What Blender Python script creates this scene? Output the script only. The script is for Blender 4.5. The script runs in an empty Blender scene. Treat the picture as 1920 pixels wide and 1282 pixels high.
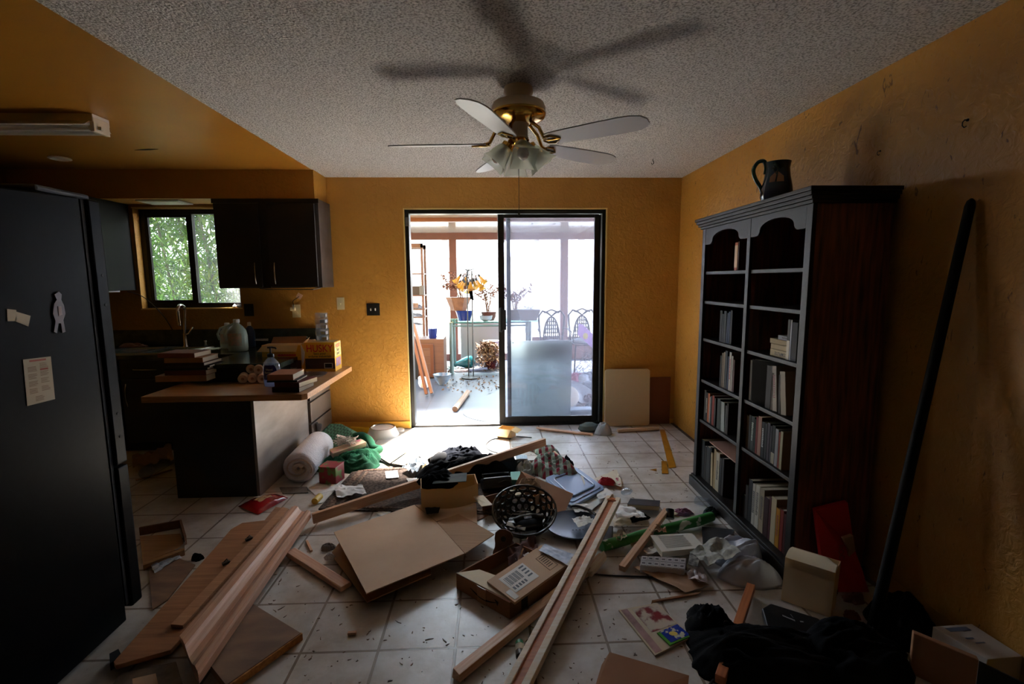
WORLD, SUN, EXPO = 10.0, 90.0, 1.0
import bpy, math, random
from math import sin, cos, pi, radians as Rd
from mathutils import Vector as V, Matrix, noise
C = bpy.context.scene.collection
random.seed(7)
# ---------------- camera (fitted to the room's own edges) ----------------
FPX, PITCH, YAW, ROLL, CH = 918.14, .1254, .0386, -.0068, 1.4692
_F = V((sin(YAW)*cos(PITCH), cos(YAW)*cos(PITCH), -sin(PITCH)))
_R = V((cos(YAW), -sin(YAW), 0)); _U = _R.cross(_F)
_R, _U = cos(ROLL)*_R + sin(ROLL)*_U, -sin(ROLL)*_R + cos(ROLL)*_U
CAM = V((0, 0, CH))
def ray(u, v): return _F + _R*((u-960)/FPX) - _U*((v-641)/FPX)
def P(u, v, z=0.0):
    d = ray(u, v); return CAM + d*((z-CH)/d.z)
def PY(u, v, y):
    d = ray(u, v); return CAM + d*(y/d.y)
def PX(u, v, x):
    d = ray(u, v); return CAM + d*(x/d.x)
cd = bpy.data.cameras.new('camera'); cam = bpy.data.objects.new('camera', cd); C.objects.link(cam)
cd.sensor_width = 36; cd.lens = FPX*36/1920; cd.clip_start = .02; cd.clip_end = 200
mm = Matrix(((_R.x, _U.x, -_F.x, 0), (_R.y, _U.y, -_F.y, 0), (_R.z, _U.z, -_F.z, CH), (0, 0, 0, 1)))
cam.matrix_world = mm
bpy.context.scene.camera = cam

# ---------------- materials ----------------
def lin(h):
    if isinstance(h, str):
        h = h.lstrip('#'); h = [int(h[i:i+2], 16)/255 for i in (0, 2, 4)]
    return tuple((c/12.92 if c <= .04045 else ((c+.055)/1.055)**2.4) for c in h) + (1,)
_mc = {}
ALB = 1.0
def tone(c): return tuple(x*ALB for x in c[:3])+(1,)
def mat(name, col, rough=.6, col2=None, ns=8, stretch=(1, 1, 1), bump=0, bscale=60, metal=0, trans=0, lo=.35, hi=.65,
        coord='Object', spec=.5, sub=None, coat=0, alpha=1, detail=4, bdist=.002):
    if name in _mc: return _mc[name]
    m = bpy.data.materials.new(name); m.use_nodes = True; nt = m.node_tree; b = nt.nodes['Principled BSDF']
    N = nt.nodes.new; L = nt.links.new
    b.inputs['Base Color'].default_value = tone(lin(col)); b.inputs['Roughness'].default_value = rough
    b.inputs['Metallic'].default_value = metal; b.inputs['Transmission Weight'].default_value = trans
    b.inputs['Specular IOR Level'].default_value = spec; b.inputs['Coat Weight'].default_value = coat
    b.inputs['Alpha'].default_value = alpha
    tc = N('ShaderNodeTexCoord'); mp = N('ShaderNodeMapping'); mp.inputs['Scale'].default_value = stretch
    L(tc.outputs[coord], mp.inputs['Vector'])
    if col2:
        n = N('ShaderNodeTexNoise'); n.inputs['Scale'].default_value = ns; n.inputs['Detail'].default_value = detail
        L(mp.outputs[0], n.inputs['Vector'])
        r = N('ShaderNodeValToRGB'); r.color_ramp.elements[0].position = lo; r.color_ramp.elements[1].position = hi
        r.color_ramp.elements[0].color = tone(lin(col)); r.color_ramp.elements[1].color = tone(lin(col2))
        L(n.outputs['Fac'], r.inputs['Fac']); L(r.outputs[0], b.inputs['Base Color'])
    if bump:
        n2 = N('ShaderNodeTexNoise'); n2.inputs['Scale'].default_value = bscale; n2.inputs['Detail'].default_value = 3
        L(mp.outputs[0], n2.inputs['Vector'])
        bp = N('ShaderNodeBump'); bp.inputs['Strength'].default_value = bump; bp.inputs['Distance'].default_value = bdist
        L(n2.outputs['Fac'], bp.inputs['Height']); L(bp.outputs[0], b.inputs['Normal'])
    _mc[name] = m; return m
def wood(name, c1, c2, rough=.5, s=1.0, coat=0):
    return mat(name, c1, rough, c2, 3*s, (1.2, 26, 26), bump=.15, bscale=4, lo=.3, hi=.7, coat=coat)
M = {}
M['cardboard'] = mat('cardboard', '#c9a787', .8, '#bd9b7b', 3, bump=.1, bscale=90)
M['cardboard_dark'] = mat('cardboard_dark', '#9c6e4c', .8, '#8c6040', 4)
M['tanbox'] = mat('tan_board', '#d8b680', .8, '#ccaa72', 3)
M['cream'] = mat('cream_card', '#eadabc', .8, '#e0cda8', 3)
M['pine'] = wood('pine_wood', '#dcb492', '#c08a62')
M['pine2'] = wood('light_pine_wood', '#f4e8d4', '#e2cba8')
M['redwood'] = wood('reddish_wood', '#bf7444', '#a05a34')
M['oldpaint'] = wood('pinkish_primed_wood', '#d6a98c', '#bf8d70', .45)
M['darkwood'] = wood('dark_stained_oak', '#2c1610', '#140a07', .38, 2)
M['darkframe'] = wood('dark_shelf_front_wood', '#3a2c26', '#241a16', .3, 2)
M['ply'] = mat('worn_plywood', '#8a6a50', .75, '#6d5240', 5, (1, 3, 1), bump=.2)
M['plyedge'] = mat('plywood_edge', '#c4873f', .7, '#9a6128', 12, (1, 6, 6))
M['butcher'] = wood('butcher_block', '#b98a5c', '#8f6137', .35)
M['blackcab'] = mat('black_brown_lacquer', '#1d1512', .38, '#140e0c', 6, bump=.1, bscale=30)
M['panel'] = mat('worn_dark_laminate', '#4a4340', .42, '#393230', 2.5, (1, 1, 3), bump=.15, bscale=40)
M['white'] = mat('white_matte', '#e8e6e2', .7)
M['whitegloss'] = mat('white_gloss', '#e4e2de', .3)
M['paper'] = mat('white_paper', '#e6e4e0', .85, '#dcd9d3', 4)
M['paper2'] = mat('yellowed_paper', '#d2c6ae', .85, '#c3b498', 4)
M['pages'] = mat('book_pages', '#cfc3ab', .9, '#b5a88c', 3, (1, 1, 200))
M['brass'] = mat('polished_brass', '#c79a45', .18, metal=1)
M['steel'] = mat('brushed_steel', '#b8b8b6', .25, metal=1)
M['chrome'] = mat('chrome', '#d0d0d0', .1, metal=1)
M['black'] = mat('black_plastic', '#101012', .4)
M['blackmatte'] = mat('black_matte', '#0d0d0e', .85)
M['cloth_black'] = mat('black_fabric', '#0a0a0c', .95, '#101013', 20, bump=.4, bscale=200, spec=.1)
M['cloth_navy'] = mat('dark_navy_fabric', '#10131c', .9, '#171a24', 14, bump=.4, bscale=160, spec=.15)
M['towel'] = mat('green_terry', '#0b5a3a', .95, '#07462c', 14, bump=.8, bscale=220, bdist=.004)
M['foam'] = mat('white_foam_batting', '#d9dade', .95, '#cccdd2', 14, bump=.8, bscale=90, bdist=.006)
M['plasticgrey'] = mat('translucent_grey_bag', '#b9bcc4', .45, '#a5a8b2', 5, trans=.15, bump=.3, bscale=20)
M['red'] = mat('red_card', '#a01820', .45)
M['glass'] = None
def glassmat(name, tint='#ffffff', dirt=.06, gl=.06, dirtcol='#c8ccd0', rough=.02):
    m = bpy.data.materials.new(name); m.use_nodes = True; nt = m.node_tree; nt.nodes.clear(); N = nt.nodes.new; L = nt.links.new
    o = N('ShaderNodeOutputMaterial'); t = N('ShaderNodeBsdfTransparent'); t.inputs[0].default_value = lin(tint)
    g = N('ShaderNodeBsdfGlossy'); g.inputs['Roughness'].default_value = rough
    d = N('ShaderNodeBsdfTranslucent'); d.inputs[0].default_value = lin(dirtcol)
    m1 = N('ShaderNodeMixShader'); m1.inputs[0].default_value = gl; m2 = N('ShaderNodeMixShader'); m2.inputs[0].default_value = dirt
    L(t.outputs[0], m1.inputs[1]); L(g.outputs[0], m1.inputs[2]); L(m1.outputs[0], m2.inputs[1]); L(d.outputs[0], m2.inputs[2])
    L(m2.outputs[0], o.inputs[0]); return m
M['glass'] = glassmat('window_glass')
M['dirtyglass'] = glassmat('dusty_door_glass', '#e4e6f0', .07, .05, '#c8c8d8')
M['clear'] = glassmat('clear_plastic', '#e8ecf0', .12, .16, rough=.1)
M['bluelid'] = mat('blue_plastic', '#9fb4d8', .3, '#8fa6cc', 3, trans=.2)

def tilemat():
    m = bpy.data.materials.new('floor_tile'); m.use_nodes = True; nt = m.node_tree; b = nt.nodes['Principled BSDF']; N = nt.nodes.new; L = nt.links.new
    tc = N('ShaderNodeTexCoord'); mp = N('ShaderNodeMapping'); mp.inputs['Location'].default_value = (.4752+.3085*20, -1.8131+.3085*30, 0)
    L(tc.outputs['Object'], mp.inputs[0])
    br = N('ShaderNodeTexBrick'); br.offset = 0; br.squash = 1
    br.inputs['Scale'].default_value = 1; br.inputs['Brick Width'].default_value = .3085; br.inputs['Row Height'].default_value = .3085
    br.inputs['Mortar Size'].default_value = .0062; br.inputs['Mortar Smooth'].default_value = .2; br.inputs['Bias'].default_value = 0
    br.inputs['Color1'].default_value = lin('#d2cec9'); br.inputs['Color2'].default_value = lin('#cac5be'); br.inputs['Mortar'].default_value = lin('#80705e')
    L(mp.outputs[0], br.inputs['Vector'])
    n = N('ShaderNodeTexNoise'); n.inputs['Scale'].default_value = 5; n.inputs['Detail'].default_value = 8; n.inputs['Roughness'].default_value = .65
    L(tc.outputs['Object'], n.inputs['Vector'])
    r = N('ShaderNodeValToRGB'); r.color_ramp.elements[0].position = .33; r.color_ramp.elements[1].position = .62
    r.color_ramp.elements[0].color = lin('#bfb09c'); r.color_ramp.elements[1].color = (1, 1, 1, 1)
    L(n.outputs['Fac'], r.inputs[0])
    mx = N('ShaderNodeMixRGB'); mx.blend_type = 'MULTIPLY'; mx.inputs[0].default_value = .75
    L(br.outputs['Color'], mx.inputs[1]); L(r.outputs[0], mx.inputs[2])
    # dirt specks
    n3 = N('ShaderNodeTexNoise'); n3.inputs['Scale'].default_value = 55; n3.inputs['Detail'].default_value = 4; L(tc.outputs['Object'], n3.inputs['Vector'])
    r3 = N('ShaderNodeValToRGB'); r3.color_ramp.elements[0].position = .70; r3.color_ramp.elements[1].position = .74
    L(n3.outputs['Fac'], r3.inputs[0])
    mx2 = N('ShaderNodeMixRGB'); mx2.inputs[2].default_value = lin('#3a3028'); L(r3.outputs[0], mx2.inputs[0]); L(mx.outputs[0], mx2.inputs[1])
    L(mx2.outputs[0], b.inputs['Base Color'])
    n2 = N('ShaderNodeTexNoise'); n2.inputs['Scale'].default_value = 22; n2.inputs['Detail'].default_value = 6; L(tc.outputs['Object'], n2.inputs['Vector'])
    ad = N('ShaderNodeMath'); ad.operation = 'MULTIPLY_ADD'; ad.inputs[1].default_value = -2.2; L(br.outputs['Fac'], ad.inputs[0]); L(n2.outputs['Fac'], ad.inputs[2])
    bp = N('ShaderNodeBump'); bp.inputs['Strength'].default_value = .35; bp.inputs['Distance'].default_value = .003
    L(ad.outputs[0], bp.inputs['Height']); L(bp.outputs[0], b.inputs['Normal'])
    rr = N('ShaderNodeMapRange'); rr.inputs[3].default_value = .3; rr.inputs[4].default_value = .46; b.inputs['Specular IOR Level'].default_value = 1.0; L(n.outputs['Fac'], rr.inputs[0]); L(rr.outputs[0], b.inputs['Roughness'])
    return m
M['tile'] = tilemat()
def wallmat(nm='ochre_plaster', scuff=0):
    m = bpy.data.materials.new(nm); m.use_nodes = True; nt = m.node_tree; b = nt.nodes['Principled BSDF']; N = nt.nodes.new; L = nt.links.new
    tc = N('ShaderNodeTexCoord')
    n = N('ShaderNodeTexNoise'); n.inputs['Scale'].default_value = 3; n.inputs['Detail'].default_value = 5; L(tc.outputs['Object'], n.inputs['Vector'])
    r = N('ShaderNodeValToRGB'); r.color_ramp.elements[0].position = .3; r.color_ramp.elements[1].position = .7
    r.color_ramp.elements[0].color = lin('#a27024'); r.color_ramp.elements[1].color = lin('#ae7d30'); L(n.outputs['Fac'], r.inputs[0])
    # thin scuffs
    mp = N('ShaderNodeMapping'); mp.inputs['Scale'].default_value = (14, 14, 5); L(tc.outputs['Object'], mp.inputs[0])
    s = N('ShaderNodeTexNoise'); s.inputs['Scale'].default_value = 2.2; s.inputs['Detail'].default_value = 5; s.inputs['Distortion'].default_value = 1.5; L(mp.outputs[0], s.inputs['Vector'])
    rs = N('ShaderNodeValToRGB'); rs.color_ramp.elements[0].position = .66 if scuff else .9; rs.color_ramp.elements[1].position = .70 if scuff else .99; L(s.outputs['Fac'], rs.inputs[0])
    mx = N('ShaderNodeMixRGB'); mx.inputs[2].default_value = lin('#6a4614'); L(rs.outputs[0], mx.inputs[0]); L(r.outputs[0], mx.inputs[1]); L(mx.outputs[0], b.inputs['Base Color'])
    n2 = N('ShaderNodeTexNoise'); n2.inputs['Scale'].default_value = 26; n2.inputs['Detail'].default_value = 4; n2.inputs['Distortion'].default_value = .8; L(tc.outputs['Object'], n2.inputs['Vector'])
    bp = N('ShaderNodeBump'); bp.inputs['Strength'].default_value = .85; bp.inputs['Distance'].default_value = .009
    L(n2.outputs['Fac'], bp.inputs['Height']); L(bp.outputs[0], b.inputs['Normal']); b.inputs['Roughness'].default_value = .5
    return m
M['wall'] = wallmat(); M['wall_scuffed'] = wallmat('scuffed_ochre_plaster', 1)
def popmat():
    m = bpy.data.materials.new('popcorn_ceiling'); m.use_nodes = True; nt = m.node_tree; b = nt.nodes['Principled BSDF']; N = nt.nodes.new; L = nt.links.new
    tc = N('ShaderNodeTexCoord'); n = N('ShaderNodeTexNoise'); n.inputs['Scale'].default_value = 105; n.inputs['Detail'].default_value = 3; L(tc.outputs['Object'], n.inputs['Vector'])
    r = N('ShaderNodeValToRGB'); r.color_ramp.elements[0].position = .36; r.color_ramp.elements[1].position = .56
    r.color_ramp.elements[0].color = lin('#85827f'); r.color_ramp.elements[1].color = lin('#cfcdcb'); L(n.outputs['Fac'], r.inputs[0]); L(r.outputs[0], b.inputs['Base Color'])
    bp = N('ShaderNodeBump'); bp.inputs['Strength'].default_value = 1; bp.inputs['Distance'].default_value = .01; L(n.outputs['Fac'], bp.inputs['Height']); L(bp.outputs[0], b.inputs['Normal'])
    b.inputs['Roughness'].default_value = .9; return m
M['popcorn'] = popmat()
M['kceil'] = mat('orange_ceiling_paint', '#96651c', .42, '#8e5e18', 2, bump=.1, bscale=50)

# ---------------- mesh building ----------------
class MB:
    def __init__(s): s.v = []; s.f = []; s.mi = []; s.m = 0
    def add(s, vs, fs):
        o = len(s.v); s.v += [V(a) for a in vs]; s.f += [tuple(i+o for i in f) for f in fs]; s.mi += [s.m]*len(fs); return s
    def box(s, x0, y0, z0, x1, y1, z1):
        vs = [(x, y, z) for z in (z0, z1) for y in (y0, y1) for x in (x0, x1)]
        return s.add(vs, [(0, 2, 3, 1), (4, 5, 7, 6), (0, 1, 5, 4), (2, 6, 7, 3), (0, 4, 6, 2), (1, 3, 7, 5)])
    def cbox(s, c, d, R=None):
        o = len(s.v); s.box(-d[0]/2, -d[1]/2, -d[2]/2, d[0]/2, d[1]/2, d[2]/2)
        for i in range(o, len(s.v)): s.v[i] = (R @ s.v[i] if R else s.v[i]) + V(c)
        return s
    def prism(s, pts, off):
        n = len(pts); pts = [V(p) for p in pts]; off = V(off)
        return s.add(pts+[p+off for p in pts], [tuple(range(n))[::-1], tuple(range(n, 2*n))]+[(i, (i+1) % n, (i+1) % n+n, i+n) for i in range(n)])
    def beam(s, a, b, w, h, up=(0, 0, 1)):
        a, b = V(a), V(b); d = (b-a).normalized(); r = d.cross(V(up))
        if r.length < 1e-4: r = d.cross(V((1, 0, 0)))
        r.normalize(); u = r.cross(d)
        q = [r*w/2*i+u*h/2*j for i, j in ((-1, -1), (1, -1), (1, 1), (-1, 1))]
        return s.add([a+k for k in q]+[b+k for k in q], [(3, 2, 1, 0), (4, 5, 6, 7)]+[(i, (i+1) % 4, (i+1) % 4+4, i+4) for i in range(4)])
    def tube(s, pts, r, n=8, closed=False):
        pts = [V(p) for p in pts]; k = len(pts); rs = r if isinstance(r, (list, tuple)) else [r]*k; vs = []; pu = None
        for i, p in enumerate(pts):
            t = (pts[(i+1) % k if closed else min(i+1, k-1)]-pts[(i-1) % k if closed else max(i-1, 0)])
            t = t.normalized() if t.length > 1e-9 else V((0, 0, 1))
            if pu is None: pu = t.cross(V((.3, .2, 1)) if abs(t.z) < .9 else V((1, .1, 0))).normalized()
            u = (pu - t*pu.dot(t)); u = u.normalized() if u.length > 1e-6 else t.orthogonal().normalized(); pu = u; w = t.cross(u)
            vs += [p+(u*cos(a)+w*sin(a))*rs[i] for a in (2*pi*j/n for j in range(n))]
        fs = [(i*n+j, i*n+(j+1) % n, (i+1) % k*n+(j+1) % n, (i+1) % k*n+j) for i in range(k if closed else k-1) for j in range(n)]
        if not closed: fs += [tuple(range(n))[::-1], tuple((k-1)*n+j for j in range(n))]
        return s.add(vs, fs)
    def lathe(s, prof, n=24, X=None, sx=1, sy=1, cap=True):
        X = X or Matrix(); k = len(prof)
        vs = [X @ V((r*cos(2*pi*j/n)*sx, r*sin(2*pi*j/n)*sy, z)) for r, z in prof for j in range(n)]
        fs = [(i*n+j, i*n+(j+1) % n, (i+1)*n+(j+1) % n, (i+1)*n+j) for i in range(k-1) for j in range(n)]
        if cap: fs += [tuple(range(n))[::-1], tuple((k-1)*n+j for j in range(n))]
        return s.add(vs, fs)
    def grid(s, fn, nu, nv, thick=0):
        vs = [fn(i/nu, j/nv) for j in range(nv+1) for i in range(nu+1)]; w = nu+1
        fs = [(j*w+i, j*w+i+1, (j+1)*w+i+1, (j+1)*w+i) for j in range(nv) for i in range(nu)]
        if thick:
            n = len(vs); vs = [V(a) for a in vs]; vs += [a-V((0, 0, thick)) for a in vs]
            fs += [tuple(k+n for k in f[::-1]) for f in fs]
            ed = [j*w for j in range(nv+1)]+[nv*w+i for i in range(1, nu+1)]+[j*w+nu for j in range(nv-1, -1, -1)]+[i for i in range(nu-1, 0, -1)]
            fs += [(ed[k], ed[(k+1) % len(ed)], ed[(k+1) % len(ed)]+n, ed[k]+n) for k in range(len(ed))]
        return s.add(vs, fs)
    def build(s, name, mt, parent=None, world=True, loc=None, Mx=None, smooth=False, bevel=0, recalc=True):
        me = bpy.data.meshes.new(name); vs = s.v
        o = bpy.data.objects.new(name, me); C.objects.link(o)
        if Mx is not None: o.matrix_world = Mx
        elif world:
            off = V((0, 0, 0)); q = parent
            while q: off += q.location; q = q.parent
            if parent is None:
                lo = [min(a[i] for a in vs) for i in range(3)]; hi = [max(a[i] for a in vs) for i in range(3)]
                off = V(((lo[0]+hi[0])/2, (lo[1]+hi[1])/2, lo[2])); o.location = off
            vs = [a-off for a in vs]
        elif loc is not None: o.location = loc
        me.from_pydata([tuple(a) for a in vs], [], s.f)
        ms = mt if isinstance(mt, (list, tuple)) else [mt]
        for k in ms: me.materials.append(M[k] if isinstance(k, str) else k)
        for i, p in enumerate(me.polygons):
            p.material_index = min(s.mi[i], len(ms)-1); p.use_smooth = bool(smooth)
        if recalc:
            import bmesh
            bm = bmesh.new(); bm.from_mesh(me); bmesh.ops.recalc_face_normals(bm, faces=bm.faces); bm.to_mesh(me); bm.free()
        if smooth and smooth != 2:
            try: me.set_sharp_from_angle(angle=Rd(40))
            except Exception: pass
        if bevel:
            md = o.modifiers.new('bevel', 'BEVEL'); md.width = bevel; md.segments = 2; md.limit_method = 'ANGLE'
        if parent: o.parent = parent
        return o
def tag(o, label=None, cat=None, group=None, kind=None):
    if label: o['label'] = label
    if cat: o['category'] = cat
    if group: o['group'] = group
    if kind: o['kind'] = kind
    return o
def thing(name, label, cat, loc=(0, 0, 0), rotz=0, group=None, Mx=None):
    o = bpy.data.objects.new(name, None); C.objects.link(o); o.empty_display_size = .1
    if Mx is not None: o.matrix_world = Mx
    else: o.location = loc; o.rotation_euler = (0, 0, rotz)
    return tag(o, label, cat, group)
def struct(o): o['kind'] = 'structure'; return o
def frame(o, x, y=None, z=None):
    """matrix with origin o, local x along x, local z close to z"""
    x = V(x).normalized(); z = V(z or (0, 0, 1)); z = (z-x*z.dot(x)).normalized(); y = z.cross(x)
    return Matrix(((x.x, y.x, z.x, o[0]), (x.y, y.y, z.y, o[1]), (x.z, y.z, z.z, o[2]), (0, 0, 0, 1)))
def TR(x, y, z, rz=0, rx=0, ry=0): return Matrix.Translation((x, y, z)) @ Matrix.Rotation(rz, 4, 'Z') @ Matrix.Rotation(ry, 4, 'Y') @ Matrix.Rotation(rx, 4, 'X')
_font = None
def text(body, size, Mx, mt, parent, name='lettering', ext=.0003, align='CENTER', sx=1, bold=.008):
    cu = bpy.data.curves.new(name, 'FONT'); cu.body = body; cu.size = size; cu.extrude = ext; cu.align_x = align; cu.align_y = 'CENTER'; cu.offset = bold*size
    cu.materials.append(M[mt] if isinstance(mt, str) else mt)
    tmp = bpy.data.objects.new(name+'_tmp', cu); C.objects.link(tmp); bpy.context.view_layer.update()
    me = bpy.data.meshes.new_from_object(tmp.evaluated_get(bpy.context.evaluated_depsgraph_get())); bpy.data.objects.remove(tmp); me.name = name
    o = bpy.data.objects.new(name, me); C.objects.link(o); o.parent = parent
    o.matrix_local = Mx @ Matrix.Diagonal((sx, 1, 1, 1)); return o
def beamobj(name, label, cat, a, b, w, h, mt, up=(0, 0, 1), group=None, prof=None, bevel=.002, jag=0, parent=None, seed=0):
    """one board whose local x runs along it; prof is its cross-section in (y, z)"""
    a, b = V(a), V(b); L = (b-a).length; rnd = random.Random(seed)
    prof = prof or [(-w/2, -h/2), (w/2, -h/2), (w/2, h/2), (-w/2, h/2)]
    m = MB(); n = len(prof); vs = []
    for k, x in enumerate((-L/2, L/2)):
        for p in prof: vs.append(V((x + (rnd.uniform(-jag, jag) if jag else 0), p[0], p[1])))
    m.add(vs, [tuple(range(n))[::-1], tuple(range(n, 2*n))]+[(i, (i+1) % n, (i+1) % n+n, i+n) for i in range(n)])
    o = m.build(name, mt, Mx=frame((a+b)/2, b-a, z=up), bevel=bevel)
    if parent is None: tag(o, label, cat, group)
    else: o.parent = parent
    return o
def slab(name, label, cat, pts, th, mt, group=None, parent=None, bevel=0):
    """flat board or card: polygon given by its upper corners"""
    m = MB(); m.prism(pts, (0, 0, -th)); o = m.build(name, mt, parent=parent, bevel=bevel)
    return tag(o, label, cat, group) if parent is None else o
def sheet(name, label, cat, c, mt, amp=.006, th=.0006, n=14, seed=0, group=None, fr=5, curl=0, parent=None):
    """thin sheet over four corner points, slightly wavy"""
    c = [V(a) for a in c]; sd = V((seed*3.1, seed*1.7, seed))
    def fn(u, v):
        p = (c[0]*(1-u)+c[1]*u)*(1-v)+(c[3]*(1-u)+c[2]*u)*v
        w = noise.noise(V((u*fr, v*fr, 0))+sd)+.5*noise.noise(V((u*fr*2.3, v*fr*2.3, 3))+sd)
        return p+V((0, 0, amp*(w+.8)+curl*(abs(u-.5)*2)**3))
    m = MB(); m.grid(fn, n, n, th); o = m.build(name, mt, smooth=True, parent=parent)
    return tag(o, label, cat, group) if parent is None else o
def heap(name, label, cat, cx, cy, a, b, h, mt, rot=0, seed=0, z0=0.0, fold=.5, fr=3.2, stretch=2.0, n=40, group=None, edge=.18, parent=None, smooth=2):
    """crumpled cloth or bag lying in a heap, with folds running along its length"""
    sd = V((seed*5.3+1, seed*2.9, seed*1.1)); cr, sr = cos(rot), sin(rot); m = MB(); k = 56; vs = []; N = n//2
    def height(r, x, y):
        q = V((x/a*fr/stretch, y/b*fr, 0))+sd; w = V((noise.noise(q*1.3), noise.noise(q*1.3+V((9, 9, 9))), 0))
        rg = 1-math.sqrt(noise.noise(q+w*.6)**2+.012)*1.9; rg2 = 1-math.sqrt(noise.noise(q*2.1+w*.5)**2+.03)*1.9; bas = noise.noise(q*.5+V((4, 1, 0)))
        return h*max(0.02, (1-r**3))*((1-fold)*(.75+.5*bas)+fold*(.7*rg+.3*rg2))
    for i in range(N+1):
        r = i/N
        for j in range(k):
            t = 2*pi*j/k; e = 1+edge*noise.noise(V((cos(t)*1.6, sin(t)*1.6, 7))+sd)*2+edge*.5*noise.noise(V((cos(t)*4, sin(t)*4, 2))+sd)
            rr = r**.8*e; x, y = a*rr*cos(t), b*rr*sin(t)
            z = max(.003, height(r, x, y)) if i < N else 0
            vs.append(V((cx+x*cr-y*sr, cy+x*sr+y*cr, z0+z)))
    fs = [(i*k+j, i*k+(j+1) % k, (i+1)*k+(j+1) % k, (i+1)*k+j) for i in range(N) for j in range(k)]
    fs.append(tuple(N*k+j for j in range(k)))
    m.add(vs, fs); o = m.build(name, mt, smooth=smooth, parent=parent)
    return tag(o, label, cat, group) if parent is None else o
def curvobj(name, label, cat, pts, r, mt, n=6, parent=None, sub=8, group=None):
    pts = [V(p) for p in pts]; out = []
    for i in range(len(pts)-1):
        p0, p1, p2, p3 = pts[max(i-1, 0)], pts[i], pts[i+1], pts[min(i+2, len(pts)-1)]
        for s in range(sub):
            t = s/sub; out.append(.5*((2*p1)+(p2-p0)*t+(2*p0-5*p1+4*p2-p3)*t*t+(3*p1-p0-3*p2+p3)*t**3))
    out.append(pts[-1]); m = MB(); m.tube(out, r, n); o = m.build(name, mt, smooth=True, parent=parent)
    return tag(o, label, cat, group) if parent is None else o
# ================= THE ROOM =================
XR, YB, H = 1.84, 4.823, 2.44
XK = -1.569          # where the textured ceiling meets the kitchen ceiling
XL, YF = -4.15, -3.2
WT = .14
DX0, DX1, DZ = -.833, 1.107, 2.144     # sliding door opening
WX0, WX1, WZ0, WZ1 = -3.35, -2.42, 1.225, 2.16  # kitchen window opening
m = MB(); m.box(XL-.1, YF-.1, -.12, XR+.1, YB+.005, 0); struct(m.build('floor', 'tile', world=False))
m = MB(); m.box(XK, YF, H, XR+WT, YB+WT, H+.12); struct(m.build('ceiling', 'popcorn', world=False))
m = MB(); m.box(XL-WT, YF, H, XK, YB+WT, H+.12); struct(m.build('ceiling_kitchen', 'kceil', world=False))
m = MB()
m.box(XL-WT, YB, 0, WX0, YB+WT, H); m.box(WX0, YB, 0, WX1, YB+WT, WZ0); m.box(WX0, YB, WZ1, WX1, YB+WT, H)
m.box(WX1, YB, 0, DX0, YB+WT, H); m.box(DX0, YB, DZ, DX1, YB+WT, H); m.box(DX1, YB, 0, XR+WT, YB+WT, H)
struct(m.build('wall_back', 'wall', world=False))
m = MB(); m.box(XR, YF, 0, XR+WT, YB+WT, H); struct(m.build('wall_right', 'wall_scuffed', world=False))
m = MB(); m.box(XL-WT, YF, 0, XL, YB+WT, H); struct(m.build('wall_left', 'wall', world=False))
m = MB(); m.box(XL-WT, YF-WT, 0, XR+WT, YF, H); struct(m.build('wall_front', 'wall', world=False))
# soffit over the kitchen cabinets: front face flush with cabinets
m = MB(); m.box(XL, 4.5, 2.195, XK+.012, YB, H); struct(m.build('wall_soffit', 'wall', world=False))
# baseboards
bbm = mat('ochre_baseboard', '#c9952f', .5)
m = MB(); m.box(-1.59, YB-.014, 0, DX0-.01, YB, .075); struct(m.build('baseboard_back', bbm, world=False, bevel=.003))
m = MB(); m.box(DX1+.01, YB-.012, 0, XR, YB, .05); struct(m.build('baseboard_corner', bbm, world=False, bevel=.003))
dirt = mat('exposed_floor_edge', '#5d4a36', .9, '#3d2f22', 20)
m = MB(); m.box(XR-.03, 1.0, 0, XR, YB-.012, .006); struct(m.build('trim_1', dirt, world=False))
m = MB(); m.box(XR-.006, 1.0, .006, XR, YB-.012, .09); struct(m.build('baseboard_right', 'wall', world=False, bevel=.002))
# pale bead round the door and window openings
bead = mat('pale_corner_bead', '#e9cd86', .5)
m = MB()
for x in (DX0-.012, DX1): m.box(x, YB-.003, 0, x+.012, YB+.03, DZ+.012)
m.box(DX0, YB-.003, DZ, DX1, YB+.03, DZ+.012); struct(m.build('trim_2', bead, world=False))
m = MB(); m.box(WX0-.01, YB-.003, WZ0-.012, WX1+.01, YB+.02, WZ0); m.box(WX0-.01, YB-.003, WZ1, WX1+.01, YB+.02, WZ1+.01)
struct(m.build('trim_3', bead, world=False))

# ---- sliding door ----
frm = mat('dark_bronze_aluminium', '#17130f', .35, metal=.3)
d = thing('door_1', None, None, (0, 4.88, 0)); struct(d)
YD = 4.88
m = MB(); m.box(DX0, YD-.03, 0, DX0+.035, YD+.075, DZ); m.box(DX1-.03, YD-.03, 0, DX1, YD+.075, DZ); m.box(DX0+.035, YD-.03, DZ-.035, DX1-.03, YD+.075, DZ)
m.box(DX0+.035, YD-.03, 0, DX1-.03, YD+.075, .018)
m.build('frame', frm, d, bevel=.002)
sl = MB(); x0, x1 = .055, 1.05
sl.box(x0, YD-.018, .02, x0+.062, YD+.014, DZ-.04); sl.box(x1-.045, YD-.018, .02, x1, YD+.014, DZ-.04)
sl.box(x0+.062, YD-.018, DZ-.075, x1-.045, YD+.014, DZ-.04); sl.box(x0+.062, YD-.018, .02, x1-.045, YD+.014, .085)
slid = sl.build('sliding_panel', frm, d, bevel=.003)
m = MB(); m.box(x0+.06, YD-.004, .08, x1-.04, YD+.001, DZ-.07); m.build('glass', 'dirtyglass', slid)
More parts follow.
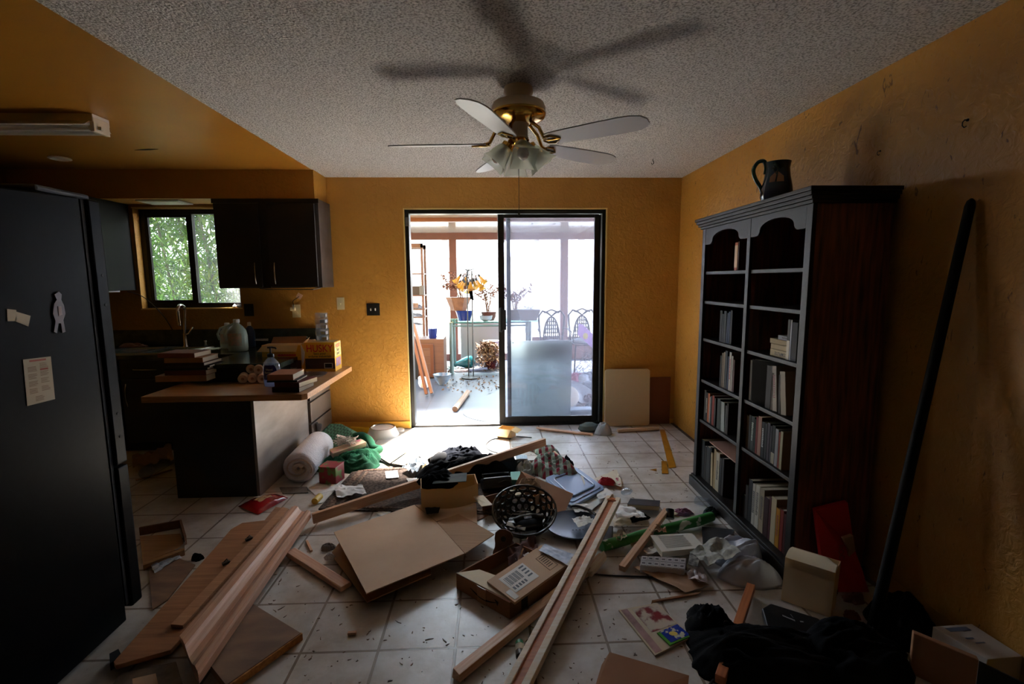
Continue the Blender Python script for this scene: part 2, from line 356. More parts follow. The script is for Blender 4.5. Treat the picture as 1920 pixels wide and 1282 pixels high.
m = MB(); m.box(x0+.012, YD-.055, .96, x0+.036, YD-.018, 1.20); m.box(x0+.016, YD-.05, .98, x0+.075, YD-.035, 1.18); m.build('handle', 'black', slid, bevel=.004)
fx = MB(); x0, x1 = .14, 1.075
fx.box(x0, YD+.028, .02, x0+.04, YD+.055, DZ-.04); fx.box(x1-.02, YD+.028, .02, x1, YD+.055, DZ-.04); fx.box(x0+.04, YD+.028, DZ-.07, x1-.02, YD+.055, DZ-.04); fx.box(x0+.04, YD+.028, .02, x1-.02, YD+.055, .07)
fixd = fx.build('fixed_panel', frm, d, bevel=.002)
m = MB(); m.box(x0+.04, YD+.04, .07, x1-.02, YD+.044, DZ-.07); m.build('glass', 'glass', fixd)
m = MB(); m.box(DX0+.006, YD-.045, 1.99, DX0+.04, YD-.03, 2.075); m.build('latch_plate', 'steel', d)

# ---- kitchen window ----
w = thing('window_1', None, None, (0, 4.93, 0)); struct(w)
YW = 4.93
m = MB(); t = .045
m.box(WX0, YW-.03, WZ0, WX0+t, YW+.03, WZ1); m.box(WX1-t, YW-.03, WZ0, WX1, YW+.03, WZ1); m.box(WX0+t, YW-.03, WZ1-t, WX1-t, YW+.03, WZ1); m.box(WX0+t, YW-.03, WZ0, WX1-t, YW+.03, WZ0+t)
m.build('frame', frm, w, bevel=.002)
xm = PY(363, 480, YW).x
m = MB(); m.box(xm-.028, YW-.028, WZ0+t, xm+.028, YW+.02, WZ1-t); m.box(WX0+t, YW-.026, WZ0+t, WX0+t+.03, YW+.0, WZ1-t); m.box(WX0+t+.03, YW-.026, WZ0+t, xm-.028, YW, WZ0+t+.03); m.box(WX0+t+.03, YW-.026, WZ1-t-.03, xm-.028, YW, WZ1-t)
s_ = m.build('sash', frm, w, bevel=.002)
m = MB(); m.box(WX0+t+.03, YW-.014, WZ0+t+.03, xm-.028, YW-.01, WZ1-t-.03); m.build('glass', 'glass', s_)
m = MB(); m.box(xm+.028, YW+.004, WZ0+t, WX1-t, YW+.008, WZ1-t); m.build('glass', 'glass', w)

# ---------------- ceiling fan ----------------
cream = mat('cream_enamel', '#d8c3a4', .35)
bladem = mat('white_blade', '#cfcfd2', .4)
FX, FY = .143, 2.63
fan = thing('ceiling_fan', 'white five-blade ceiling fan with brass fittings and four glass lamp shades', 'ceiling fan', (FX, FY, 2.44))
def fl(prof, name, mt, n=32, parent=fan):
    m = MB(); m.lathe(prof, n, Matrix.Translation((FX, FY, 0))); return m.build(name, mt, parent, smooth=True)
fl([(.072, 2.44), (.075, 2.415), (.062, 2.39), (.055, 2.365), (.05, 2.36)], 'canopy', cream)
fl([(.05, 2.37), (.10, 2.372), (.13, 2.36), (.138, 2.34), (.138, 2.315), (.128, 2.30), (.12, 2.298)], 'motor_housing', cream)
fl([(.139, 2.318), (.1415, 2.312), (.1415, 2.306), (.13, 2.29), (.10, 2.278), (.09, 2.276), (.05, 2.26)], 'brass_ring', 'brass')
fl([(.055, 2.262), (.047, 2.25), (.047, 2.20), (.052, 2.195), (.05, 2.188)], 'light_kit_housing', cream)
fl([(.05, 2.19), (.055, 2.184), (.05, 2.172), (.03, 2.16), (.012, 2.155), (.01, 2.13), (.004, 2.125)], 'light_fitter', 'brass')
for k in range(5):
    a = Rd([176, 249, 325, 32, 107][k]); tip = .655
    T = TR(FX, FY, 2.168, a)
    m = MB(); out = []
    prof = [(.17, .045), (.20, .056), (.30, .062), (.45, .068), (.56, .07), (.61, .066), (.655, .05), (.675, .02)]
    up = [(x, y) for x, y in prof]+[(x, -y) for x, y in prof[::-1]]
    Tb = T @ Matrix.Rotation(Rd(-12), 4, 'X')
    m.prism([Tb @ V((x, y, 0)) for x, y in up], (Tb.to_3x3() @ V((0, 0, -.006))))
    b_ = m.build('blade', bladem, fan)
    m = MB(); m.tube([T @ V(p) for p in ((.07, 0, .10), (.12, 0, .06), (.15, 0, .004), (.18, 0, -.004))], .009, 8)
    m.tube([Tb @ V(p) for p in ((.15, 0, -.009), (.165, .028, -.01), (.20, .036, -.01), (.225, .015, -.011), (.24, 0, -.011), (.225, -.015, -.011), (.20, -.036, -.01), (.165, -.028, -.01))], .005, 6, closed=True)
    m.tube([Tb @ V((.17, 0, -.01)), Tb @ V((.24, 0, -.011))], .004, 6)
    m.build('blade_bracket', 'brass', b_, smooth=True)
shade = glassmat('frosted_fan_shade', '#d6dad2', .35, .12, '#c9cdbf', .12)
bulbm = mat('soft_white_bulb', '#d9d6d0', .25)
for k in range(4):
    a = Rd(-82+90*k); T = TR(FX+.052*cos(a), FY+.052*sin(a), 2.165, a) @ Matrix.Rotation(Rd(-38), 4, 'Y') @ Matrix.Rotation(pi, 4, 'X')
    m = MB(); m.tube([V((FX+.02*cos(a), FY+.02*sin(a), 2.17)), V((FX+.052*cos(a), FY+.052*sin(a), 2.168)), T @ V((0, 0, .02))], .012, 8); m.lathe([(.022, 0), (.03, .005), (.03, .025), (.022, .028)], 16, T)
    m.build('socket', 'brass', fan, smooth=True)
    m = MB(); n = 24; vs = []; prof = [(.028, .02), (.04, .04), (.052, .07), (.062, .10), (.075, .128), (.078, .132)]
    for i, (r, z) in enumerate(prof):
        for j in range(n):
            t = 2*pi*j/n; sq = 1/max(abs(cos(t)), abs(sin(t))); f = min(1, max(0, (i-1)/3)); rr = r*(1-f+f*(.82*sq)); zz = z+f*.012*(sq-1.2)
            vs.append(T @ V((rr*cos(t), rr*sin(t), zz)))
    m.add(vs, [(i*n+j, i*n+(j+1) % n, (i+1)*n+(j+1) % n, (i+1)*n+j) for i in range(len(prof)-1) for j in range(n)])
    sh = m.build('lamp_shade', shade, fan, smooth=True, recalc=False)
    m = MB(); m.lathe([(.012, .03), (.014, .05), (.026, .075), (.03, .095), (.022, .115), (.004, .124)], 16, T); m.build('bulb', bulbm, sh, smooth=True)
pc = PY(976, 395, FY).z
m = MB(); m.tube([(FX, FY, 2.13), (FX, FY, pc)], .0016, 6); m.lathe([(.002, pc), (.006, pc-.008), (.005, pc-.02), (.001, pc-.026)], 8, Matrix.Translation((FX, FY, 0)))
m.build('pull_chain', mat('dark_chain', '#3a3026', .5), fan, smooth=True)

# ---------------- hooks, switches ----------------
def hook(name, label, p, d, s=1):
    d = V(d); dn = V((0, 0, -1)); m = MB()
    m.tube([p, p+d*.02*s, p+d*.03*s+dn*.012*s, p+d*.03*s+dn*.03*s, p+d*.018*s+dn*.04*s, p+d*.006*s+dn*.032*s], .0028*s, 6)
    if abs(d.z) < .5: m.tube([p, p+d*.003], .008*s, 8)
    tag(m.build(name, M['blackmatte'], smooth=True), label, 'hook')
def hookc(name, label, p):
    m = MB(); m.tube([p, p+V((0, 0, -.012)), p+V((.008, 0, -.02)), p+V((.006, 0, -.034)), p+V((-.006, 0, -.04)), p+V((-.012, 0, -.03))], .0028, 6)
    tag(m.build(name, M['blackmatte'], smooth=True), label, 'hook')
hookc('ceiling_hook', 'small dark hook in the textured ceiling right of the fan', V((1.318, 4.1, 2.44)))
hook('wall_hook', 'small dark hook on the ochre wall above the bookcase top, nearer the ceiling line', PX(1651, 283, XR), (-1, 0, 0), .5)
hook('wall_hook', 'larger dark hook high on the right wall right of the bookcase', PX(1815, 225, XR), (-1, 0, 0), .7)
m = MB(); q = PX(1475, 390, XR)
ivory = mat('ivory_plastic', '#d9cda6', .4)
def plate(name, label, cat, u, v, w, h, mt, kind):
    c = PY(u, v, YB); t = thing(name, label, cat, (c.x, YB, c.z))
    m = MB(); m.cbox((c.x, YB-.003, c.z), (w, .006, h)); m.build('cover_plate', mt, t, bevel=.0015)
    for i in ((-.022, .022) if kind == 2 else (0,)):
        if kind in (1, 2):
            m = MB(); m.cbox((c.x+i, YB-.011, c.z), (.009, .014, .022), Matrix.Rotation(.4, 3, 'X')); m.build('toggle', mt if kind == 1 else 'white', t)
        elif kind == 3:
            for s in (-.02, .02):
                m = MB(); m.lathe([(.016, 0), (.016, .003)], 16, TR(c.x, YB-.006, c.z+s, rx=pi/2)); m.build('socket', mt, t)
    return t, c
plate('light_switch', 'black double light switch plate left of the sliding door', 'light switch', 700, 580, .125, .118, 'black', 2)
plate('light_switch', 'ivory single light switch plate on the ochre wall', 'light switch', 639, 569, .072, .118, ivory, 1)
_, c = plate('wall_outlet', 'ivory wall outlet above the counter with a plug in it', 'outlet', 556, 583, .078, .125, ivory, 3)
t = thing('plug_adapter', 'small plug adapter with a short cord in the ivory outlet', 'plug', (c.x, YB-.01, c.z+.02))
m = MB(); m.cbox((c.x-.02, YB-.03, c.z+.022), (.045, .04, .035)); m.build('body', ivory, t, bevel=.006)
curvobj('cord', None, None, [(c.x-.01, YB-.05, c.z+.02), (c.x+.0, YB-.06, c.z+.06), (c.x-.01, YB-.04, c.z+.10), (c.x+.03, YB-.03, c.z+.13), (c.x+.05, YB-.02, c.z+.15)], .003, 'black', parent=t)
m = MB(); m.cbox((c.x+.045, YB-.025, c.z+.145), (.05, .002, .05), Matrix.Rotation(.6, 3, 'Y')); m.build('tag', mat('pink_tag', '#d8b0a8', .7), t)
plate('wall_outlet', 'black wall outlet above the counter right of the window', 'outlet', 467, 581, .09, .118, 'black', 3)
# ================= KITCHEN =================
bk = 'blackcab'; hand = 'steel'
def bar_handle(p, a, parent, L=.16, out=(0, -1, 0)):
    a = V(a); out = V(out); m = MB(); q = [p-a*L/2, p-a*L/2*.96+out*.018, p-a*L/4+out*.03, p+out*.033, p+a*L/4+out*.03, p+a*L/2*.96+out*.018, p+a*L/2]
    m.tube(q, .0055, 8); return m.build('handle', hand, parent, smooth=True)
# wall cabinet right of the window
ux0, ux1 = PY(404, 450, 4.5).x, -1.53
t = thing('upper_cabinet', 'dark two-door wall cabinet between the kitchen window and the sliding door', 'cabinet', ((ux0+ux1)/2, 4.66, 1.415))
m = MB(); m.box(ux0, 4.505, 1.415, ux1, YB-.002, 2.193); m.build('body', 'panel', t, bevel=.002)
m = MB(); m.box(ux0-.01, 4.495, 2.155, ux1+.006, 4.505, 2.193); m.build('top_rail', bk, t)
xm_ = (ux0+ux1)/2-.03
for a, b_, hs in ((ux0+.012, xm_-.035, 1), (xm_+.035, ux1-.03, -1)):
    m = MB(); m.box(a, 4.478, 1.425, b_, 4.497, 2.15); d = m.build('door', bk, t, bevel=.003)
    hx = b_-.045 if hs == 1 else a+.055
    bar_handle(V((hx, 4.478, 1.545)), (0, 0, 1), d, .19)
m = MB(); m.box(xm_-.035, 4.494, 1.415, xm_+.035, 4.506, 2.155); m.build('stile', bk, t)
m = MB(); m.tube([(ux1-.05, 4.6, 1.412), (ux1-.1, 4.55, 1.398), (ux1-.5, 4.56, 1.402), (ux1-.6, 4.6, 1.412)], .004, 6); m.build('wire', 'black', t)
# cabinet left of the window
t = thing('upper_cabinet', 'dark wall cabinet left of the kitchen window, half hidden by the refrigerator', 'cabinet', (-3.6, 4.5, 1.4))
m = MB(); m.box(XL, 4.30, 1.40, -3.385, YB-.002, 2.193); m.build('body', mat('dim_grey_laminate', '#100f0d', .5, spec=.15), t, bevel=.002)
m = MB(); m.box(XL+.02, 4.28, 1.41, -3.39, 4.298, 2.18); d = m.build('door', bk, t, bevel=.003)
m = MB(); m.box(-3.75, 4.36, 1.385, -3.45, 4.7, 1.40); m.build('light_strip', 'white', t)
curvobj('cord', None, None, [(-3.42, 4.75, 1.39), (-3.3, 4.79, 1.33), (-3.15, 4.81, 1.15), (-3.05, 4.81, .95)], .004, 'black', parent=t)
# soffit light
t = thing('recessed_light', 'square recessed light panel in the soffit above the kitchen window', 'ceiling light', (-2.95, 4.66, 2.195))
m = MB(); m.box(-3.13, 4.55, 2.182, -2.76, 4.77, 2.194); m.build('trim_ring', 'whitegloss', t, bevel=.002)
m = MB(); m.box(-3.10, 4.57, 2.178, -2.79, 4.75, 2.183); m.build('lens', 'white', t)
# base cabinets along the back wall
t = thing('base_cabinet', 'black base cabinet under the kitchen sink along the back wall', 'cabinet', (-3.0, 4.5, 0))
m = MB(); m.box(XL+.002, 4.24, .09, -2.24, YB-.002, .825); m.build('body', bk, t); m = MB(); m.box(XL+.002, 4.30, 0, -2.24, 4.6, .09); m.build('toe_kick', 'blackmatte', t)
for i, x in enumerate((-4.1, -3.64, -3.18, -2.72)):
    m = MB(); m.box(x+.01, 4.222, .66, x+.45, 4.24, .815); d = m.build('drawer', bk, t, bevel=.003); bar_handle(V((x+.23, 4.222, .74)), (1, 0, 0), d, .2)
    m = MB(); m.box(x+.01, 4.222, .10, x+.45, 4.24, .65); d = m.build('door', bk, t, bevel=.003); bar_handle(V((x+(.40 if i % 2 else .06), 4.222, .52)), (0, 0, 1), d, .2)
ctm = mat('dark_speckled_laminate', '#2b2d26', .16, '#4a4f40', 9, hi=.8)  # green reflection tinted into the dark counter colour
m = MB(); m.box(XL, 4.21, .825, -2.20, YB-.002, .862); m.box(-2.20, 3.70, .825, -1.60, YB-.002, .862); m.box(XL, YB-.02, .862, -1.6, YB-.002, 1.02)
tag(m.build('countertop', ctm, bevel=.003), 'dark kitchen countertop with low backsplash along the back wall', 'countertop')
t = thing('base_cabinet', 'black end cabinet carrying the raised dark counter behind the butcher block', 'cabinet', (-1.9, 4.2, 0))
m = MB(); m.box(-2.20, 3.73, .0, -1.66, YB-.02, .825); m.build('body', bk, t)
# sink and faucet
t = thing('kitchen_sink', 'stainless steel kitchen sink set in the dark counter', 'sink', (-3.0, 4.5, .862))
m = MB()
for x0, x1 in ((-3.42, -3.06), (-3.02, -2.66)):
    m.box(x0, 4.30, .68, x1, 4.66, .684); m.box(x0, 4.30, .68, x0+.004, 4.66, .868); m.box(x1-.004, 4.30, .68, x1, 4.66, .868); m.box(x0, 4.30, .68, x1, 4.304, .868); m.box(x0, 4.656, .68, x1, 4.66, .868)
m.box(-3.46, 4.27, .863, -2.62, 4.305, .87); m.box(-3.46, 4.655, .863, -2.62, 4.73, .87); m.box(-3.46, 4.305, .863, -3.42, 4.655, .87); m.box(-3.06, 4.305, .863, -3.02, 4.655, .87); m.box(-2.66, 4.305, .863, -2.62, 4.655, .87)
m.build('basin', 'steel', t)
fxp = PY(343, 640, 4.62)
t = thing('kitchen_faucet', 'tall arched pull-down kitchen faucet in front of the window', 'faucet', (fxp.x, 4.66, .87))
fx_, fy_ = fxp.x, 4.66; m = MB(); m.lathe([(.028, .87), (.028, .88), (.02, .89), (.017, 1.0)], 16, Matrix.Translation((fx_, fy_, 0))); m.build('base', 'chrome', t, smooth=True)
m = MB(); m.tube([(fx_, fy_, 1.0)]+[(fx_+.02+.0*k, fy_-.055+.055*cos(pi*k/8), 1.21+.055*sin(pi*k/8)) for k in range(9)], .013, 10); m.build('neck', 'chrome', t, smooth=True)
m = MB(); m.tube([(fx_+.02, fy_-.11, 1.21), (fx_+.03, fy_-.115, 1.12), (fx_+.035, fy_-.12, 1.08)], [.014, .018, .015], 10); m.build('spray_head', 'chrome', t, smooth=True)
m = MB(); m.tube([(fx_, fy_, .98), (fx_+.05, fy_-.02, 1.0), (fx_+.09, fy_-.02, 1.06)], .009, 8); m.build('lever', 'chrome', t, smooth=True)
q = PY(385, 632, 4.72); m = MB(); m.lathe([(.018, .871), (.02, .88), (.012, .885), (.012, .91), (.018, .915), (.018, .925)], 12, Matrix.Translation((q.x, 4.72, 0)))
tag(m.build('soap_dispenser', 'steel', smooth=True), 'small steel soap dispenser cap behind the sink', 'soap dispenser')
heap('dish_rag', 'brown crumpled rag behind the left sink basin', 'rag', PY(235, 636, 4.6).x, 4.70, .14, .04, .05, mat('brown_rag', '#7a4a2c', .95), seed=4, z0=.871)
# jugs, bottle
jugm = mat('translucent_jug', '#a9bfb4', .35, trans=.25)
def jug(label, u, y, s, z0=.862):
    x = PY(u, 640, y).x; t = thing('plastic_jug', label, 'jug', (x, y, z0)); X = TR(x, y, z0)
    m = MB(); m.lathe([(.06*s, 0), (.075*s, .006), (.078*s, .03*s), (.078*s, .13*s), (.07*s, .17*s), (.045*s, .205*s), (.022*s, .225*s), (.02*s, .24*s)], 24, X, 1, .75); m.build('body', jugm, t, smooth=True)
    m = MB(); m.tube([X @ V((-.02*s, 0, .225*s)), X @ V((-.055*s, -.03*s, .21*s)), X @ V((-.085*s, -.03*s, .15*s)), X @ V((-.07*s, -.03*s, .09*s))], .011*s, 8); m.build('handle', jugm, t, smooth=True)
    m = MB(); m.lathe([(.024*s, .235*s), (.024*s, .258*s), (.02*s, .262*s)], 16, X); m.build('cap', 'white', t, smooth=True)
    m = MB(); m.grid(lambda a, b: X @ V((.0795*s*sin(-.75+1.5*a), -.0605*s*cos(-.75+1.5*a), (.05+.1*b)*s)), 8, 2); m.build('label', mat('faded_jug_label', '#c3a694', .7, '#98a398', 30), t, smooth=True)
    return t
jug('large translucent plastic jug standing right of the window on the dark counter', 446, 4.40, 1.08)
jug('smaller translucent jug standing behind the large one beside the window', 428, 4.6, .9)
x = PY(468, 620, 4.7).x; t = thing('squeeze_bottle', 'dark blue bottle on the counter just right of the jugs', 'bottle', (x, 4.7, .862))
m = MB(); m.lathe([(.04, .862), (.045, .87), (.045, 1.0), (.03, 1.04), (.014, 1.06)], 16, Matrix.Translation((x, 4.7, 0))); m.build('body', mat('dark_blue_plastic', '#16284a', .3), t, smooth=True)
m = MB(); m.lathe([(.016, 1.06), (.016, 1.09), (.01, 1.095)], 12, Matrix.Translation((x, 4.7, 0))); m.build('cap', 'white', t, smooth=True)
m = MB(); q = PY(436, 574, 4.83)
m.lathe([(.014, 0), (.02, .012), (.012, .024), (.003, .034)], 10, TR(q.x, 4.87, WZ0)); tag(m.build('sill_ornament', 'white', smooth=True), 'tiny white ornament at the right end of the window sill', 'ornament')
# paper goods on the raised counter
def slabz(name, label, cat, uv, z, th, mt, **k): return slab(name, label, cat, [P(u, v, z) for u, v in uv], th, mt, **k)
slabz('envelope', 'white envelope lying on a tray on the raised counter beside the jugs', 'envelope', [(467, 624), (503, 629), (503, 638), (468, 637)], .925, .006, 'paper')
t = thing('clear_tray', 'clear ribbed plastic tray under the white envelope', 'tray', P(480, 645, .862))
m = MB(); a = P(470, 646, .863); m.box(a.x-.02, a.y+.02, .863, a.x+.2, a.y+.26, .916); m.build('body', 'clear', t, bevel=.008)
slabz('envelope', 'white envelope lying at the backsplash behind the trash bag boxes', 'envelope', [(538, 622), (560, 626), (578, 632), (540, 628)], .94, .004, 'paper')
m = MB(); a = P(550, 640, .862); m.box(-1.90, 4.45, .863, -1.66, 4.62, .935); tag(m.build('cardboard_carton', 'cardboard_dark', bevel=.003), 'low dark carton behind the yellow trash bag boxes', 'box')

# lowered butcher-block peninsula
m = MB(); a = P(281, 738, .725); b_ = P(575, 738, .725); c = P(655, 684, .725)
px0, px1, py0, py1 = a.x, b_.x, 3.245, 4.32
m.box(px0, py0, .683, px1, py1 if py1 < 3.7 else 3.70, .725)
m2 = MB(); pts = [(px0, py0), (px1-.03, py0), (px1, py0+.03), (px1, py1), (-1.66, py1), (-1.66, 3.70), (px0, 3.70)]
m2.prism([V((x, y, .725)) for x, y in pts], (0, 0, -.042))
tag(m2.build('butcher_block_top', 'butcher', bevel=.003), 'butcher-block peninsula worktop with books and boxes standing on it', 'worktop')
t = thing('peninsula_cabinet', 'dark peninsula cabinet with grey worn end panel and drawers under the butcher block', 'cabinet', (-1.9, 3.9, 0))
m = MB(); m.box(-2.165, 3.30, .07, -1.635, 3.7, .682); m.box(-1.657, 3.7, .07, -1.635, YB-.02, .682); m.build('body', bk, t)
m = MB(); m.box(-2.175, 3.29, .0, -1.64, 3.30, .682); m.build('back_panel', bk, t)
m = MB(); m.box(-1.64, 3.29, .0, -1.62, 4.22, .682); m.build('end_panel', mat('worn_bounce_lit_panel', '#8a8480', .36, '#6a6460', 2.5, (1, 1, 3), bump=.15, bscale=40), t, bevel=.001)  # grey raised to carry light bounced off the floor
for i, (z0, z1, hz) in enumerate(((.62, .68, 0), (.425, .605, 1), (.23, .41, 0), (.08, .215, 0))):
    m = MB(); m.box(-1.634, 4.27, z0, -1.612, YB-.02, z1); dd = m.build('drawer', mat('drawer_grey_brown', '#6b615a', .4, '#554d47', 3, bump=.1), t, bevel=.003)
    if hz: bar_handle(V((-1.612, 4.55, .52)), (0, 1, 0), dd, .16, (1, 0, 0))
# ---- things on the butcher block ----
ZT = .725
def book(label, Mx, t, h, d, cov, group=None, title=None, tcol='#d8cfb8', tsz=None, pg='pages', band=None, name='book', jac=None):
    """local: x thickness, y depth (spine at y=0), z height"""
    c = .0022; m = MB(); m.box(-t/2, 0, 0, -t/2+c, d, h); m.box(t/2-c, 0, 0, t/2, d, h); m.box(-t/2+c, 0, 0, t/2-c, c, h)
    cm = mat('book_cloth_'+cov, '#'+cov, .6, spec=.15); o = m.build(name, cm, Mx=Mx, world=False, bevel=.0008); tag(o, label, 'book', group)
    m = MB(); m.box(-t/2+c, c, .003, t/2-c, d-.004, h-.003); p = m.build('pages', pg, world=False); p.parent = o
    if band:
        m = MB(); m.box(-t/2-.0002, -.0006, h*band[1], t/2+.0002, 0.0, h*band[2]); q = m.build('spine_label', mat('spine_'+band[0], '#'+band[0], .5), world=False); q.parent = o
    if title:
        s = tsz or min(t*.62, .03)
        T = Matrix.Translation((0, -.0009, h*.52)) @ Matrix.Rotation(pi/2, 4, 'X') @ Matrix.Rotation(-pi/2, 4, 'Z')
        im = mat('ink_'+tcol.strip('#'), tcol, .5)
        if title == 'COMPLETE': text(title, s, T, im, o, 'spine_title')
        else: # spines too small to read: rows of little print marks
            rm = random.Random(int(t*1e5)+len(title)); mk = MB(); zz = h*.3
            while zz < h*.8: L_ = rm.uniform(.004, .009); mk.box(-t*.22, -.0012, zz, t*rm.uniform(.1, .24), -.0002, zz+L_); zz += L_+.003
            q = mk.build('spine_print', im, world=False); q.parent = o
    return o
def flat(x, y, z, rz=0): # lay a book flat: spine towards -y, its height along +x
    return TR(x, y, z, rz) @ Matrix.Rotation(pi/2, 4, 'Y')
def stack(cx, cy, z, items, rz0, group, where):
    r = random.Random(3)
    for i, (t, h, d, cov, dx, drz, nm) in enumerate(items):
        Mx = TR(cx+dx, cy, z+t/2+.001, rz0+drz) @ Matrix.Translation((-h/2, 0, 0)) @ Matrix.Rotation(pi/2, 4, 'Y')
        book(nm, Mx, t, h, d, cov, group); z += t+.0012
    return z
a = P(375, 725, .74); 
# glass platter under the stack
t = P(400, 727, ZT); pl = MB(); cx, cy = P(405, 715, ZT).x, P(405, 715, ZT).y
pl.lathe([(.0, .727), (.10, .727), (.19, .742), (.20, .746), (.19, .749), (.10, .735), (0, .735)], 40, Matrix.Translation((cx, cy, 0)), 1, .8, cap=False)
tag(pl.build('glass_platter', glassmat('green_glass', '#c8dcb0', .25, .15, '#8fa070'), smooth=True), 'oval green glass platter under the tall book stack', 'platter')
bx, by = (P(312, 700, .75).x+P(441, 700, .75).x)/2, cy-.12
stack(bx+.05, by, .750, [
    (.045, .36, .26, 'a87c5a', .0, .02, 'wide tan hardback at the bottom of the tall stack'),
    (.036, .30, .24, '5e3530', .035, -.03, 'maroon hardback second from the bottom of the tall stack'),
    (.016, .30, .25, '1c2320', .04, .06, 'thin dark book under the curved tray of the tall stack'),
    (.014, .30, .24, '443a38', .055, .1, 'thin grey-brown book in the middle of the tall stack'),
    (.022, .29, .23, '3d2a28', .03, -.02, 'dark brown book third from the top of the tall stack'),
    (.036, .27, .22, '9c6e46', .03, .03, 'tan-brown book second from the top of the tall stack'),
    (.034, .27, .20, '7c4636', -.02, -.05, 'reddish-brown book on top of the tall stack')], 0, 'books stacked on the peninsula', '')
# second stack
bx, by = (P(523, 715, .75).x+P(572, 715, .75).x)/2, P(545, 737, ZT).y+.015
stack(bx+.04, by, ZT+.001, [
    (.034, .19, .22, '3a1a18', .02, -.1, 'dark red book at the bottom of the short stack by the sanitizer'),
    (.034, .185, .22, '5c2820', .03, -.22, 'brown-red book second from the bottom of the short stack'),
    (.012, .20, .2, '2b2a30', .0, .02, 'thin dark book near the top of the short stack'),
    (.04, .17, .21, 'a06a50', -.01, .02, 'white-covered paperback with salmon spine on top of the short stack')], 0, 'books in the short stack on the peninsula', '')
# towel / paper rolls in a bag
rollm = mat('wrapped_roll', '#cbb197', .5, '#b8977b', 20)
rx, ry = P(470, 722, ZT).x, P(470, 722, ZT).y+.06
for i, (dx, dz, dy, lb) in enumerate(((-.085, 0, 0, 'lower left'), (-.02, 0, .01, 'lower middle'), (.06, 0, -.01, 'lower right'), (-.05, .062, .06, 'upper left'), (.02, .062, .03, 'upper right'))):
    X = TR(rx+dx, ry+dy, ZT+.034+dz, .35) @ Matrix.Rotation(-pi/2, 4, 'X')
    m = MB(); m.lathe([(.012, .002), (.03, 0), (.034, .008), (.034, .16), (.03, .168), (.012, .166)], 20, X); t = thing('wrapped_roll', lb+' wrapped roll in the pile between the book stacks', 'roll', (rx+dx, ry+dy, ZT+dz), group='wrapped rolls on the peninsula')
    m.build('roll', rollm, t, smooth=True)
    m = MB(); m.lathe([(.004, -.002), (.011, -.004), (.011, .01)], 12, X); m.build('core', 'cardboard_dark', t, smooth=True)
# hand sanitizer pump bottle
q = P(508, 726, ZT); t = thing('pump_bottle', 'large clear hand sanitizer pump bottle with purple label', 'bottle', (q.x, q.y+.03, ZT)); X = TR(q.x, q.y+.03, ZT)
m = MB(); m.lathe([(.05, 0), (.058, .006), (.06, .03), (.06, .14), (.052, .175), (.03, .2), (.02, .21), (.02, .22)], 28, X, 1, .6); m.build('body', 'clear', t, smooth=True)
m = MB(); m.lathe([(.053, .004), (.055, .02), (.055, .09), (.0, .092)], 28, X, 1, .55); m.build('gel', glassmat('gel', '#cfd8ec', .5, .05, '#b8c0dc'), t, smooth=True)
lbm = mat('purple_label', '#2c1f7a', .4)
m = MB()
def lb(a, b):
    an = -.85+1.7*a; w = 1-.35*max(0, b-.7)/.3; an *= w
    return X @ V((.0612*sin(an), -.0372*cos(an), .055+.105*b))
m.grid(lb, 10, 8); m.build('label', lbm, t, smooth=True)
text('Hand', .022, Matrix.Translation((0, -.0385, .128)) @ Matrix.Rotation(pi/2, 4, 'X'), 'white', t)
o_ = text('Sanitizer', .018, Matrix.Translation((0, -.0385, .107)) @ Matrix.Rotation(pi/2, 4, 'X'), 'white', t)
m = MB()
for k in range(6): m.tube([X @ V((-.028+.011*k, -.0375, .066+.004*(k % 2))), X @ V((-.02+.011*k, -.0385, .09-.003*(k % 3)))], .0018, 5)
m.build('label_leaves', mat('leaf_blue', '#7f9be0', .5), t)
m = MB(); m.lathe([(.023, .215), (.023, .235), (.012, .24), (.006, .245), (.006, .275), (.02, .278), (.02, .288), (.008, .29)], 16, X); m.tube([X @ V((0, 0, .283)), X @ V((.04, -.01, .281)), X @ V((.046, -.012, .272))], .006, 8); m.build('pump', 'black', t, smooth=True)
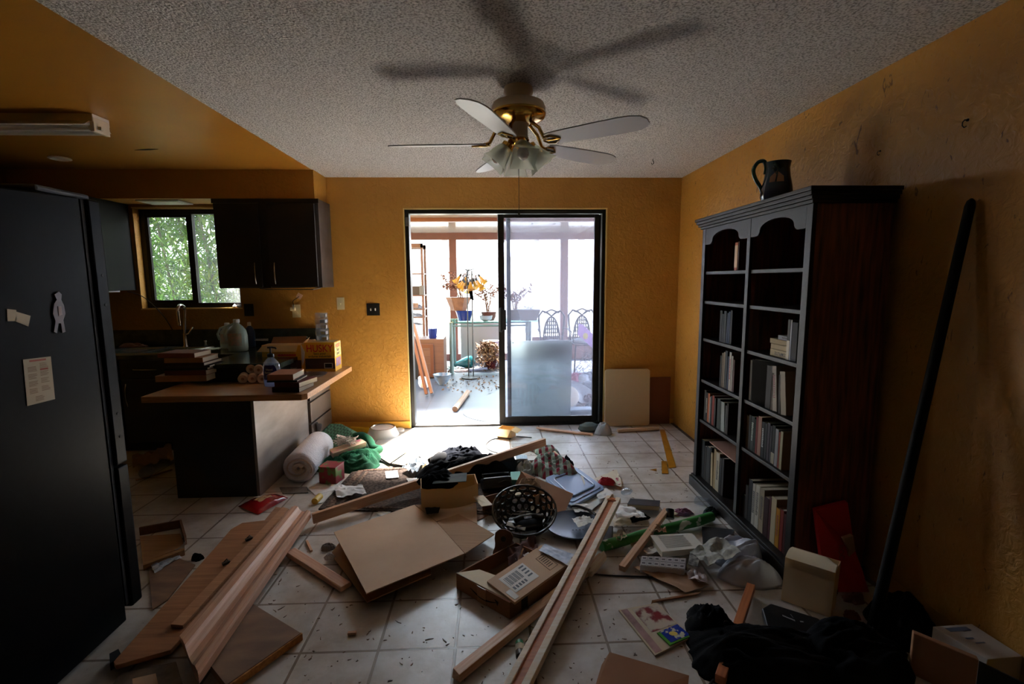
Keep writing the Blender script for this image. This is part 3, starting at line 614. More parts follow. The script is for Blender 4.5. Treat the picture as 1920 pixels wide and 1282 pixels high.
# contractor bag boxes
ylw = mat('box_yellow', '#eeb422', .45); brn = mat('box_brown_band', '#3a2420', .5, '#54302a', 6); redi = mat('husky_red', '#d8202e', .5); blk = mat('print_black', '#141210', .5)
def huskybox(label, x0, x1, y0, y1, h, kind):
    t = thing('trash_bag_box', label, 'box', ((x0+x1)/2, (y0+y1)/2, ZT)); z0 = ZT+.001
    m = MB(); m.m = 0; m.box(x0, y0, z0, x1, y1, z0+h); m.build('carton', ylw, t, bevel=.002)
    m = MB(); m.box(x0+.001, y0-.001, z0+.025, x1-.001, y0, z0+h*.46); m.build('printed_band', brn, t)
    def tx(s, sz, x, z, mt, sx=1, side=0):
        L = (x-(x0+x1)/2, y0-.0016-(y0+y1)/2, z-ZT)
        if side: L = (x1+.0012-(x0+x1)/2, x-(y0+y1)/2, z-ZT)
        o = text(s, sz, Matrix.Translation(L) @ (Matrix.Rotation(pi/2, 4, 'Z') if side else Matrix()) @ Matrix.Rotation(pi/2, 4, 'X'), mt, t, sx=sx); return o
    w = x1-x0; cx_ = (x0+x1)/2
    if kind == 1:
        tx('HUSKY', .085, cx_, z0+h*.79, redi, w/.30)
        tx('Sacs pour', .026, cx_, z0+h*.625, blk); tx('ordures industriels', .026, cx_, z0+h*.53, blk, .95)
        m = MB(); m.box(x1, y0+.004, z0+h*.50, x1+.001, y1-.004, z0+h*.98); m.build('side_print', mat('side_yellow_white', '#dcd2a8', .5, '#e0c640', 40), t)
        tx('HUSKY', .045, (y0+y1)/2, z0+h*.86, redi, .8, 1); tx('Sacs', .035, (y0+y1)/2, z0+h*.72, blk, 1, 1); tx('pour', .035, (y0+y1)/2, z0+h*.6, blk, 1, 1)
        m = MB(); m.box(x1, y0+.02, z0+h*.16, x1+.001, y1-.02, z0+h*.45); m.build('side_picture', mat('side_photo', '#6b7da0', .5, '#b04838', 25), t)
        m = MB(); m.box(x1-.09, y0-.0022, z0+h*.12, x1-.02, y0-.001, z0+h*.30); m.build('printed_badge', 'white', t)
        m = MB(); m.box(x1-.084, y0-.003, z0+h*.14, x1-.026, y0-.002, z0+h*.28); m.build('badge_ground', blk, t)
        o = tx('3 MIL', .022, x1-.055, z0+h*.21, M['white']); o.matrix_local = Matrix.Translation((0, -.0022, 0)) @ o.matrix_local
    else:
        m = MB()
        for k in range(14): m.box(cx_-.03+.0105*k, y0-.0022, z0+h*.61, cx_-.03+.0105*k+.0085, y0-.001, z0+h*(.67+.01*(k % 2)))
        m.build('red_print', redi, t)
        tx('Contractor', .027, cx_+.04, z0+h*.53, blk); tx('Clean-Up Bags', .027, cx_+.04, z0+h*.42, blk)
        m = MB(); m.box(x1-.12, y0-.0022, z0+h*.08, x1-.04, y0-.001, z0+h*.2); m.build('printed_badge', mat('badge_grey', '#b8ab94', .6, '#403830', 60), t)
        m = MB(); m.prism([V((x0+.01, y0, z0+h)), V((x1-.02, y0, z0+h)), V((x1-.03, y0-.02, z0+h-.052)), V((x0-.03, y0-.02, z0+h-.05))], (0, -.002, -.001)); m.build('flap', 'tanbox', t)
        m = MB(); m.prism([V((x0+.02, y1, z0+h)), V((x1, y1, z0+h)), V((x1-.01, y1+.03, z0+h+.055)), V((x0+.03, y1+.03, z0+h+.05))], (0, .002, 0)); m.build('flap', 'cardboard_dark', t)
        m = MB(); m.prism([V((x1, y0, z0+h)), V((x1, y1, z0+h)), V((x1+.03, y1, z0+h+.05)), V((x1+.035, y0, z0+h+.03))], (.002, 0, 0)); m.build('flap', 'tanbox', t)
        m = MB(); m.prism([V((x1+.002, y0-.004, z0+h)), V((x1+.03, y0-.01, z0+h*.75)), V((x1+.02, y0-.012, z0+.1)), V((x1+.006, y0-.006, z0+.06))], (.001, .012, 0)); m.build('bag_edge', 'paper', t)
    m = MB(); m.m = 0; m.box(x0+.01, y0+.01, z0+h+.0005, x1-.01, y1-.01, z0+h+.0015); m.build('top_seam', mat('box_top_tan', '#b08a52', .6), t)
    return t
yb = 4.06
huskybox('yellow HUSKY trash bag box with French print at the end of the peninsula', PY(573, 690, yb).x, PY(629, 690, yb).x, yb, yb+.17, .245, 1)
huskybox('opened yellow box of contractor clean-up bags left of the HUSKY box', PY(493, 690, 4.02).x, PY(566, 690, 4.02).x, 4.02, 4.15, .232, 2)
# tower of clear organiser drawers on top of the box
hx, hy = PY(604, 634, yb+.08).x, yb+.09
t = thing('clear_box_tower', 'tower of five small clear plastic boxes holding white cards on the HUSKY box', 'plastic boxes', (hx, hy, ZT+.248))
for k in range(5):
    z = ZT+.249+.048*k; m = MB(); m.cbox((hx, hy, z+.023), (.09, .06, .045), Matrix.Rotation(.12*(-1)**k, 3, 'Z')); m.build('clear_box', 'clear', t, bevel=.003)
    m = MB(); m.cbox((hx+.018, hy-.004, z+.022), (.042, .05, .026), Matrix.Rotation(.12*(-1)**k+.1, 3, 'Z')); m.build('card_stack', 'paper', t)
lid = P(577, 708, ZT); m = MB(); m.lathe([(.0, 0), (.095, 0), (.12, .012), (.125, .02), (.118, .02), (.09, .006), (0, .006)], 36, TR(lid.x, lid.y+.06, ZT+.001), cap=False)
tag(m.build('clear_plastic_cover', 'clear', smooth=True), 'round clear plastic lid leaning behind the short book stack', 'lid')

# ================= REFRIGERATOR =================
fgm = mat('black_fridge_enamel', '#060708', .36, '#040405', 40, bump=.25, bscale=260, bdist=.0008, spec=.05)
t = thing('refrigerator', 'tall black refrigerator at the left edge with notes and magnets on its side', 'refrigerator', (-2.0, 1.6, 0))
XFR = -1.6
m = MB(); m.prism([V((XFR, 1.22, .02)), V((XFR, 2.02, .02)), V((XFR, 2.02, 1.80)), V((XFR, 1.22, 1.755))], (-.78, 0, 0)); m.build('body', fgm, t, bevel=.006)
m = MB(); m.box(XFR-.78, 2.03, .08, XFR-.004, 2.045, 1.795); m.build('gasket', 'blackmatte', t)
for z0, z1 in ((.70, 1.80), (.06, .69)):
    m = MB(); m.box(XFR-.785, 2.05, z0, XFR+.006, 2.115, z1); d = m.build('door', fgm, t, bevel=.008)
    for z in ((1.50, 1.38, .92, .82) if z0 > .5 else ()):
        m = MB(); m.lathe([(.006, 0), (.006, .002)], 10, TR(XFR+.006, 2.085, z, ry=pi/2)); m.build('screw_hole', 'blackmatte', d)
m = MB(); m.box(XFR-.22, 1.86, 1.797, XFR-.02, 2.10, 1.822); m.build('hinge_cover', mat('dark_hinge_cover', '#3a3d42', .4), t, bevel=.01)
m = MB(); m.box(XFR-.7, 1.95, 0, XFR-.05, 2.05, .06); m.build('toe_grille', 'blackmatte', t)
def onfridge(uv): return [PX(u, v, XFR+.0015) for u, v in uv]
m = MB(); m.prism(onfridge([(43, 674), (95, 668), (103, 748), (51, 761)]), (.0006, 0, 0)); menu = m.build('menu_sheet', 'paper2'); tag(menu, 'yellowed printed menu sheet stuck on the side of the refrigerator', 'paper')
ink = mat('faded_ink', '#8c7358', .8); rk = mat('red_ink', '#a35a4a', .8)
a = onfridge([(43, 674), (95, 668), (103, 748), (51, 761)])
def mp_(u, v): return (a[0]*(1-u)+a[1]*u)*(1-v)+(a[3]*(1-u)+a[2]*u)*v+V((.001, 0, 0))
m = MB()
rr = random.Random(5)
for (u0, v0) in [(.12, .18), (.12, .34), (.12, .5), (.12, .66), (.55, .12), (.55, .3), (.55, .46), (.55, .64), (.3, .84)]:
    for k in range(4): m.prism([mp_(u0, v0+.03*k), mp_(u0+rr.uniform(.18, .34), v0+.03*k), mp_(u0+.3, v0+.03*k+.012), mp_(u0, v0+.03*k+.012)], (.0003, 0, 0))
m.build('printed_lines', ink, menu)
m = MB(); m.prism([mp_(.2, .03), mp_(.8, .03), mp_(.8, .07), mp_(.2, .07)], (.0003, 0, 0)); m.prism([mp_(.55, .24), mp_(.85, .24), mp_(.85, .28), mp_(.55, .28)], (.0003, 0, 0)); m.build('printed_heading', rk, menu)
m = MB(); m.prism(onfridge([(13, 579), (30, 581), (31, 602), (14, 602)]), (.0008, 0, 0)); m.prism(onfridge([(30, 584), (57, 592), (53, 612), (28, 602)]), (.0008, 0, 0))
tag(m.build('business_card', 'paper2'), 'small bent business card stuck on the refrigerator side above the menu', 'card')
m = MB(); body = [(100, 552), (108, 546), (114, 552), (113, 562), (118, 572), (121, 588), (117, 600), (121, 622), (115, 624), (112, 606), (108, 606), (105, 625), (99, 622), (102, 602), (97, 588), (99, 570), (104, 562)]
m.prism(onfridge(body), (.004, 0, 0)); mg = m.build('animal_magnet', mat('rust_enamel', '#3c1410', .4), bevel=.001); tag(mg, 'rust-red animal-shaped magnet on the refrigerator side', 'magnet')
m = MB(); m.prism([p+V((.0045, 0, 0)) for p in onfridge([(106, 574), (112, 574), (114, 590), (108, 592)])], (.001, 0, 0)); m.build('chest_patch', mat('pale_patch', '#7a5c54', .5), mg)

# ================= KITCHEN CEILING =================
a = P(190, 232, 2.40); b_ = P(-260, 228, 2.40)
t = thing('fluorescent_fixture', 'long bare fluorescent strip light fixture on the orange kitchen ceiling', 'light fixture', (a.x-.6, a.y, 2.44))
y0 = a.y; m = MB(); m.box(a.x-1.22, y0-.065, 2.395, a.x, y0+.065, 2.439); m.build('channel', 'whitegloss', t, bevel=.003)
m = MB(); m.prism([V((a.x-1.2, y0-.10, 2.37)), V((a.x-1.2, y0-.065, 2.398)), V((a.x-1.2, y0+.065, 2.398)), V((a.x-1.2, y0+.10, 2.37)), V((a.x-1.2, y0+.06, 2.39)), V((a.x-1.2, y0-.06, 2.39))], (1.18, 0, 0)); m.build('reflector', 'whitegloss', t)
for s in (-.045, .045): m = MB(); m.tube([(a.x-1.17, y0+s, 2.362), (a.x-.03, y0+s, 2.362)], .016, 12); m.build('tube', mat('unlit_tube', '#cfcfca', .3), t, smooth=True)
m = MB(); m.box(a.x-.022, y0-.06, 2.34, a.x+.002, y0+.06, 2.42); m.box(a.x+.002, y0-.03, 2.355, a.x+.018, y0-.01, 2.375); m.build('end_socket', mat('socket_white', '#c8c0ae', .5), t, bevel=.003)
q = P(112, 298, 2.43); m = MB(); m.lathe([(.07, 2.4395), (.075, 2.43), (.06, 2.425), (.05, 2.432), (.045, 2.4395)], 28, Matrix.Translation((q.x, q.y, 0)))
tag(m.build('ceiling_ring', 'white', smooth=True), 'pale round mounting ring on the kitchen ceiling near the soffit', 'mounting plate')
q = P(272, 280, 2.44); m = MB(); m.prism([V((q.x+x, q.y+y, 2.4395)) for x, y in ((-.09, .02), (-.03, .0), (.03, -.015), (.1, -.01), (.03, .015), (-.01, .02))], (0, 0, -.002))
tag(m.build('ceiling_tear', 'blackmatte'), 'dark torn slit in the orange kitchen ceiling', 'hole')
# ================= BOOKCASE =================
BX0, BX1, BY0, BY1, BH = 1.425, 1.80, 2.175, 3.325, 1.80
YD0, YD1 = 2.70, 2.735      # divider
t = thing('bookcase', 'tall dark oak bookcase with arched top rail against the right wall', 'bookcase', (1.61, 2.75, 0))
dw = wood('bookcase_oak', '#2e1711', '#140a07', .36, 2.2); dfm = mat('bookcase_front', '#1d1713', .45, '#110d0a', 6, (1.2, 26, 26), bump=.15, bscale=4, spec=.22)
def bpart(name, x0, y0, z0, x1, y1, z1, mt=dw, bevel=.002): m = MB(); m.box(x0, y0, z0, x1, y1, z1); return m.build(name, mt, t, bevel=bevel)
vert = mat('bookcase_side_oak', '#8a4a30', .42, '#2e160e', 3, (18, 18, 1.3), bump=.15, bscale=5, lo=.3, hi=.7)
bpart('side_panel', BX0+.02, BY0, .0, BX1, BY0+.022, BH, vert); bpart('side_panel', BX0+.02, BY1-.022, .0, BX1, BY1, BH, vert)
bpart('divider', BX0+.02, YD0+.006, .08, BX1-.01, YD1-.006, BH, vert); bpart('back_panel', BX1-.012, BY0+.022, .08, BX1, BY1-.022, BH, vert)
bpart('stile', BX0, BY0, .08, BX0+.02, BY0+.045, BH, dfm); bpart('stile', BX0, BY1-.045, .08, BX0+.02, BY1, BH, dfm); bpart('stile', BX0, YD0, .08, BX0+.02, YD1, BH, dfm)
def arch(y0, y1):
    pts = [(y0, BH), (y0, BH-.105)]; w = y1-y0; pts += [(y0+w*.12, BH-.105)]
    for k in range(0, 5): a = k/4*pi/2; pts.append((y0+w*(.12+.07*sin(a)), BH-.105+.03*(1-cos(a))))
    for k in range(1, 12): a = pi*k/12; pts.append((y0+w*(.5-.31*cos(a)), BH-.075+.045*sin(a)))
    for k in range(4, -1, -1): a = k/4*pi/2; pts.append((y1-w*(.12+.07*sin(a)), BH-.105+.03*(1-cos(a))))
    pts += [(y1, BH-.105), (y1, BH)]; m = MB(); m.prism([V((BX0+.001, y, z)) for y, z in pts], (.018, 0, 0)); m.build('arched_rail', dfm, t, bevel=.0015)
arch(BY0+.045, YD0); arch(YD1, BY1-.045)
bpart('top_board', BX0, BY0, BH, BX1, BY1, BH+.012)
m = MB()
for i, (z0, z1, e) in enumerate(((1.80, 1.815, .012), (1.815, 1.832, .024), (1.832, 1.85, .034), (1.85, 1.868, .042))): m.box(BX0-e, BY0-e, z0, BX1, BY1+e, z1)
m.build('crown_moulding', dfm, t, bevel=.003)
m = MB(); m.box(BX0-.022, BY0-.015, 0, BX0+.02, BY1+.015, .07); m.box(BX0-.012, BY0-.008, .07, BX0+.02, BY1+.008, .085); m.box(BX0+.02, BY0-.012, 0, BX1, BY0-.0, .075); m.build('plinth', dfm, t, bevel=.003)
SH = [1.518, 1.322, 1.068, .782, .50, .085]
for z in SH:
    for y0, y1 in ((BY0+.023, YD0), (YD1, BY1-.023)): bpart('shelf', BX0+.012, y0, z-.02, BX1-.012, y1, z, dfm)
# books: y runs from right (near) to left (far); shelf row listed left to right as seen
ORD = ['first', 'second', 'third', 'fourth', 'fifth', 'sixth', 'seventh', 'eighth', 'ninth', 'tenth', 'eleventh', 'twelfth', 'thirteenth', 'fourteenth']
def row(col, si, ystart, items, where, xf=1.455):
    """items: (thickness, height, depth, colour, colourname, lean, title, titlecolour)"""
    y = ystart; z = SH[si]+.0006
    for i, it in enumerate(items):
        th, h, d, cov, nm, lean = it[:6]
        if th < 0: y += th; continue   # gap
        y -= th/2+.0006; ln = Rd(lean); zz = z
        Mx = TR(xf, y, zz, -pi/2) @ Matrix.Rotation(ln, 4, 'Y') if 1 else None
        if lean: # pivot on the lower corner so that it stands on the shelf
            Mx = TR(xf, y, zz+abs(sin(ln))*th/2, -pi/2) @ Matrix.Rotation(ln, 4, 'Y')
        book(f'{nm} book, {ORD[i]} along the {where}', Mx, th, h, d, cov, 'books on the '+where+' of the bookcase', it[6] if len(it) > 6 else None, it[7] if len(it) > 7 else '#c8bfa8', band=it[8] if len(it) > 8 else None)
        y -= th/2+.0006+abs(sin(ln))*h*.35
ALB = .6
LW, RW = 'left column', 'right column'
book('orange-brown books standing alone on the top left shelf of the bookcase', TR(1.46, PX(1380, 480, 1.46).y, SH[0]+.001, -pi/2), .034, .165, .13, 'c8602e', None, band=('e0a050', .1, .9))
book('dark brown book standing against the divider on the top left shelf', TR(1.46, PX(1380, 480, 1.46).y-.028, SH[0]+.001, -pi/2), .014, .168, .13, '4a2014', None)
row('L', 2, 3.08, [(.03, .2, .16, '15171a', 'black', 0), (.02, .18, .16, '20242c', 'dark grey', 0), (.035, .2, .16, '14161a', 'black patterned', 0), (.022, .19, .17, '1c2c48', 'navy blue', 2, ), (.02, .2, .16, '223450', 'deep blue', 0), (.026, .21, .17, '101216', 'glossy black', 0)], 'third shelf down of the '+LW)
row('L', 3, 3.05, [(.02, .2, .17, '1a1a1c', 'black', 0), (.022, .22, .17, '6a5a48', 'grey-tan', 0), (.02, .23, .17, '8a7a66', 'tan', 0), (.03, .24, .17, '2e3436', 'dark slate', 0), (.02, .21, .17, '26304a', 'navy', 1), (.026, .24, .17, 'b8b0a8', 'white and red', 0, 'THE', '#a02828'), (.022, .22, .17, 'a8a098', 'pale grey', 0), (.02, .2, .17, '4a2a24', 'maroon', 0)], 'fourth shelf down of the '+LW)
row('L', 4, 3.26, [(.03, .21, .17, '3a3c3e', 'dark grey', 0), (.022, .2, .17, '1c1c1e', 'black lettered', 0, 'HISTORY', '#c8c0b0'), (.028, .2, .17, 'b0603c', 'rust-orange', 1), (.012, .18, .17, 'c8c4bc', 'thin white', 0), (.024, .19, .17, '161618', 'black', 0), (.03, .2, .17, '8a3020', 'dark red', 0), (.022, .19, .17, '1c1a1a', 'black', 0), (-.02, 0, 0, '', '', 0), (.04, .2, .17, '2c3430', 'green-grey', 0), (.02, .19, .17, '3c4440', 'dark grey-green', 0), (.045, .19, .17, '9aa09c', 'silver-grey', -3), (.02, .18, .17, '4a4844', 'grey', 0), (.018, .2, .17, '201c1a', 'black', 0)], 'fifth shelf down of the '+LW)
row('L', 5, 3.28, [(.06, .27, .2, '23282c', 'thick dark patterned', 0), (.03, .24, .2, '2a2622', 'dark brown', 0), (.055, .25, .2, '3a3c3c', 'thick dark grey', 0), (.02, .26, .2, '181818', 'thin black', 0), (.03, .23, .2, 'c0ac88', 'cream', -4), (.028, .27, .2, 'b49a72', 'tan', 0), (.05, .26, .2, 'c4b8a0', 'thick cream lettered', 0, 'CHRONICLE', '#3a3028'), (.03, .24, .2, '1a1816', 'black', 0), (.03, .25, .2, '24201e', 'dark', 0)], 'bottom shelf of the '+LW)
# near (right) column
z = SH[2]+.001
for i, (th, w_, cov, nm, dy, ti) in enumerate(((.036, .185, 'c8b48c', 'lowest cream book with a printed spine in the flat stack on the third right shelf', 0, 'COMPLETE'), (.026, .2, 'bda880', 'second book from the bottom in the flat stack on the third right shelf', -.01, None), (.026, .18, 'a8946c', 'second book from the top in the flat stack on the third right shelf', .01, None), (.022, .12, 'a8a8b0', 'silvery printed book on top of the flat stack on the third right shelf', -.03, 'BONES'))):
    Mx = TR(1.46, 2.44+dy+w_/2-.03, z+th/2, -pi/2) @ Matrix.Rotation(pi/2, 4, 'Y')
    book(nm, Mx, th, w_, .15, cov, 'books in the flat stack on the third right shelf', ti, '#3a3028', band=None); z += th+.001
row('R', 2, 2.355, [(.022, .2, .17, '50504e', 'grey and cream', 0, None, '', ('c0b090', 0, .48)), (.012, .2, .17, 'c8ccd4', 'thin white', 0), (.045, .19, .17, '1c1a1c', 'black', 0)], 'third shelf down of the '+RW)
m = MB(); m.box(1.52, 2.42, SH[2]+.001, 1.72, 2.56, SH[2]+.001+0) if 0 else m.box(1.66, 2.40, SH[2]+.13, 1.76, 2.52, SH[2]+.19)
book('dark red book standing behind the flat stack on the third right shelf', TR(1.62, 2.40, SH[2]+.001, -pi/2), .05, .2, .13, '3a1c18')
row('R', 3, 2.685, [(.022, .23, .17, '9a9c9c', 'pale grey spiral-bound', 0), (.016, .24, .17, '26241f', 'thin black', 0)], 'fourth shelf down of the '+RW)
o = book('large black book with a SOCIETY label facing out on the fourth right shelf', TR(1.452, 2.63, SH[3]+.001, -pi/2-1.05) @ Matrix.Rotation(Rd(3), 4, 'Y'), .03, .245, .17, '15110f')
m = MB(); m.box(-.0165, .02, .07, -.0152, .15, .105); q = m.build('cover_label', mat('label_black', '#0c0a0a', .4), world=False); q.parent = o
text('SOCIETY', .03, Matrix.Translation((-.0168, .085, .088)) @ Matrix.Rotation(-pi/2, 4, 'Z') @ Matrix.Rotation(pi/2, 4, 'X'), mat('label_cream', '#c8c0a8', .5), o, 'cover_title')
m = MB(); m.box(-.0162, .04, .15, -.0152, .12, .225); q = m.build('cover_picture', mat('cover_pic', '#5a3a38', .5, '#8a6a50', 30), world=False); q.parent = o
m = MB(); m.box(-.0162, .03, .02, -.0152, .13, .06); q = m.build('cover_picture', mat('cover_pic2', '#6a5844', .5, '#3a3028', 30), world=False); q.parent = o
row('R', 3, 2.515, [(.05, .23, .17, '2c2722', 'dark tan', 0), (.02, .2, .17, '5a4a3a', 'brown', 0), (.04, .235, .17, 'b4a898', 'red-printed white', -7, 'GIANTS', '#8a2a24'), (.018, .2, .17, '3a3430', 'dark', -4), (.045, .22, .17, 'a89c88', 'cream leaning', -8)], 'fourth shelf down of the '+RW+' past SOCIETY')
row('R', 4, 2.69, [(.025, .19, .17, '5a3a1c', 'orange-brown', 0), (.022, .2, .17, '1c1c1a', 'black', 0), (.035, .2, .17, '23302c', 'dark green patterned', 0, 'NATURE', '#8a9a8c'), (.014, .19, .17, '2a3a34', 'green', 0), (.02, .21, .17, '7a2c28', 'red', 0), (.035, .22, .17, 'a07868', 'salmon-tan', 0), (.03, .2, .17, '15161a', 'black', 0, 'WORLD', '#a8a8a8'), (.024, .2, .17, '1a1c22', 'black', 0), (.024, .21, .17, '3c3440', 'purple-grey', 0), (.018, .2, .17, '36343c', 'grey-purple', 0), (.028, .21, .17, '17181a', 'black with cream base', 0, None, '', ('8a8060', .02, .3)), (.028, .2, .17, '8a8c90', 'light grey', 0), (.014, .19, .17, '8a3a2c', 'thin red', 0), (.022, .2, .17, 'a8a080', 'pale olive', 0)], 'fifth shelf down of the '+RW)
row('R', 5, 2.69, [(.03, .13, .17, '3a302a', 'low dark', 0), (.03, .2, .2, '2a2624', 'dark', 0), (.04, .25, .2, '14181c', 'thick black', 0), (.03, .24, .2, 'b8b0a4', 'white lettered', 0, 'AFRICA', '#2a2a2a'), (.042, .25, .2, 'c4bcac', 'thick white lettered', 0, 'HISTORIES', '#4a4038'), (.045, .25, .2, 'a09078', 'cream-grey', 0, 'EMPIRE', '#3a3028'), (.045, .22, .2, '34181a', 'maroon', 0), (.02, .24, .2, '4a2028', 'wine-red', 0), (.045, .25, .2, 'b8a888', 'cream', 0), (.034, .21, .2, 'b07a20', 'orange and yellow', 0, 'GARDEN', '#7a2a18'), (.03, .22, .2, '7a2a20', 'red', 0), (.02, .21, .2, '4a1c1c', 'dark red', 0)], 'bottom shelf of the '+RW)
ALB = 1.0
# papers lying on the bottom-left books
slab('magazine', 'pinkish magazine lying flat on the books of the bottom left shelf', 'magazine', [V((1.46, 2.80, .365)), V((1.46, 3.16, .375)), V((1.66, 3.16, .375)), V((1.66, 2.80, .365))], .006, mat('pink_magazine', '#a07868', .5))
# pitcher on top
q = PX(1457, 368, 1.6); px_, py_ = 1.58, 2.74
t = thing('ceramic_pitcher', 'dark blue and green ceramic pitcher with a tree design on top of the bookcase', 'pitcher', (px_, py_, 1.868))
bl = mat('dark_blue_glaze', '#16203a', .15, '#1a2a2c', 9); X = TR(px_, py_, 1.869, Rd(58))
m = MB(); m.lathe([(.055, 0), (.072, .01), (.082, .05), (.078, .10), (.066, .155), (.06, .20), (.066, .235), (.062, .235), (.055, .2), (.058, .15), (.0, .05)], 32, X, cap=False); m.build('body', bl, t, smooth=True)
curvobj('handle', None, None, [X @ V(p) for p in ((-.01, .065, .05), (-.01, .078, .10), (-.01, .108, .155), (-.01, .12, .205), (-.01, .10, .243), (-.01, .07, .246), (-.01, .058, .215), (-.01, .06, .175))], .011, mat('dark_green_glaze', '#123a2a', .12), n=10, parent=t)
X = TR(px_, py_, 1.869, Rd(15))
def onp(a, z, r=.001):
    pr = [(0, .055), (.01, .072), (.05, .082), (.10, .078), (.155, .066), (.20, .06), (.235, .066)]
    for (za, ra), (zb, rb) in zip(pr, pr[1:]):
        if za <= z <= zb: R = ra+(rb-ra)*(z-za)/(zb-za)
    return X @ V((-(R+r)*cos(a), -(R+r)*sin(a), z))
m = MB(); m.grid(lambda a, b: onp(.25+1.0*a, .12+.06*b*(1-abs(a-.5))), 8, 4); m.build('painted_sun', mat('ochre_glaze', '#8a5a3a', .2), t, smooth=True)
m = MB(); m.tube([onp(.7, .12), onp(.75, .15), onp(.8, .19), onp(.7, .215)], .004, 6); m.tube([onp(.75, .16), onp(.5, .18)], .003, 6)
for a, z in ((.45, .195), (.75, .21), (1.0, .2), (.6, .215)): m.lathe([(.001, -.012), (.014, 0), (.001, .012)], 8, Matrix.Translation(onp(a, z)))
m.build('painted_tree', mat('green_black_glaze', '#14241a', .2), t, smooth=True)
m = MB(); m.prism([V((1.66, 2.32, 1.8685)), V((1.70, 2.25, 1.8685)), V((1.72, 2.30, 1.8685))], (0, 0, .012)); tag(m.build('plaster_chip', 'cardboard_dark'), 'small dark chip lying on top of the bookcase', 'debris')
# ================= TALL POLE =================
a = P(1633, 1198, 0)+V((0, 0, .02)); b_ = PX(1822, 372, XR-.02)
m = MB(); d = (b_-a).normalized(); m.tube([a, a+d*.02, b_-d*.03, b_-d*.01, b_], [.021, .022, .017, .013, .004], 14)
tag(m.build('wooden_pole', mat('dark_iron_pole', '#0c0a08', .7, '#070605', 6, spec=.15), smooth=True), 'long dark round pole leaning against the right wall', 'pole')
# ================= THINGS ON THE FLOOR =================
def Q(uv, z): return [P(u, v, z if not isinstance(z, (list, tuple)) else z[i]) for i, (u, v) in enumerate(uv)]
# --- by the door ---
sw = mat('white_melamine', '#cdbb98', .5)
def roundboard(name, label, cat, x0, x1, z0, z1, y, th, r, mt, tilt=.03):
    pts = []
    for cx, cz, a0 in ((x1-r, z0+r, -pi/2), (x1-r, z1-r, 0), (x0+r, z1-r, pi/2), (x0+r, z0+r, pi)):
        for k in range(6): a = a0+k/5*pi/2; pts.append((cx+r*cos(a), cz+r*sin(a)))
    m = MB(); m.prism([V((x, y+tilt*(z-z0)/(z1-z0), z)) for x, z in pts], (0, -th, 0)); return tag(m.build(name, mt, bevel=.002), label, cat)
a, b_ = PY(1134, 692, 4.79), PY(1218, 800, 4.74)
roundboard('white_board', 'cream rounded-corner board leaning on the wall right of the sliding door', 'board', a.x, b_.x, .003, a.z, 4.765, .018, .03, sw)
a, b_ = PY(1216, 707, 4.81), PY(1255, 800, 4.80)
m = MB(); m.box(a.x, 4.80, .003, b_.x, 4.819, a.z); tag(m.build('brown_board', mat('red_brown_board', '#6e3a1c', .6), bevel=.002), 'red-brown board standing in the corner behind the cream board', 'board')
a, b_ = P(1158, 807, .02), P(1235, 803, .02); m = MB(); m.tube([a, b_], .018, 16); tag(m.build('wooden_dowel', mat('pale_dowel', '#c8a888', .6), smooth=True), 'pale round dowel lying in front of the cream board', 'dowel')
a, b_ = P(1010, 803, .015), P(1108, 814, .012); beamobj('wood_strip', 'splintered wood strip lying below the glass door', 'wood strip', a, b_, .05, .014, 'pine', jag=.03, seed=2)
q = P(1106, 812); 
m = MB(); m.lathe([(.0, 0), (.07, 0), (.10, .03), (.085, .065), (.04, .085), (0, .09)], 24, TR(q.x, q.y+.06, 0, .2), 1.1, .7, cap=False); tag(m.build('felt_pad', mat('grey_green_felt', '#5b6662', .9), smooth=True), 'round grey-green cap lying at the foot of the door frame', 'cap')
q = P(1133, 815); heap('plastic_bag', 'small clear crumpled plastic bag standing below the cream board', 'bag', q.x, q.y+.03, .085, .07, .16, mat('clear_bag_film', '#d4d8dc', .2, trans=.35, bump=.6, bscale=30), seed=8, fold=.5, fr=3, edge=.05)
# small open cardboard box with twine
a = P(950, 821); t = thing('small_carton', 'small open cardboard carton at the foot of the door stile', 'box', a); X = TR(a.x, a.y+.05, 0, Rd(-25)); tb = 'tanbox'
m = MB()
for p in ([(-.07, -.06), (.07, -.06)], [(.07, -.06), (.07, .06)], [(.07, .06), (-.07, .06)], [(-.07, .06), (-.07, -.06)]):
    A, B = p; m.prism([X @ V((*A, .001)), X @ V((*B, .001)), X @ V((*B, .085)), X @ V((*A, .085))], X.to_3x3() @ V((-(B[1]-A[1])*.02, (B[0]-A[0])*.02, 0)))
m.prism([X @ V(p) for p in ((-.07, -.06, .001), (.07, -.06, .001), (.07, .06, .001), (-.07, .06, .001))], (0, 0, .002)); m.build('body', tb, t)
m = MB(); m.prism([X @ V(p) for p in ((.07, -.06, .085), (.07, .06, .085), (.13, .07, .06), (.13, -.05, .06))], (0, 0, .002)); m.build('flap', tb, t)
m = MB(); m.prism([X @ V(p) for p in ((-.07, -.06, .085), (.07, -.06, .085), (.06, -.12, .03), (-.08, -.11, .03))], (0, 0, .002)); m.build('flap', tb, t)
curvobj('black_cable', 'black cable curling on the tiles beside the small carton', 'cable', Q([(958, 822), (940, 821), (922, 824), (911, 834), (917, 843), (935, 849), (950, 850)], .005), .005, 'black')
curvobj('allen_key', 'small black T-shaped tool lying on the tiles behind the long beam', 'tool', Q([(968, 818), (983, 819), (997, 820)], .006), .005, 'black')
t = thing('adhesive_strips', 'long amber strip of old tape stuck to the tiles near the bookcase', 'tape', P(1252, 840))
tape = mat('amber_tape', '#b07a24', .3, '#9a6418', 9)
m = MB(); m.prism(Q([(1237, 805), (1246, 805), (1268, 876), (1254, 877)], .004), (0, 0, -.003)); m.build('tape', tape, t)
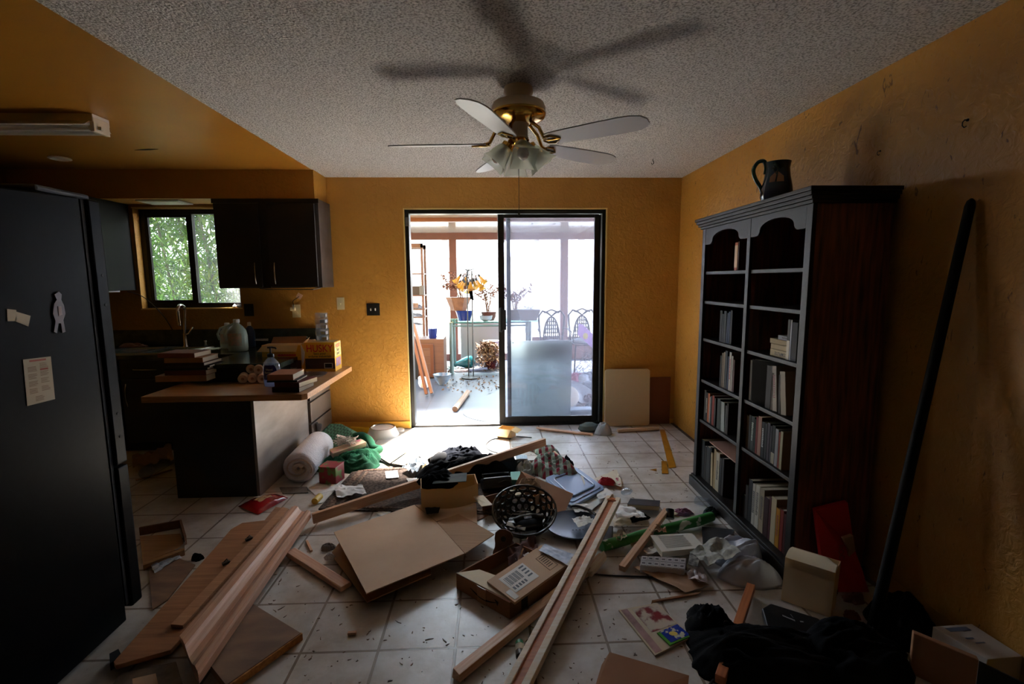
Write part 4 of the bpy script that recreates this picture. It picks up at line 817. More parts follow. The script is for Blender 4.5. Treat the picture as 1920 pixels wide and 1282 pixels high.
slab('adhesive_strip', 'short amber tape scrap beside the long strip on the tiles', 'tape', Q([(1240, 864), (1250, 864), (1253, 887), (1241, 887)], .006), .004, tape)
slab('adhesive_strip', 'tiny amber tape flake left of the short scrap on the tiles', 'tape', Q([(1219, 880), (1231, 878), (1231, 883)], .004), .003, tape)
# --- left cluster beside the peninsula ---
mesh = mat('green_diamond_mesh', '#2f6b50', .6); nt = mesh.node_tree; b = nt.nodes['Principled BSDF']; ck = nt.nodes.new('ShaderNodeTexChecker'); ck.inputs['Scale'].default_value = 55; ck.inputs[1].default_value = lin('#3c745a'); ck.inputs[2].default_value = lin('#163c2b')
tcn = nt.nodes.new('ShaderNodeTexCoord'); mpn = nt.nodes.new('ShaderNodeMapping'); mpn.inputs['Rotation'].default_value = (0, 0, .8); nt.links.new(tcn.outputs['Object'], mpn.inputs[0]); nt.links.new(mpn.outputs[0], ck.inputs[0]); nt.links.new(ck.outputs[0], b.inputs['Base Color'])
slab('green_mesh_mat', 'dark green diamond-textured mat propped against the drawers', 'mat', Q([(618, 794), (640, 794), (703, 827), (700, 842), (640, 850), (586, 832), (590, 822)], [.20, .19, .05, .04, .04, .10, .12]), .012, mesh, bevel=.003)
slab('yellow_board', 'yellow strip of board lying against the wall behind the pet bowl', 'board', Q([(657, 799), (692, 801), (694, 812), (664, 810)], [.09, .09, .02, .02]), .012, mat('bright_yellow', '#d8a818', .5))
q = P(713, 822); t = thing('pet_bowl', 'round stainless pet bowl with wide white base near the back wall', 'bowl', (q.x, q.y+.1, 0))
m = MB(); X = Matrix.Translation((q.x, q.y+.11, 0)); m.lathe([(.155, .0), (.15, .01), (.12, .075), (.115, .08), (.112, .075)], 40, X); m.build('base', 'whitegloss', t, smooth=True)
m = MB(); m.lathe([(.118, .083), (.108, .082), (.085, .03), (.0, .025)], 40, X, cap=False); m.build('inner_bowl', 'steel', t, smooth=True)
q = P(747, 810); m = MB(); m.lathe([(0, 0), (.05, 0), (.05, .02), (.0, .022)], 20, Matrix.Translation((q.x, q.y+.04, 0)), cap=False); tag(m.build('white_disc', 'whitegloss', smooth=True), 'small white puck on the floor at the door threshold', 'puck')
# foam roll
a, b_ = P(557, 911)+V((0, .04, .115)), P(600, 858)+V((0, .02, .115)); X = frame(a, (b_-a).cross(V((0, 0, 1))), z=(b_-a)); L = (b_-a).length
t = thing('foam_roll', 'thick roll of white batting leaning beside the peninsula end panel', 'roll', a)
m = MB(); m.lathe([(.04, .01), (.085, -.004), (.105, .006), (.116, .03), (.116, L-.03), (.10, L), (.0, L)], 40, X, cap=False); m.build('batting', 'foam', t, smooth=True)
m = MB(); m.tube([X @ V(((.018+.0085*k/3)*cos(k*.42)*.95, (.018+.0085*k/3)*sin(k*.42)*.75, -.003)) for k in range(32)], .006, 6); m.tube([X @ V((.03*cos(k), .03*sin(k), .006)) for k in range(7)], .018, 6); m.build('rolled_end', mat('beige_batting', '#c8bcb0', .95, bump=.6, bscale=90), t, smooth=True)
# red floral box
giftm = mat('red_floral_box', '#8c2030', .5, '#5a7a38', 22, lo=.5, hi=.58)
q = P(617, 909); X = TR(q.x-.0, q.y+.07, .064, Rd(-12)); m = MB(); m.cbox((0, 0, 0), (.135, .125, .125)); o = m.build('floral_box', giftm, Mx=X, bevel=.004); tag(o, 'small red and green floral cube box beside the green towel', 'box')
m = MB(); m.cbox((0, 0, .0645), (.14, .13, .006)); o2 = m.build('lid', giftm, world=False, bevel=.003); o2.parent = o
q = P(664, 876); heap('green_towel', 'crumpled emerald green towel in front of the mesh mat', 'towel', q.x+.0, q.y+.05, .27, .17, .17, 'towel', rot=.5, seed=3, fold=.7, fr=4.6, stretch=2.4, n=60)
curvobj('towel_fold', 'rolled end of green cloth curling behind the towel', 'towel', [P(664, 818, .10), P(678, 816, .14), P(692, 824, .12), P(700, 838, .08), P(712, 842, .07), P(700, 850, .06), P(690, 858, .05)], .03, 'towel', n=12)
o = slab('cookie_box', 'narrow beige and pink carton lying on the green towel', 'box', Q([(617, 842), (676, 822), (687, 828), (624, 850)], [.13, .15, .15, .13]), .04, mat('beige_pink_carton', '#c8a88c', .5, '#d8788c', 14, lo=.55, hi=.62), bevel=.004)
r = random.Random(11); q = P(648, 830, .16); m = MB()
for k in range(16): m.tube([q+V((r.uniform(-.09, .09), r.uniform(-.06, .06), r.uniform(-.01, .05))) for _ in range(6)], .003, 5)
tag(m.build('tangled_string', mat('white_string', '#d0ccc4', .9)), 'tangle of white string on the green mat', 'string', kind='stuff')
slab('white_tag', 'small white strip lying on the green mesh mat', 'tag', Q([(632, 814), (648, 818), (646, 822), (630, 817)], .17), .002, 'paper')
bagm = mat('pale_bag_film', '#b4c0cc', .3, trans=.3, bump=.4, bscale=25)
for i, (uv, zz) in enumerate((([(594, 793), (605, 797), (596, 824), (588, 824)], [.2, .2, .02, .02]), ([(572, 824), (582, 828), (580, 836), (570, 834)], [.2, .2, .12, .12]))):
    sheet('plastic_film', ['upright scrap of clear plastic film against the drawers', 'scrap of clear plastic film behind the foam roll'][i], 'plastic film', Q(uv, zz), bagm, amp=.01, seed=i)
# cards and cartons
slab('cardboard_flap', 'tan cardboard flap lying left of the black clothes, rear piece', 'cardboard', Q([(711, 856), (752, 835), (767, 843), (731, 868)], .03), .004, 'cream')
slab('cardboard_flap', 'tan cardboard flap lying left of the black clothes, front piece', 'cardboard', Q([(735, 868), (772, 849), (793, 851), (757, 872)], .03), .004, 'cream')
slab('black_folder', 'black folder under the two tan cardboard flaps', 'folder', Q([(712, 862), (752, 874), (790, 856), (760, 850)], .02), .015, 'blackmatte')
# rug
rugm = mat('patterned_rug', '#3e342e', .97, '#5c4e46', 60, bump=.3, bscale=200, lo=.42, hi=.58, spec=.1)
t = thing('area_rug', 'dark patterned oriental rug under the debris in the middle of the room', 'rug', P(760, 920))
c = Q([(597, 953), (664, 880), (1010, 862), (985, 965)], .012); m = MB()
m.grid(lambda u, v: (c[0]*(1-u)+c[3]*u)*(1-v)+(c[1]*(1-u)+c[2]*u)*v+V((0, 0, .004*noise.noise(V((u*6, v*6, 0))))), 20, 20, .012); m.build('pile', rugm, t, smooth=True)
bord = mat('rug_border', '#4e3630', .97, '#7a6858', 60, lo=.42, hi=.58, spec=.1); ctr = (c[0]+c[1]+c[2]+c[3])/4
for k0, k1, w0, w1 in ((0, 1, .06, .12), (0, 1, .16, .19), (0, 3, .06, .12), (1, 2, .06, .12)):
    A, B = c[k0], c[k1]; e = V((0, 0, .005)); m = MB(); m.prism([A+(ctr-A)*w0+e, B+(ctr-B)*w0+e, B+(ctr-B)*w1+e, A+(ctr-A)*w1+e], (0, 0, -.004)); m.build('border', bord, t)
# papers around
pl = [('white note card lying on the rug near the plastic package', [(722, 884), (745, 882), (748, 895), (724, 897)], .02, 'paper'),
      ('small white slip on the rug left of the dark clothes', [(762, 897), (782, 896), (784, 902), (766, 904)], .02, 'paper'),
      ('printed letter lying on the tiles in front of the foam roll', [(576, 914), (612, 908), (627, 919), (591, 928)], .006, 'paper'),
      ('long white sheet beside the letter at the rug edge', [(622, 902), (645, 893), (610, 942), (592, 944)], .004, 'paper'),
      ('small white paper scrap on the tile between rug and cardboard', [(704, 961), (718, 956), (735, 959), (715, 968)], .004, 'paper'),
      ('white slip of paper under the plastic bag of the rug', [(765, 905), (782, 903), (780, 910), (764, 912)], .02, 'paper2')]
for i, (lb, uv, z, mt) in enumerate(pl): o = sheet('paper_sheet', lb, 'paper', Q(uv, z), mt, amp=.002, seed=i)
sheet('paper_napkin', 'crumpled white paper napkin on the near corner of the rug', 'napkin', Q([(626, 912), (680, 914), (688, 930), (632, 936)], .02), 'paper', amp=.02, seed=9, fr=4)
slab('grey_mat', 'thin grey woven mat under the foam roll', 'mat', Q([(524, 913), (576, 912), (578, 923), (530, 925)], .006), .005, mat('grey_weave', '#55504a', .95, '#6c665e', 60))
q = P(594, 938); m = MB(); m.tube([P(590, 940, .02), P(600, 930, .02)], .022, 16); o = tag(m.build('tape_core', mat('yellow_tube', '#c8a430', .5), smooth=True), 'small yellow tube lying beside the letter', 'tube')
# wipes package
t = thing('wipes_package', 'red plastic snack package on the tiles near the peninsula corner', 'package', P(492, 945))
c = Q([(446, 950), (505, 929), (541, 934), (484, 966)], 0); m = MB()
def pil(u, v, top):
    p = (c[0]*(1-u)+c[1]*u)*(1-v)+(c[3]*(1-u)+c[2]*u)*v; e = (min(u, 1-u)*2)**.35*(min(v, 1-v)*2)**.35
    return p+V((0, 0, .004+.045*e*(top)+.004*noise.noise(V((u*9, v*9, 1)))))
m.grid(lambda u, v: pil(u, v, 1), 18, 14); m.grid(lambda u, v: pil(u, v, 0), 6, 6); pk = m.build('packet', mat('glossy_red_film', '#7c0f16', .2, '#98141c', 6, bump=.3, bscale=20), t, smooth=True)
m = MB(); m.grid(lambda u, v: pil(.3+.4*u, .3+.35*v, 1)+V((0, 0, .0012)), 8, 6); m.build('label', mat('cream_food_label', '#c8a878', .4, '#8a3a1c', 18, lo=.5, hi=.6), t, smooth=True)
m = MB(); m.grid(lambda u, v: pil(.45+.2*u, .12+.25*v, 1)+V((0, 0, .003)), 6, 6); m.build('torn_flap', 'paper', t, smooth=True)
# --- centre heap ---
a, b_ = P(586, 972, .045), P(1022, 828, .17)
beamobj('long_board', 'long reddish board on edge crossing the room diagonally over the rug', 'board', a, b_, .026, .062, 'pine', bevel=.002)
q = P(868, 905, .0); heap('black_jacket', 'crumpled black jacket under the long board in the middle of the heap', 'clothing', q.x, q.y+.1, .38, .2, .2, 'cloth_black', rot=.35, seed=12, fold=.5, fr=4, n=52)
q = P(862, 872); heap('black_trousers', 'navy-black garment lying behind the long board', 'clothing', q.x, q.y, .26, .16, .19, 'cloth_navy', rot=.2, seed=14, fold=.5, fr=4, n=48)
q = P(815, 884); t = thing('shoe', 'worn dark sports shoe lying sole-up behind the long board', 'shoe', q); X = TR(q.x, q.y+.05, .075, Rd(75), ry=Rd(8), rx=Rd(62))
prof = [(-.13, .02), (-.125, .035), (-.08, .04), (-.02, .034), (.04, .045), (.09, .047), (.125, .03), (.135, 0)]; ol = prof+[(x, -y) for x, y in prof[::-1]]
m = MB(); m.prism([X @ V((x, y, 0)) for x, y in ol], X.to_3x3() @ V((0, 0, .022))); m.build('sole', mat('grey_rubber_sole', '#6c6259', .8, '#3c3632', 40), t, bevel=.003)
m = MB(); m.lathe([(.042, 0), (.045, .03), (.035, .06), (.02, .07)], 24, X @ Matrix.Translation((-.02, 0, .02)), 2.6, .95); m.build('upper', mat('dark_shoe_fabric', '#2c2a2c', .9), t, smooth=True)
sheet('crumpled_package', 'clear plastic package with tan contents left of the shoe', 'package', Q([(754, 880), (780, 862), (803, 870), (775, 892)], [.03, .06, .07, .03]), bagm, amp=.03, seed=21, fr=5)
m = MB(); m.prism(Q([(777, 884), (784, 864), (800, 865), (799, 882)], [.02, .07, .07, .02]), (.0, .02, .01)); tag(m.build('tan_insert', mat('tan_print', '#a08c60', .6, '#6c6040', 30)), 'tan printed insert standing inside the clear package', 'card')
q = P(942, 888); m = MB(); X = TR(q.x, q.y+.06, .06, Rd(12)); m.cbox((0, 0, 0), (.19, .15, .11)); o = m.build('navy_case', mat('navy_plastic', '#1c2440', .4), Mx=X, bevel=.02); tag(o, 'navy blue case behind the black radio', 'case')
# tan curved box on the cardboard
t = thing('curved_tan_box', 'open tan box with a curved front standing on the large cardboard', 'box', P(840, 950, .07)); a, b_ = P(797, 952, .075), P(891, 943, .075); dx = (b_-a); nn = V((dx.y, -dx.x, 0)).normalized()
def cur(s, z): k = 4*s*(1-s); return a+dx*s+nn*(.05*k)+V((0, 0, z))
m = MB(); m.grid(lambda s, w: cur(s*1.14-.07, .005+.115*w), 16, 1); m.grid(lambda s, w: cur(s*1.14-.07, .005+.115*w)-nn*.006, 16, 1); m.build('curved_front', 'tanbox', t, smooth=True)
m = MB(); c0, c1 = cur(-.07, 0), cur(1.07, 0); bk_ = -nn*.16; m.prism([c0, c1, c1+bk_, c0+bk_], (0, 0, .006)); m.prism([c0, c0+bk_, c0+bk_+V((0, 0, .12)), c0+V((0, 0, .12))], dx.normalized()*.005); m.prism([c1, c1+bk_, c1+bk_+V((0, 0, .12)), c1+V((0, 0, .12))], -dx.normalized()*.005); m.prism([c0+bk_, c1+bk_, c1+bk_+V((0, 0, .12)), c0+bk_+V((0, 0, .12))], nn*.005); m.build('box_body', 'tanbox', t)
m = MB(); m.prism([V(p) for p in (c0+(c1-c0)*.2+V((0, 0, .126))+bk_*.3, c0+(c1-c0)*.8+V((0, 0, .13))+bk_*.2, c0+(c1-c0)*.85+bk_+V((0, 0, .135)), c0+(c1-c0)*.3+bk_+V((0, 0, .13)))], (0, 0, -.004)); tag(m.build('dark_picture_sheet', mat('dark_glossy_sheet', '#20251f', .7, '#3c4038', 6, spec=.15)), 'glossy dark picture sheet lying across the curved tan box', 'picture')
cc = (c0+c1)/2+bk_*.5; heap('dark_hood', 'black fabric bulging out of the curved tan box', 'clothing', cc.x-.08, cc.y+.05, .13, .10, .1, 'cloth_black', seed=17, z0=.16, fold=.6)
sheet('black_liner', 'scrap of black plastic under the curved tan box', 'plastic film', Q([(797, 952), (826, 950), (822, 962), (800, 964)], .088), 'blackmatte', amp=.002, seed=2)
# radio
q = P(930, 927, 0); X = TR(q.x, q.y+.06, .06, Rd(10), rx=Rd(-24)); t = thing('black_radio', 'black portable radio with a slotted grille lying on its back in the heap', 'radio', Mx=X)
m = MB(); m.cbox((0, 0, 0), (.20, .17, .075)); m.build('case', 'black', world=False, bevel=.014).parent = t
gr = mat('radio_grille', '#9a9a9e', .3, metal=.8)
m = MB()
for k in range(8): m.cbox((0, -.05+k*.016, .0385), (.15, .007, .003))
m.build('grille', gr, world=False).parent = t
m = MB(); m.tube([(-.085, -.03, .03), (-.095, -.03, .06), (-.08, .07, .065), (.08, .07, .065), (.095, -.03, .06), (.085, -.03, .03)], .005, 8); m.build('handle', 'black', world=False, smooth=True).parent = t
curvobj('thin_cord', 'thin black cord looping over the radio', 'cord', [P(935, 905, .14), P(948, 900, .16), P(958, 904, .14), P(961, 915, .1), P(957, 924, .06)], .003, 'black')
curvobj('antenna_wire', 'thin dark wire standing up behind the tan box', 'wire', [P(869, 900, .1), P(872, 888, .18), P(884, 897, .14), P(893, 907, .1)], .002, 'black')
slab('teal_box', 'small teal green box behind the open carton', 'box', Q([(957, 884), (975, 883), (976, 899), (958, 899)], .09), .085, mat('teal_card', '#5fa08c', .5), bevel=.003)
m = MB(); m.box(*(P(965, 882, 0)+V((0, 0, .001))), *(P(985, 880, 0)+V((.02, .09, .09)))); tag(m.build('silver_tin', 'steel', bevel=.01), 'small silver tin behind the plaid shirt', 'tin')
# plaid shirt
pm = bpy.data.materials.new('plaid_flannel'); pm.use_nodes = True; nt = pm.node_tree; b = nt.nodes['Principled BSDF']; tcn = nt.nodes.new('ShaderNodeTexCoord'); b.inputs['Roughness'].default_value = .95
def band(ax, sc, ph):
    mp = nt.nodes.new('ShaderNodeMapping'); mp.inputs['Location'].default_value = (ph, ph, ph); nt.links.new(tcn.outputs['Object'], mp.inputs[0]); w_ = nt.nodes.new('ShaderNodeTexWave'); w_.wave_type = 'BANDS'; w_.bands_direction = ax; w_.inputs['Scale'].default_value = sc; w_.inputs['Distortion'].default_value = 1.5; nt.links.new(mp.outputs[0], w_.inputs[0])
    r_ = nt.nodes.new('ShaderNodeValToRGB'); r_.color_ramp.interpolation = 'CONSTANT'; r_.color_ramp.elements[1].position = .55; nt.links.new(w_.outputs['Fac'], r_.inputs[0]); return r_
r1, r2 = band('X', 6, .1), band('Y', 7, .3); m1 = nt.nodes.new('ShaderNodeMixRGB'); m1.inputs[1].default_value = lin('#a8b8ac'); m1.inputs[2].default_value = lin('#8a2038'); nt.links.new(r1.outputs[0], m1.inputs[0])
m2_ = nt.nodes.new('ShaderNodeMixRGB'); m2_.inputs[2].default_value = lin('#6f8f80'); nt.links.new(m1.outputs[0], m2_.inputs[1]); mm_ = nt.nodes.new('ShaderNodeMath'); mm_.operation = 'MULTIPLY'; mm_.inputs[1].default_value = .55; nt.links.new(r2.outputs[0], mm_.inputs[0]); nt.links.new(mm_.outputs[0], m2_.inputs[0]); nt.links.new(m2_.outputs[0], b.inputs['Base Color'])
q = P(1036, 893, 0); heap('plaid_shirt', 'red, white and green plaid flannel shirt on the heap beside the blue lid', 'shirt', q.x, q.y+.06, .21, .15, .17, pm, rot=-.8, seed=19, fold=.5, fr=3.5, n=50)
q = P(1012, 850, 0); heap('plaid_sleeve', 'plaid flannel sleeve trailing behind the shirt toward the door', 'shirt', q.x+.03, q.y+.02, .16, .07, .11, pm, rot=-.7, seed=23, fold=.4, n=30)
heap('pale_cloth', 'pale crumpled cloth left of the plaid shirt', 'cloth', P(985, 880).x, P(985, 885).y, .07, .09, .12, mat('white_cloth', '#b8bcb8', .9), seed=25, fold=.5)
m = MB(); m.tube([P(1028, 838, .03), P(1056, 863, .04)], .014, 10); tag(m.build('tool_handle', mat('varnished_handle', '#b8804c', .4), smooth=True), 'varnished wooden tool handle behind the plaid shirt', 'handle')
sheet('dark_blue_cloth', 'dark blue cloth point at the end of the wooden handle', 'cloth', Q([(1051, 866), (1062, 857), (1077, 875), (1066, 880)], [.06, .1, .04, .04]), 'cloth_navy', amp=.02, seed=5)
# blue lid
t = thing('storage_tub_lid', 'pale blue plastic storage tub lid lying flat on the heap', 'lid', P(1090, 905, .03)); c = Q([(1020, 893), (1079, 872), (1136, 912), (1070, 947)], .05)
def lp(u, v): return (c[0]*(1-u)+c[1]*u)*(1-v)+(c[3]*(1-u)+c[2]*u)*v
def rr_(i, r, zz):
    pts = []
    for (cu, cv, a0) in ((i+r, i+r, pi), (1-i-r, i+r, 1.5*pi), (1-i-r, 1-i-r, 0), (i+r, 1-i-r, .5*pi)):
        for k in range(5): a = a0+k/4*pi/2; pts.append(lp(cu+r*cos(a), cv+r*sin(a))+V((0, 0, zz)))
    return pts
m = MB(); m.prism(rr_(0, .1, -.01), (0, 0, -.02)); lid = m.build('rim', 'bluelid', t, bevel=.004)
m = MB(); m.prism(rr_(.06, .08, -.004), (0, 0, -.006)); m.build('panel', 'bluelid', t, bevel=.003)
m = MB(); p_ = rr_(.16, .08, .002); m.tube(p_, .006, 6, closed=True); m.build('ridge', 'bluelid', t, smooth=True)
slab('white_label', 'white paper strip lying on the blue lid', 'paper', [lp(.62, .72)+V((0, 0, .004)), lp(.70, .66)+V((0, 0, .004)), lp(.86, .42)+V((0, 0, .004)), lp(.80, .40)+V((0, 0, .004))][::1], .002, 'paper')
sheet('paper_sheet', 'large white sheet sticking out from under the blue lid', 'paper', Q([(1060, 950), (1136, 915), (1150, 925), (1085, 975)], .012), 'paper', amp=.004, seed=3)
# opened carton behind the basket
t = thing('open_carton', 'opened brown carton with raised flaps behind the wire basket', 'box', P(985, 985)); A = P(912, 962); B = P(1052, 985); Cc = P(1062, 968); D = P(960, 930)
def wall3(name, p, q_, zp, zq, mt, lean=(0, 0, 0)): m = MB(); l = V(lean); m.prism([V((p.x, p.y, .001)), V((q_.x, q_.y, .001)), V((q_.x, q_.y, zq))+l, V((p.x, p.y, zp))+l], (0, .005, 0)); return m.build(name, mt, t)
yR = P(1055, 972).y; tl, tr = PY(978, 884, yR+.40), PY(1075, 926, yR+.14); bl_, br_ = P(958, 925), P(1052, 975)
m = MB(); m.prism([bl_+V((0, 0, .002)), br_+V((0, 0, .002)), tr, tl], (.0, .006, 0)); m.build('back_panel', 'cardboard_dark', t)
m = MB(); m.prism(Q([(880, 962), (958, 934), (966, 941), (892, 978)], .003), (0, 0, .003)); m.build('base', 'cardboard_dark', t)
m = MB(); m.prism([P(905, 960, .005), P(958, 940, .005), P(954, 920, .12), P(903, 932, .12)], (0, .005, 0)); m.build('side_panel', 'cardboard_dark', t)
m = MB(); m.prism(Q([(886, 930), (906, 928), (924, 946), (903, 949)], [.12, .13, .14, .12]), (0, 0, -.003)); m.build('flap', 'cream', t)  # brown card flap; cream colour paints in the light it catches
m = MB(); m.prism(Q([(952, 919), (972, 917), (984, 925), (962, 929)], [.14, .15, .15, .14]), (0, 0, -.003)); m.build('flap', 'cream', t)
q = P(990, 925, .0); heap('tan_cloth', 'tan knitted cloth bunched between the basket and the brown carton panel', 'cloth', q.x+.0, q.y-.10, .08, .06, .08, mat('tan_knit', '#b89c80', .95, '#a08468', 30, bump=.6, bscale=150), seed=31, z0=.10, fold=.6)
m = MB(); m.prism([P(996, 935, .12), P(1012, 925, .2), P(1010, 940, .14), P(1002, 952, .08)], (0, .004, 0)); tag(m.build('tan_card', 'cardboard'), 'small tan card standing by the knitted cloth', 'card')
# wire basket
q = P(985, 1012, 0); t = thing('wire_basket', 'dark metal basket of linked rings tipped toward the camera', 'basket', (q.x, q.y+.08, .0)); X = TR(q.x, q.y+.1, .115, 0, rx=Rd(28))
bm = mat('dark_patinated_metal', '#2a2620', .4, '#4a4234', 20, metal=.3); m = MB()
def bp(a, s): # s 0..1 from base to rim
    R = .10+.085*s**.7; return X @ V((R*cos(a), R*.92*sin(a), -.10+.13*s))
for row_, s in enumerate((.12, .38, .64, .9)):
    for k in range(18):
        a0 = 2*pi*(k+.5*(row_ % 2))/18; m.tube([bp(a0+.16*cos(b2), s+.125*sin(b2)) for b2 in [2*pi*j/10 for j in range(10)]], .007, 5, closed=True)
m.build('ring_wall', bm, t, smooth=True)
m = MB(); m.tube([bp(2*pi*k/40, 1.02) for k in range(40)], .006, 6, closed=True); m.build('rim', bm, t, smooth=True)
m = MB(); m.tube([bp(2*pi*k/30, 0) for k in range(30)], .006, 6, closed=True)
for k in range(-3, 4): w_ = .1*math.sqrt(1-(k/4)**2); m.tube([X @ V((-w_, k*.023, -.10)), X @ V((w_, k*.023, -.10))], .004, 5)
m.build('base', bm, t, smooth=True)
X2 = X @ TR(.02, -.03, -.06, Rd(8), rx=Rd(-10)); t = thing('desk_phone', 'black desk phone lying in the wire basket', 'phone', Mx=X2)
m = MB(); m.prism([V(p) for p in ((-.085, -.04, -.02), (.085, -.05, -.02), (.095, .03, -.02), (-.07, .05, -.02))], (0, 0, .035)); m.build('body', 'black', world=False, bevel=.008).parent = t
m = MB(); m.tube([(-.08, .0, .03), (-.04, .01, .04), (.04, .01, .04), (.09, 0, .025)], [.02, .015, .015, .022], 10); m.build('handset', 'black', world=False, smooth=True).parent = t
m = MB(); m.cbox((.0, -.01, .056), (.045, .018, .001)); m.build('display', mat('phone_display', '#8c98b4', .1), world=False).parent = t
m = MB(); X3 = X @ TR(-.05, -.06, -.05, Rd(-20)); m.cbox((0, 0, 0), (.12, .03, .02)); o = m.build('silver_remote', 'steel', Mx=X3, bevel=.004); tag(o, 'small silver remote beside the phone in the basket', 'remote control')
# upright sole
q = P(942, 1050, 0); t = thing('slipper', 'brown slipper standing on its toe with the sole toward the camera', 'slipper', q); X = TR(q.x, q.y+.02, .075, Rd(-8), rx=Rd(68), ry=0) @ Matrix.Rotation(Rd(80), 4, 'Z')
ol = [(x*.58, y*1.05) for x, y in prof]+[(x*.58, -y*1.05) for x, y in prof[::-1]]; m = MB(); m.prism([X @ V((x, y, 0)) for x, y in ol], X.to_3x3() @ V((0, 0, -.02))); m.build('sole', mat('brown_rubber', '#6a4630', .8, '#4a2e20', 14), t, bevel=.004)
m = MB(); m.lathe([(.04, 0), (.044, -.03), (.034, -.06), (.0, -.07)], 20, X @ Matrix.Translation((0, 0, -.015)), 1.7, 1); m.build('upper', mat('tan_suede', '#8a6a50', .9), t, smooth=True)
m = MB(); m.lathe([(.012, 0), (.014, .002), (.002, .002)], 14, X @ Matrix.Translation((.03, 0, .0005))); m.tube([X @ V((-.055+.008*cos(k*.8), .0+.006*sin(k*.8), .001)) for k in range(8)], .0018, 5, closed=True); m.build('sole_print', mat('dark_print', '#1c1410', .8), t)
sheet('rust_cloth', 'rust-brown cloth in shadow between the slipper and the parcel', 'cloth', Q([(950, 1030), (1005, 1020), (1010, 1060), (955, 1085)], .03), mat('rust_cloth', '#4a2418', .9), amp=.05, seed=4, fr=3)
# dark plate
q = P(1080, 1000, 0); t = thing('dark_plate', 'large round sky-tinted black plate lying under papers right of the basket', 'plate', (q.x, q.y+.05, 0)); X = TR(q.x, q.y+.05, .02)
m = MB(); m.lathe([(0, 0), (.15, 0), (.175, .012), (.17, .016), (.14, .008), (0, .008)], 44, X, cap=False); m.build('disc', mat('sky_tinted_black_metal', '#2c3440', .28, '#3c4654', 5, metal=.3), t, smooth=True)  # black plate: sky reflection painted into its blue-grey colour
m = MB()
for k in range(4): m.lathe([(.005, .0082), (.005, .009)], 8, X @ Matrix.Translation((-.02+.02*k, -.06, 0)))
m.build('holes', 'blackmatte', t)
sheet('folded_paper', 'folded white paper lying on the black plate', 'paper', Q([(1072, 974), (1100, 968), (1117, 979), (1084, 991)], .05), 'paper', amp=.01, seed=7)
sheet('folded_paper', 'white printed paper at the far edge of the black plate', 'paper', Q([(1070, 948), (1100, 945), (1112, 958), (1078, 962)], .045), 'paper', amp=.008, seed=8)
curvobj('black_hose', 'black curved hose lying over the black plate', 'hose', Q([(1070, 949), (1080, 948), (1095, 952), (1108, 958), (1117, 965)], .06), .008, 'black')
t = thing('black_tray', 'black tray edge behind the long pale moulding', 'tray', P(1130, 1000)); m = MB(); m.prism(Q([(1125, 985), (1150, 985), (1148, 1015), (1118, 1020)], .03), (0, 0, -.025)); m.build('body', 'black', t, bevel=.006)
# parcel box
t = thing('shipping_box', 'brown shipping box with a smile arrow and a labelled lid in the foreground', 'box', P(950, 1110)); c0, c1, c2 = P(856, 1103), P(956, 1161), P(1066, 1088); c3 = c0+c2-c1; hb = .078; up = V((0, 0, 1))
def wl(p, q_, ins): d = (q_-p).normalized(); n_ = V((-d.y, d.x, 0))*.005; return [p+up*.001, q_+up*.001, q_+up*hb, p+up*hb], n_
m = MB()
for p, q_ in ((c0, c1), (c1, c2), (c2, c3), (c3, c0)): pts, n_ = wl(p, q_, 1); m.prism(pts, n_)
m.prism([c0, c1, c2, c3], up*.004); m.build('carton', 'cardboard_dark', t)
m = MB(); m.prism([c0+up*(hb+.001), P(899, 1068, hb+.002), P(945, 1085, hb+.002), P(915, 1092, hb), P(960, 1128, hb+.001), c1+up*hb-V((.0, 0, 0))][:5], up*.002); m.build('flap', 'cream', t)
lidp = Q([(913, 1089), (1015, 1021), (1062, 1059), (965, 1129)], .092); m = MB(); m.prism(lidp, (0, 0, -.012)); ld = m.build('lid', 'cardboard', t, bevel=.001)
def LP(u, v, z=.001): return (lidp[0]*(1-u)+lidp[1]*u)*(1-v)+(lidp[3]*(1-u)+lidp[2]*u)*v+V((0, 0, z))
def quad(m, u0, v0, u1, v1, z, th=.0006): m.prism([LP(u0, v0, z), LP(u1, v0, z), LP(u1, v1, z), LP(u0, v1, z)], (0, 0, -th))
m = MB(); quad(m, .12, .16, .55, .80, .0012); lb1 = m.build('shipping_label', 'paper', ld)
m = MB()
for k in range(12): quad(m, .16+.02*k, .25, .16+.02*k+(.012 if k % 3 else .006), .55, .0018)
for k in range(5): quad(m, .15+.05*k, .62, .18+.05*k, .72, .0018)
for k in range(4): quad(m, .44, .22+.12*k, .52, .27+.12*k, .0018)
m.build('label_print', mat('grey_print', '#5c6068', .7), ld)
m = MB(); quad(m, .03, .62, .11, .95, .0012); m.build('tape', mat('packing_tape', '#b0a490', .2), ld)
m = MB(); uu = ((.74, .3), (.90, .3), (.90, .85), (.74, .85)); m.tube([LP(a, b, .002) for a, b in uu], .0012, 4, closed=True)
for k in range(6): quad(m, .77, .36+.07*k, .87, .38+.07*k, .0015)
m.build('printed_mark', mat('dark_stamp', '#3a2a20', .8), ld)
nrm = (c1-c0).normalized(); fo = V((nrm.y, -nrm.x, 0))*.0015; fw = (c1-c0).length
def FP(s, z): return c0+(c1-c0)*s+up*z+fo
m = MB(); m.tube([FP(.28+.5*k/12, .045-.02*sin(pi*k/12)) for k in range(13)], [.001+.0025*sin(pi*k/12) for k in range(13)], 6); m.prism([FP(.74, .058), FP(.81, .052), FP(.79, .032)], fo*.6); m.build('smile_arrow', 'blackmatte', t)
m = MB(); m.prism([FP(.42, .001), FP(.58, .001), FP(.58, hb), FP(.42, hb)], fo*1.5); m.build('tape', mat('tan_tape', '#a87a54', .3), t)
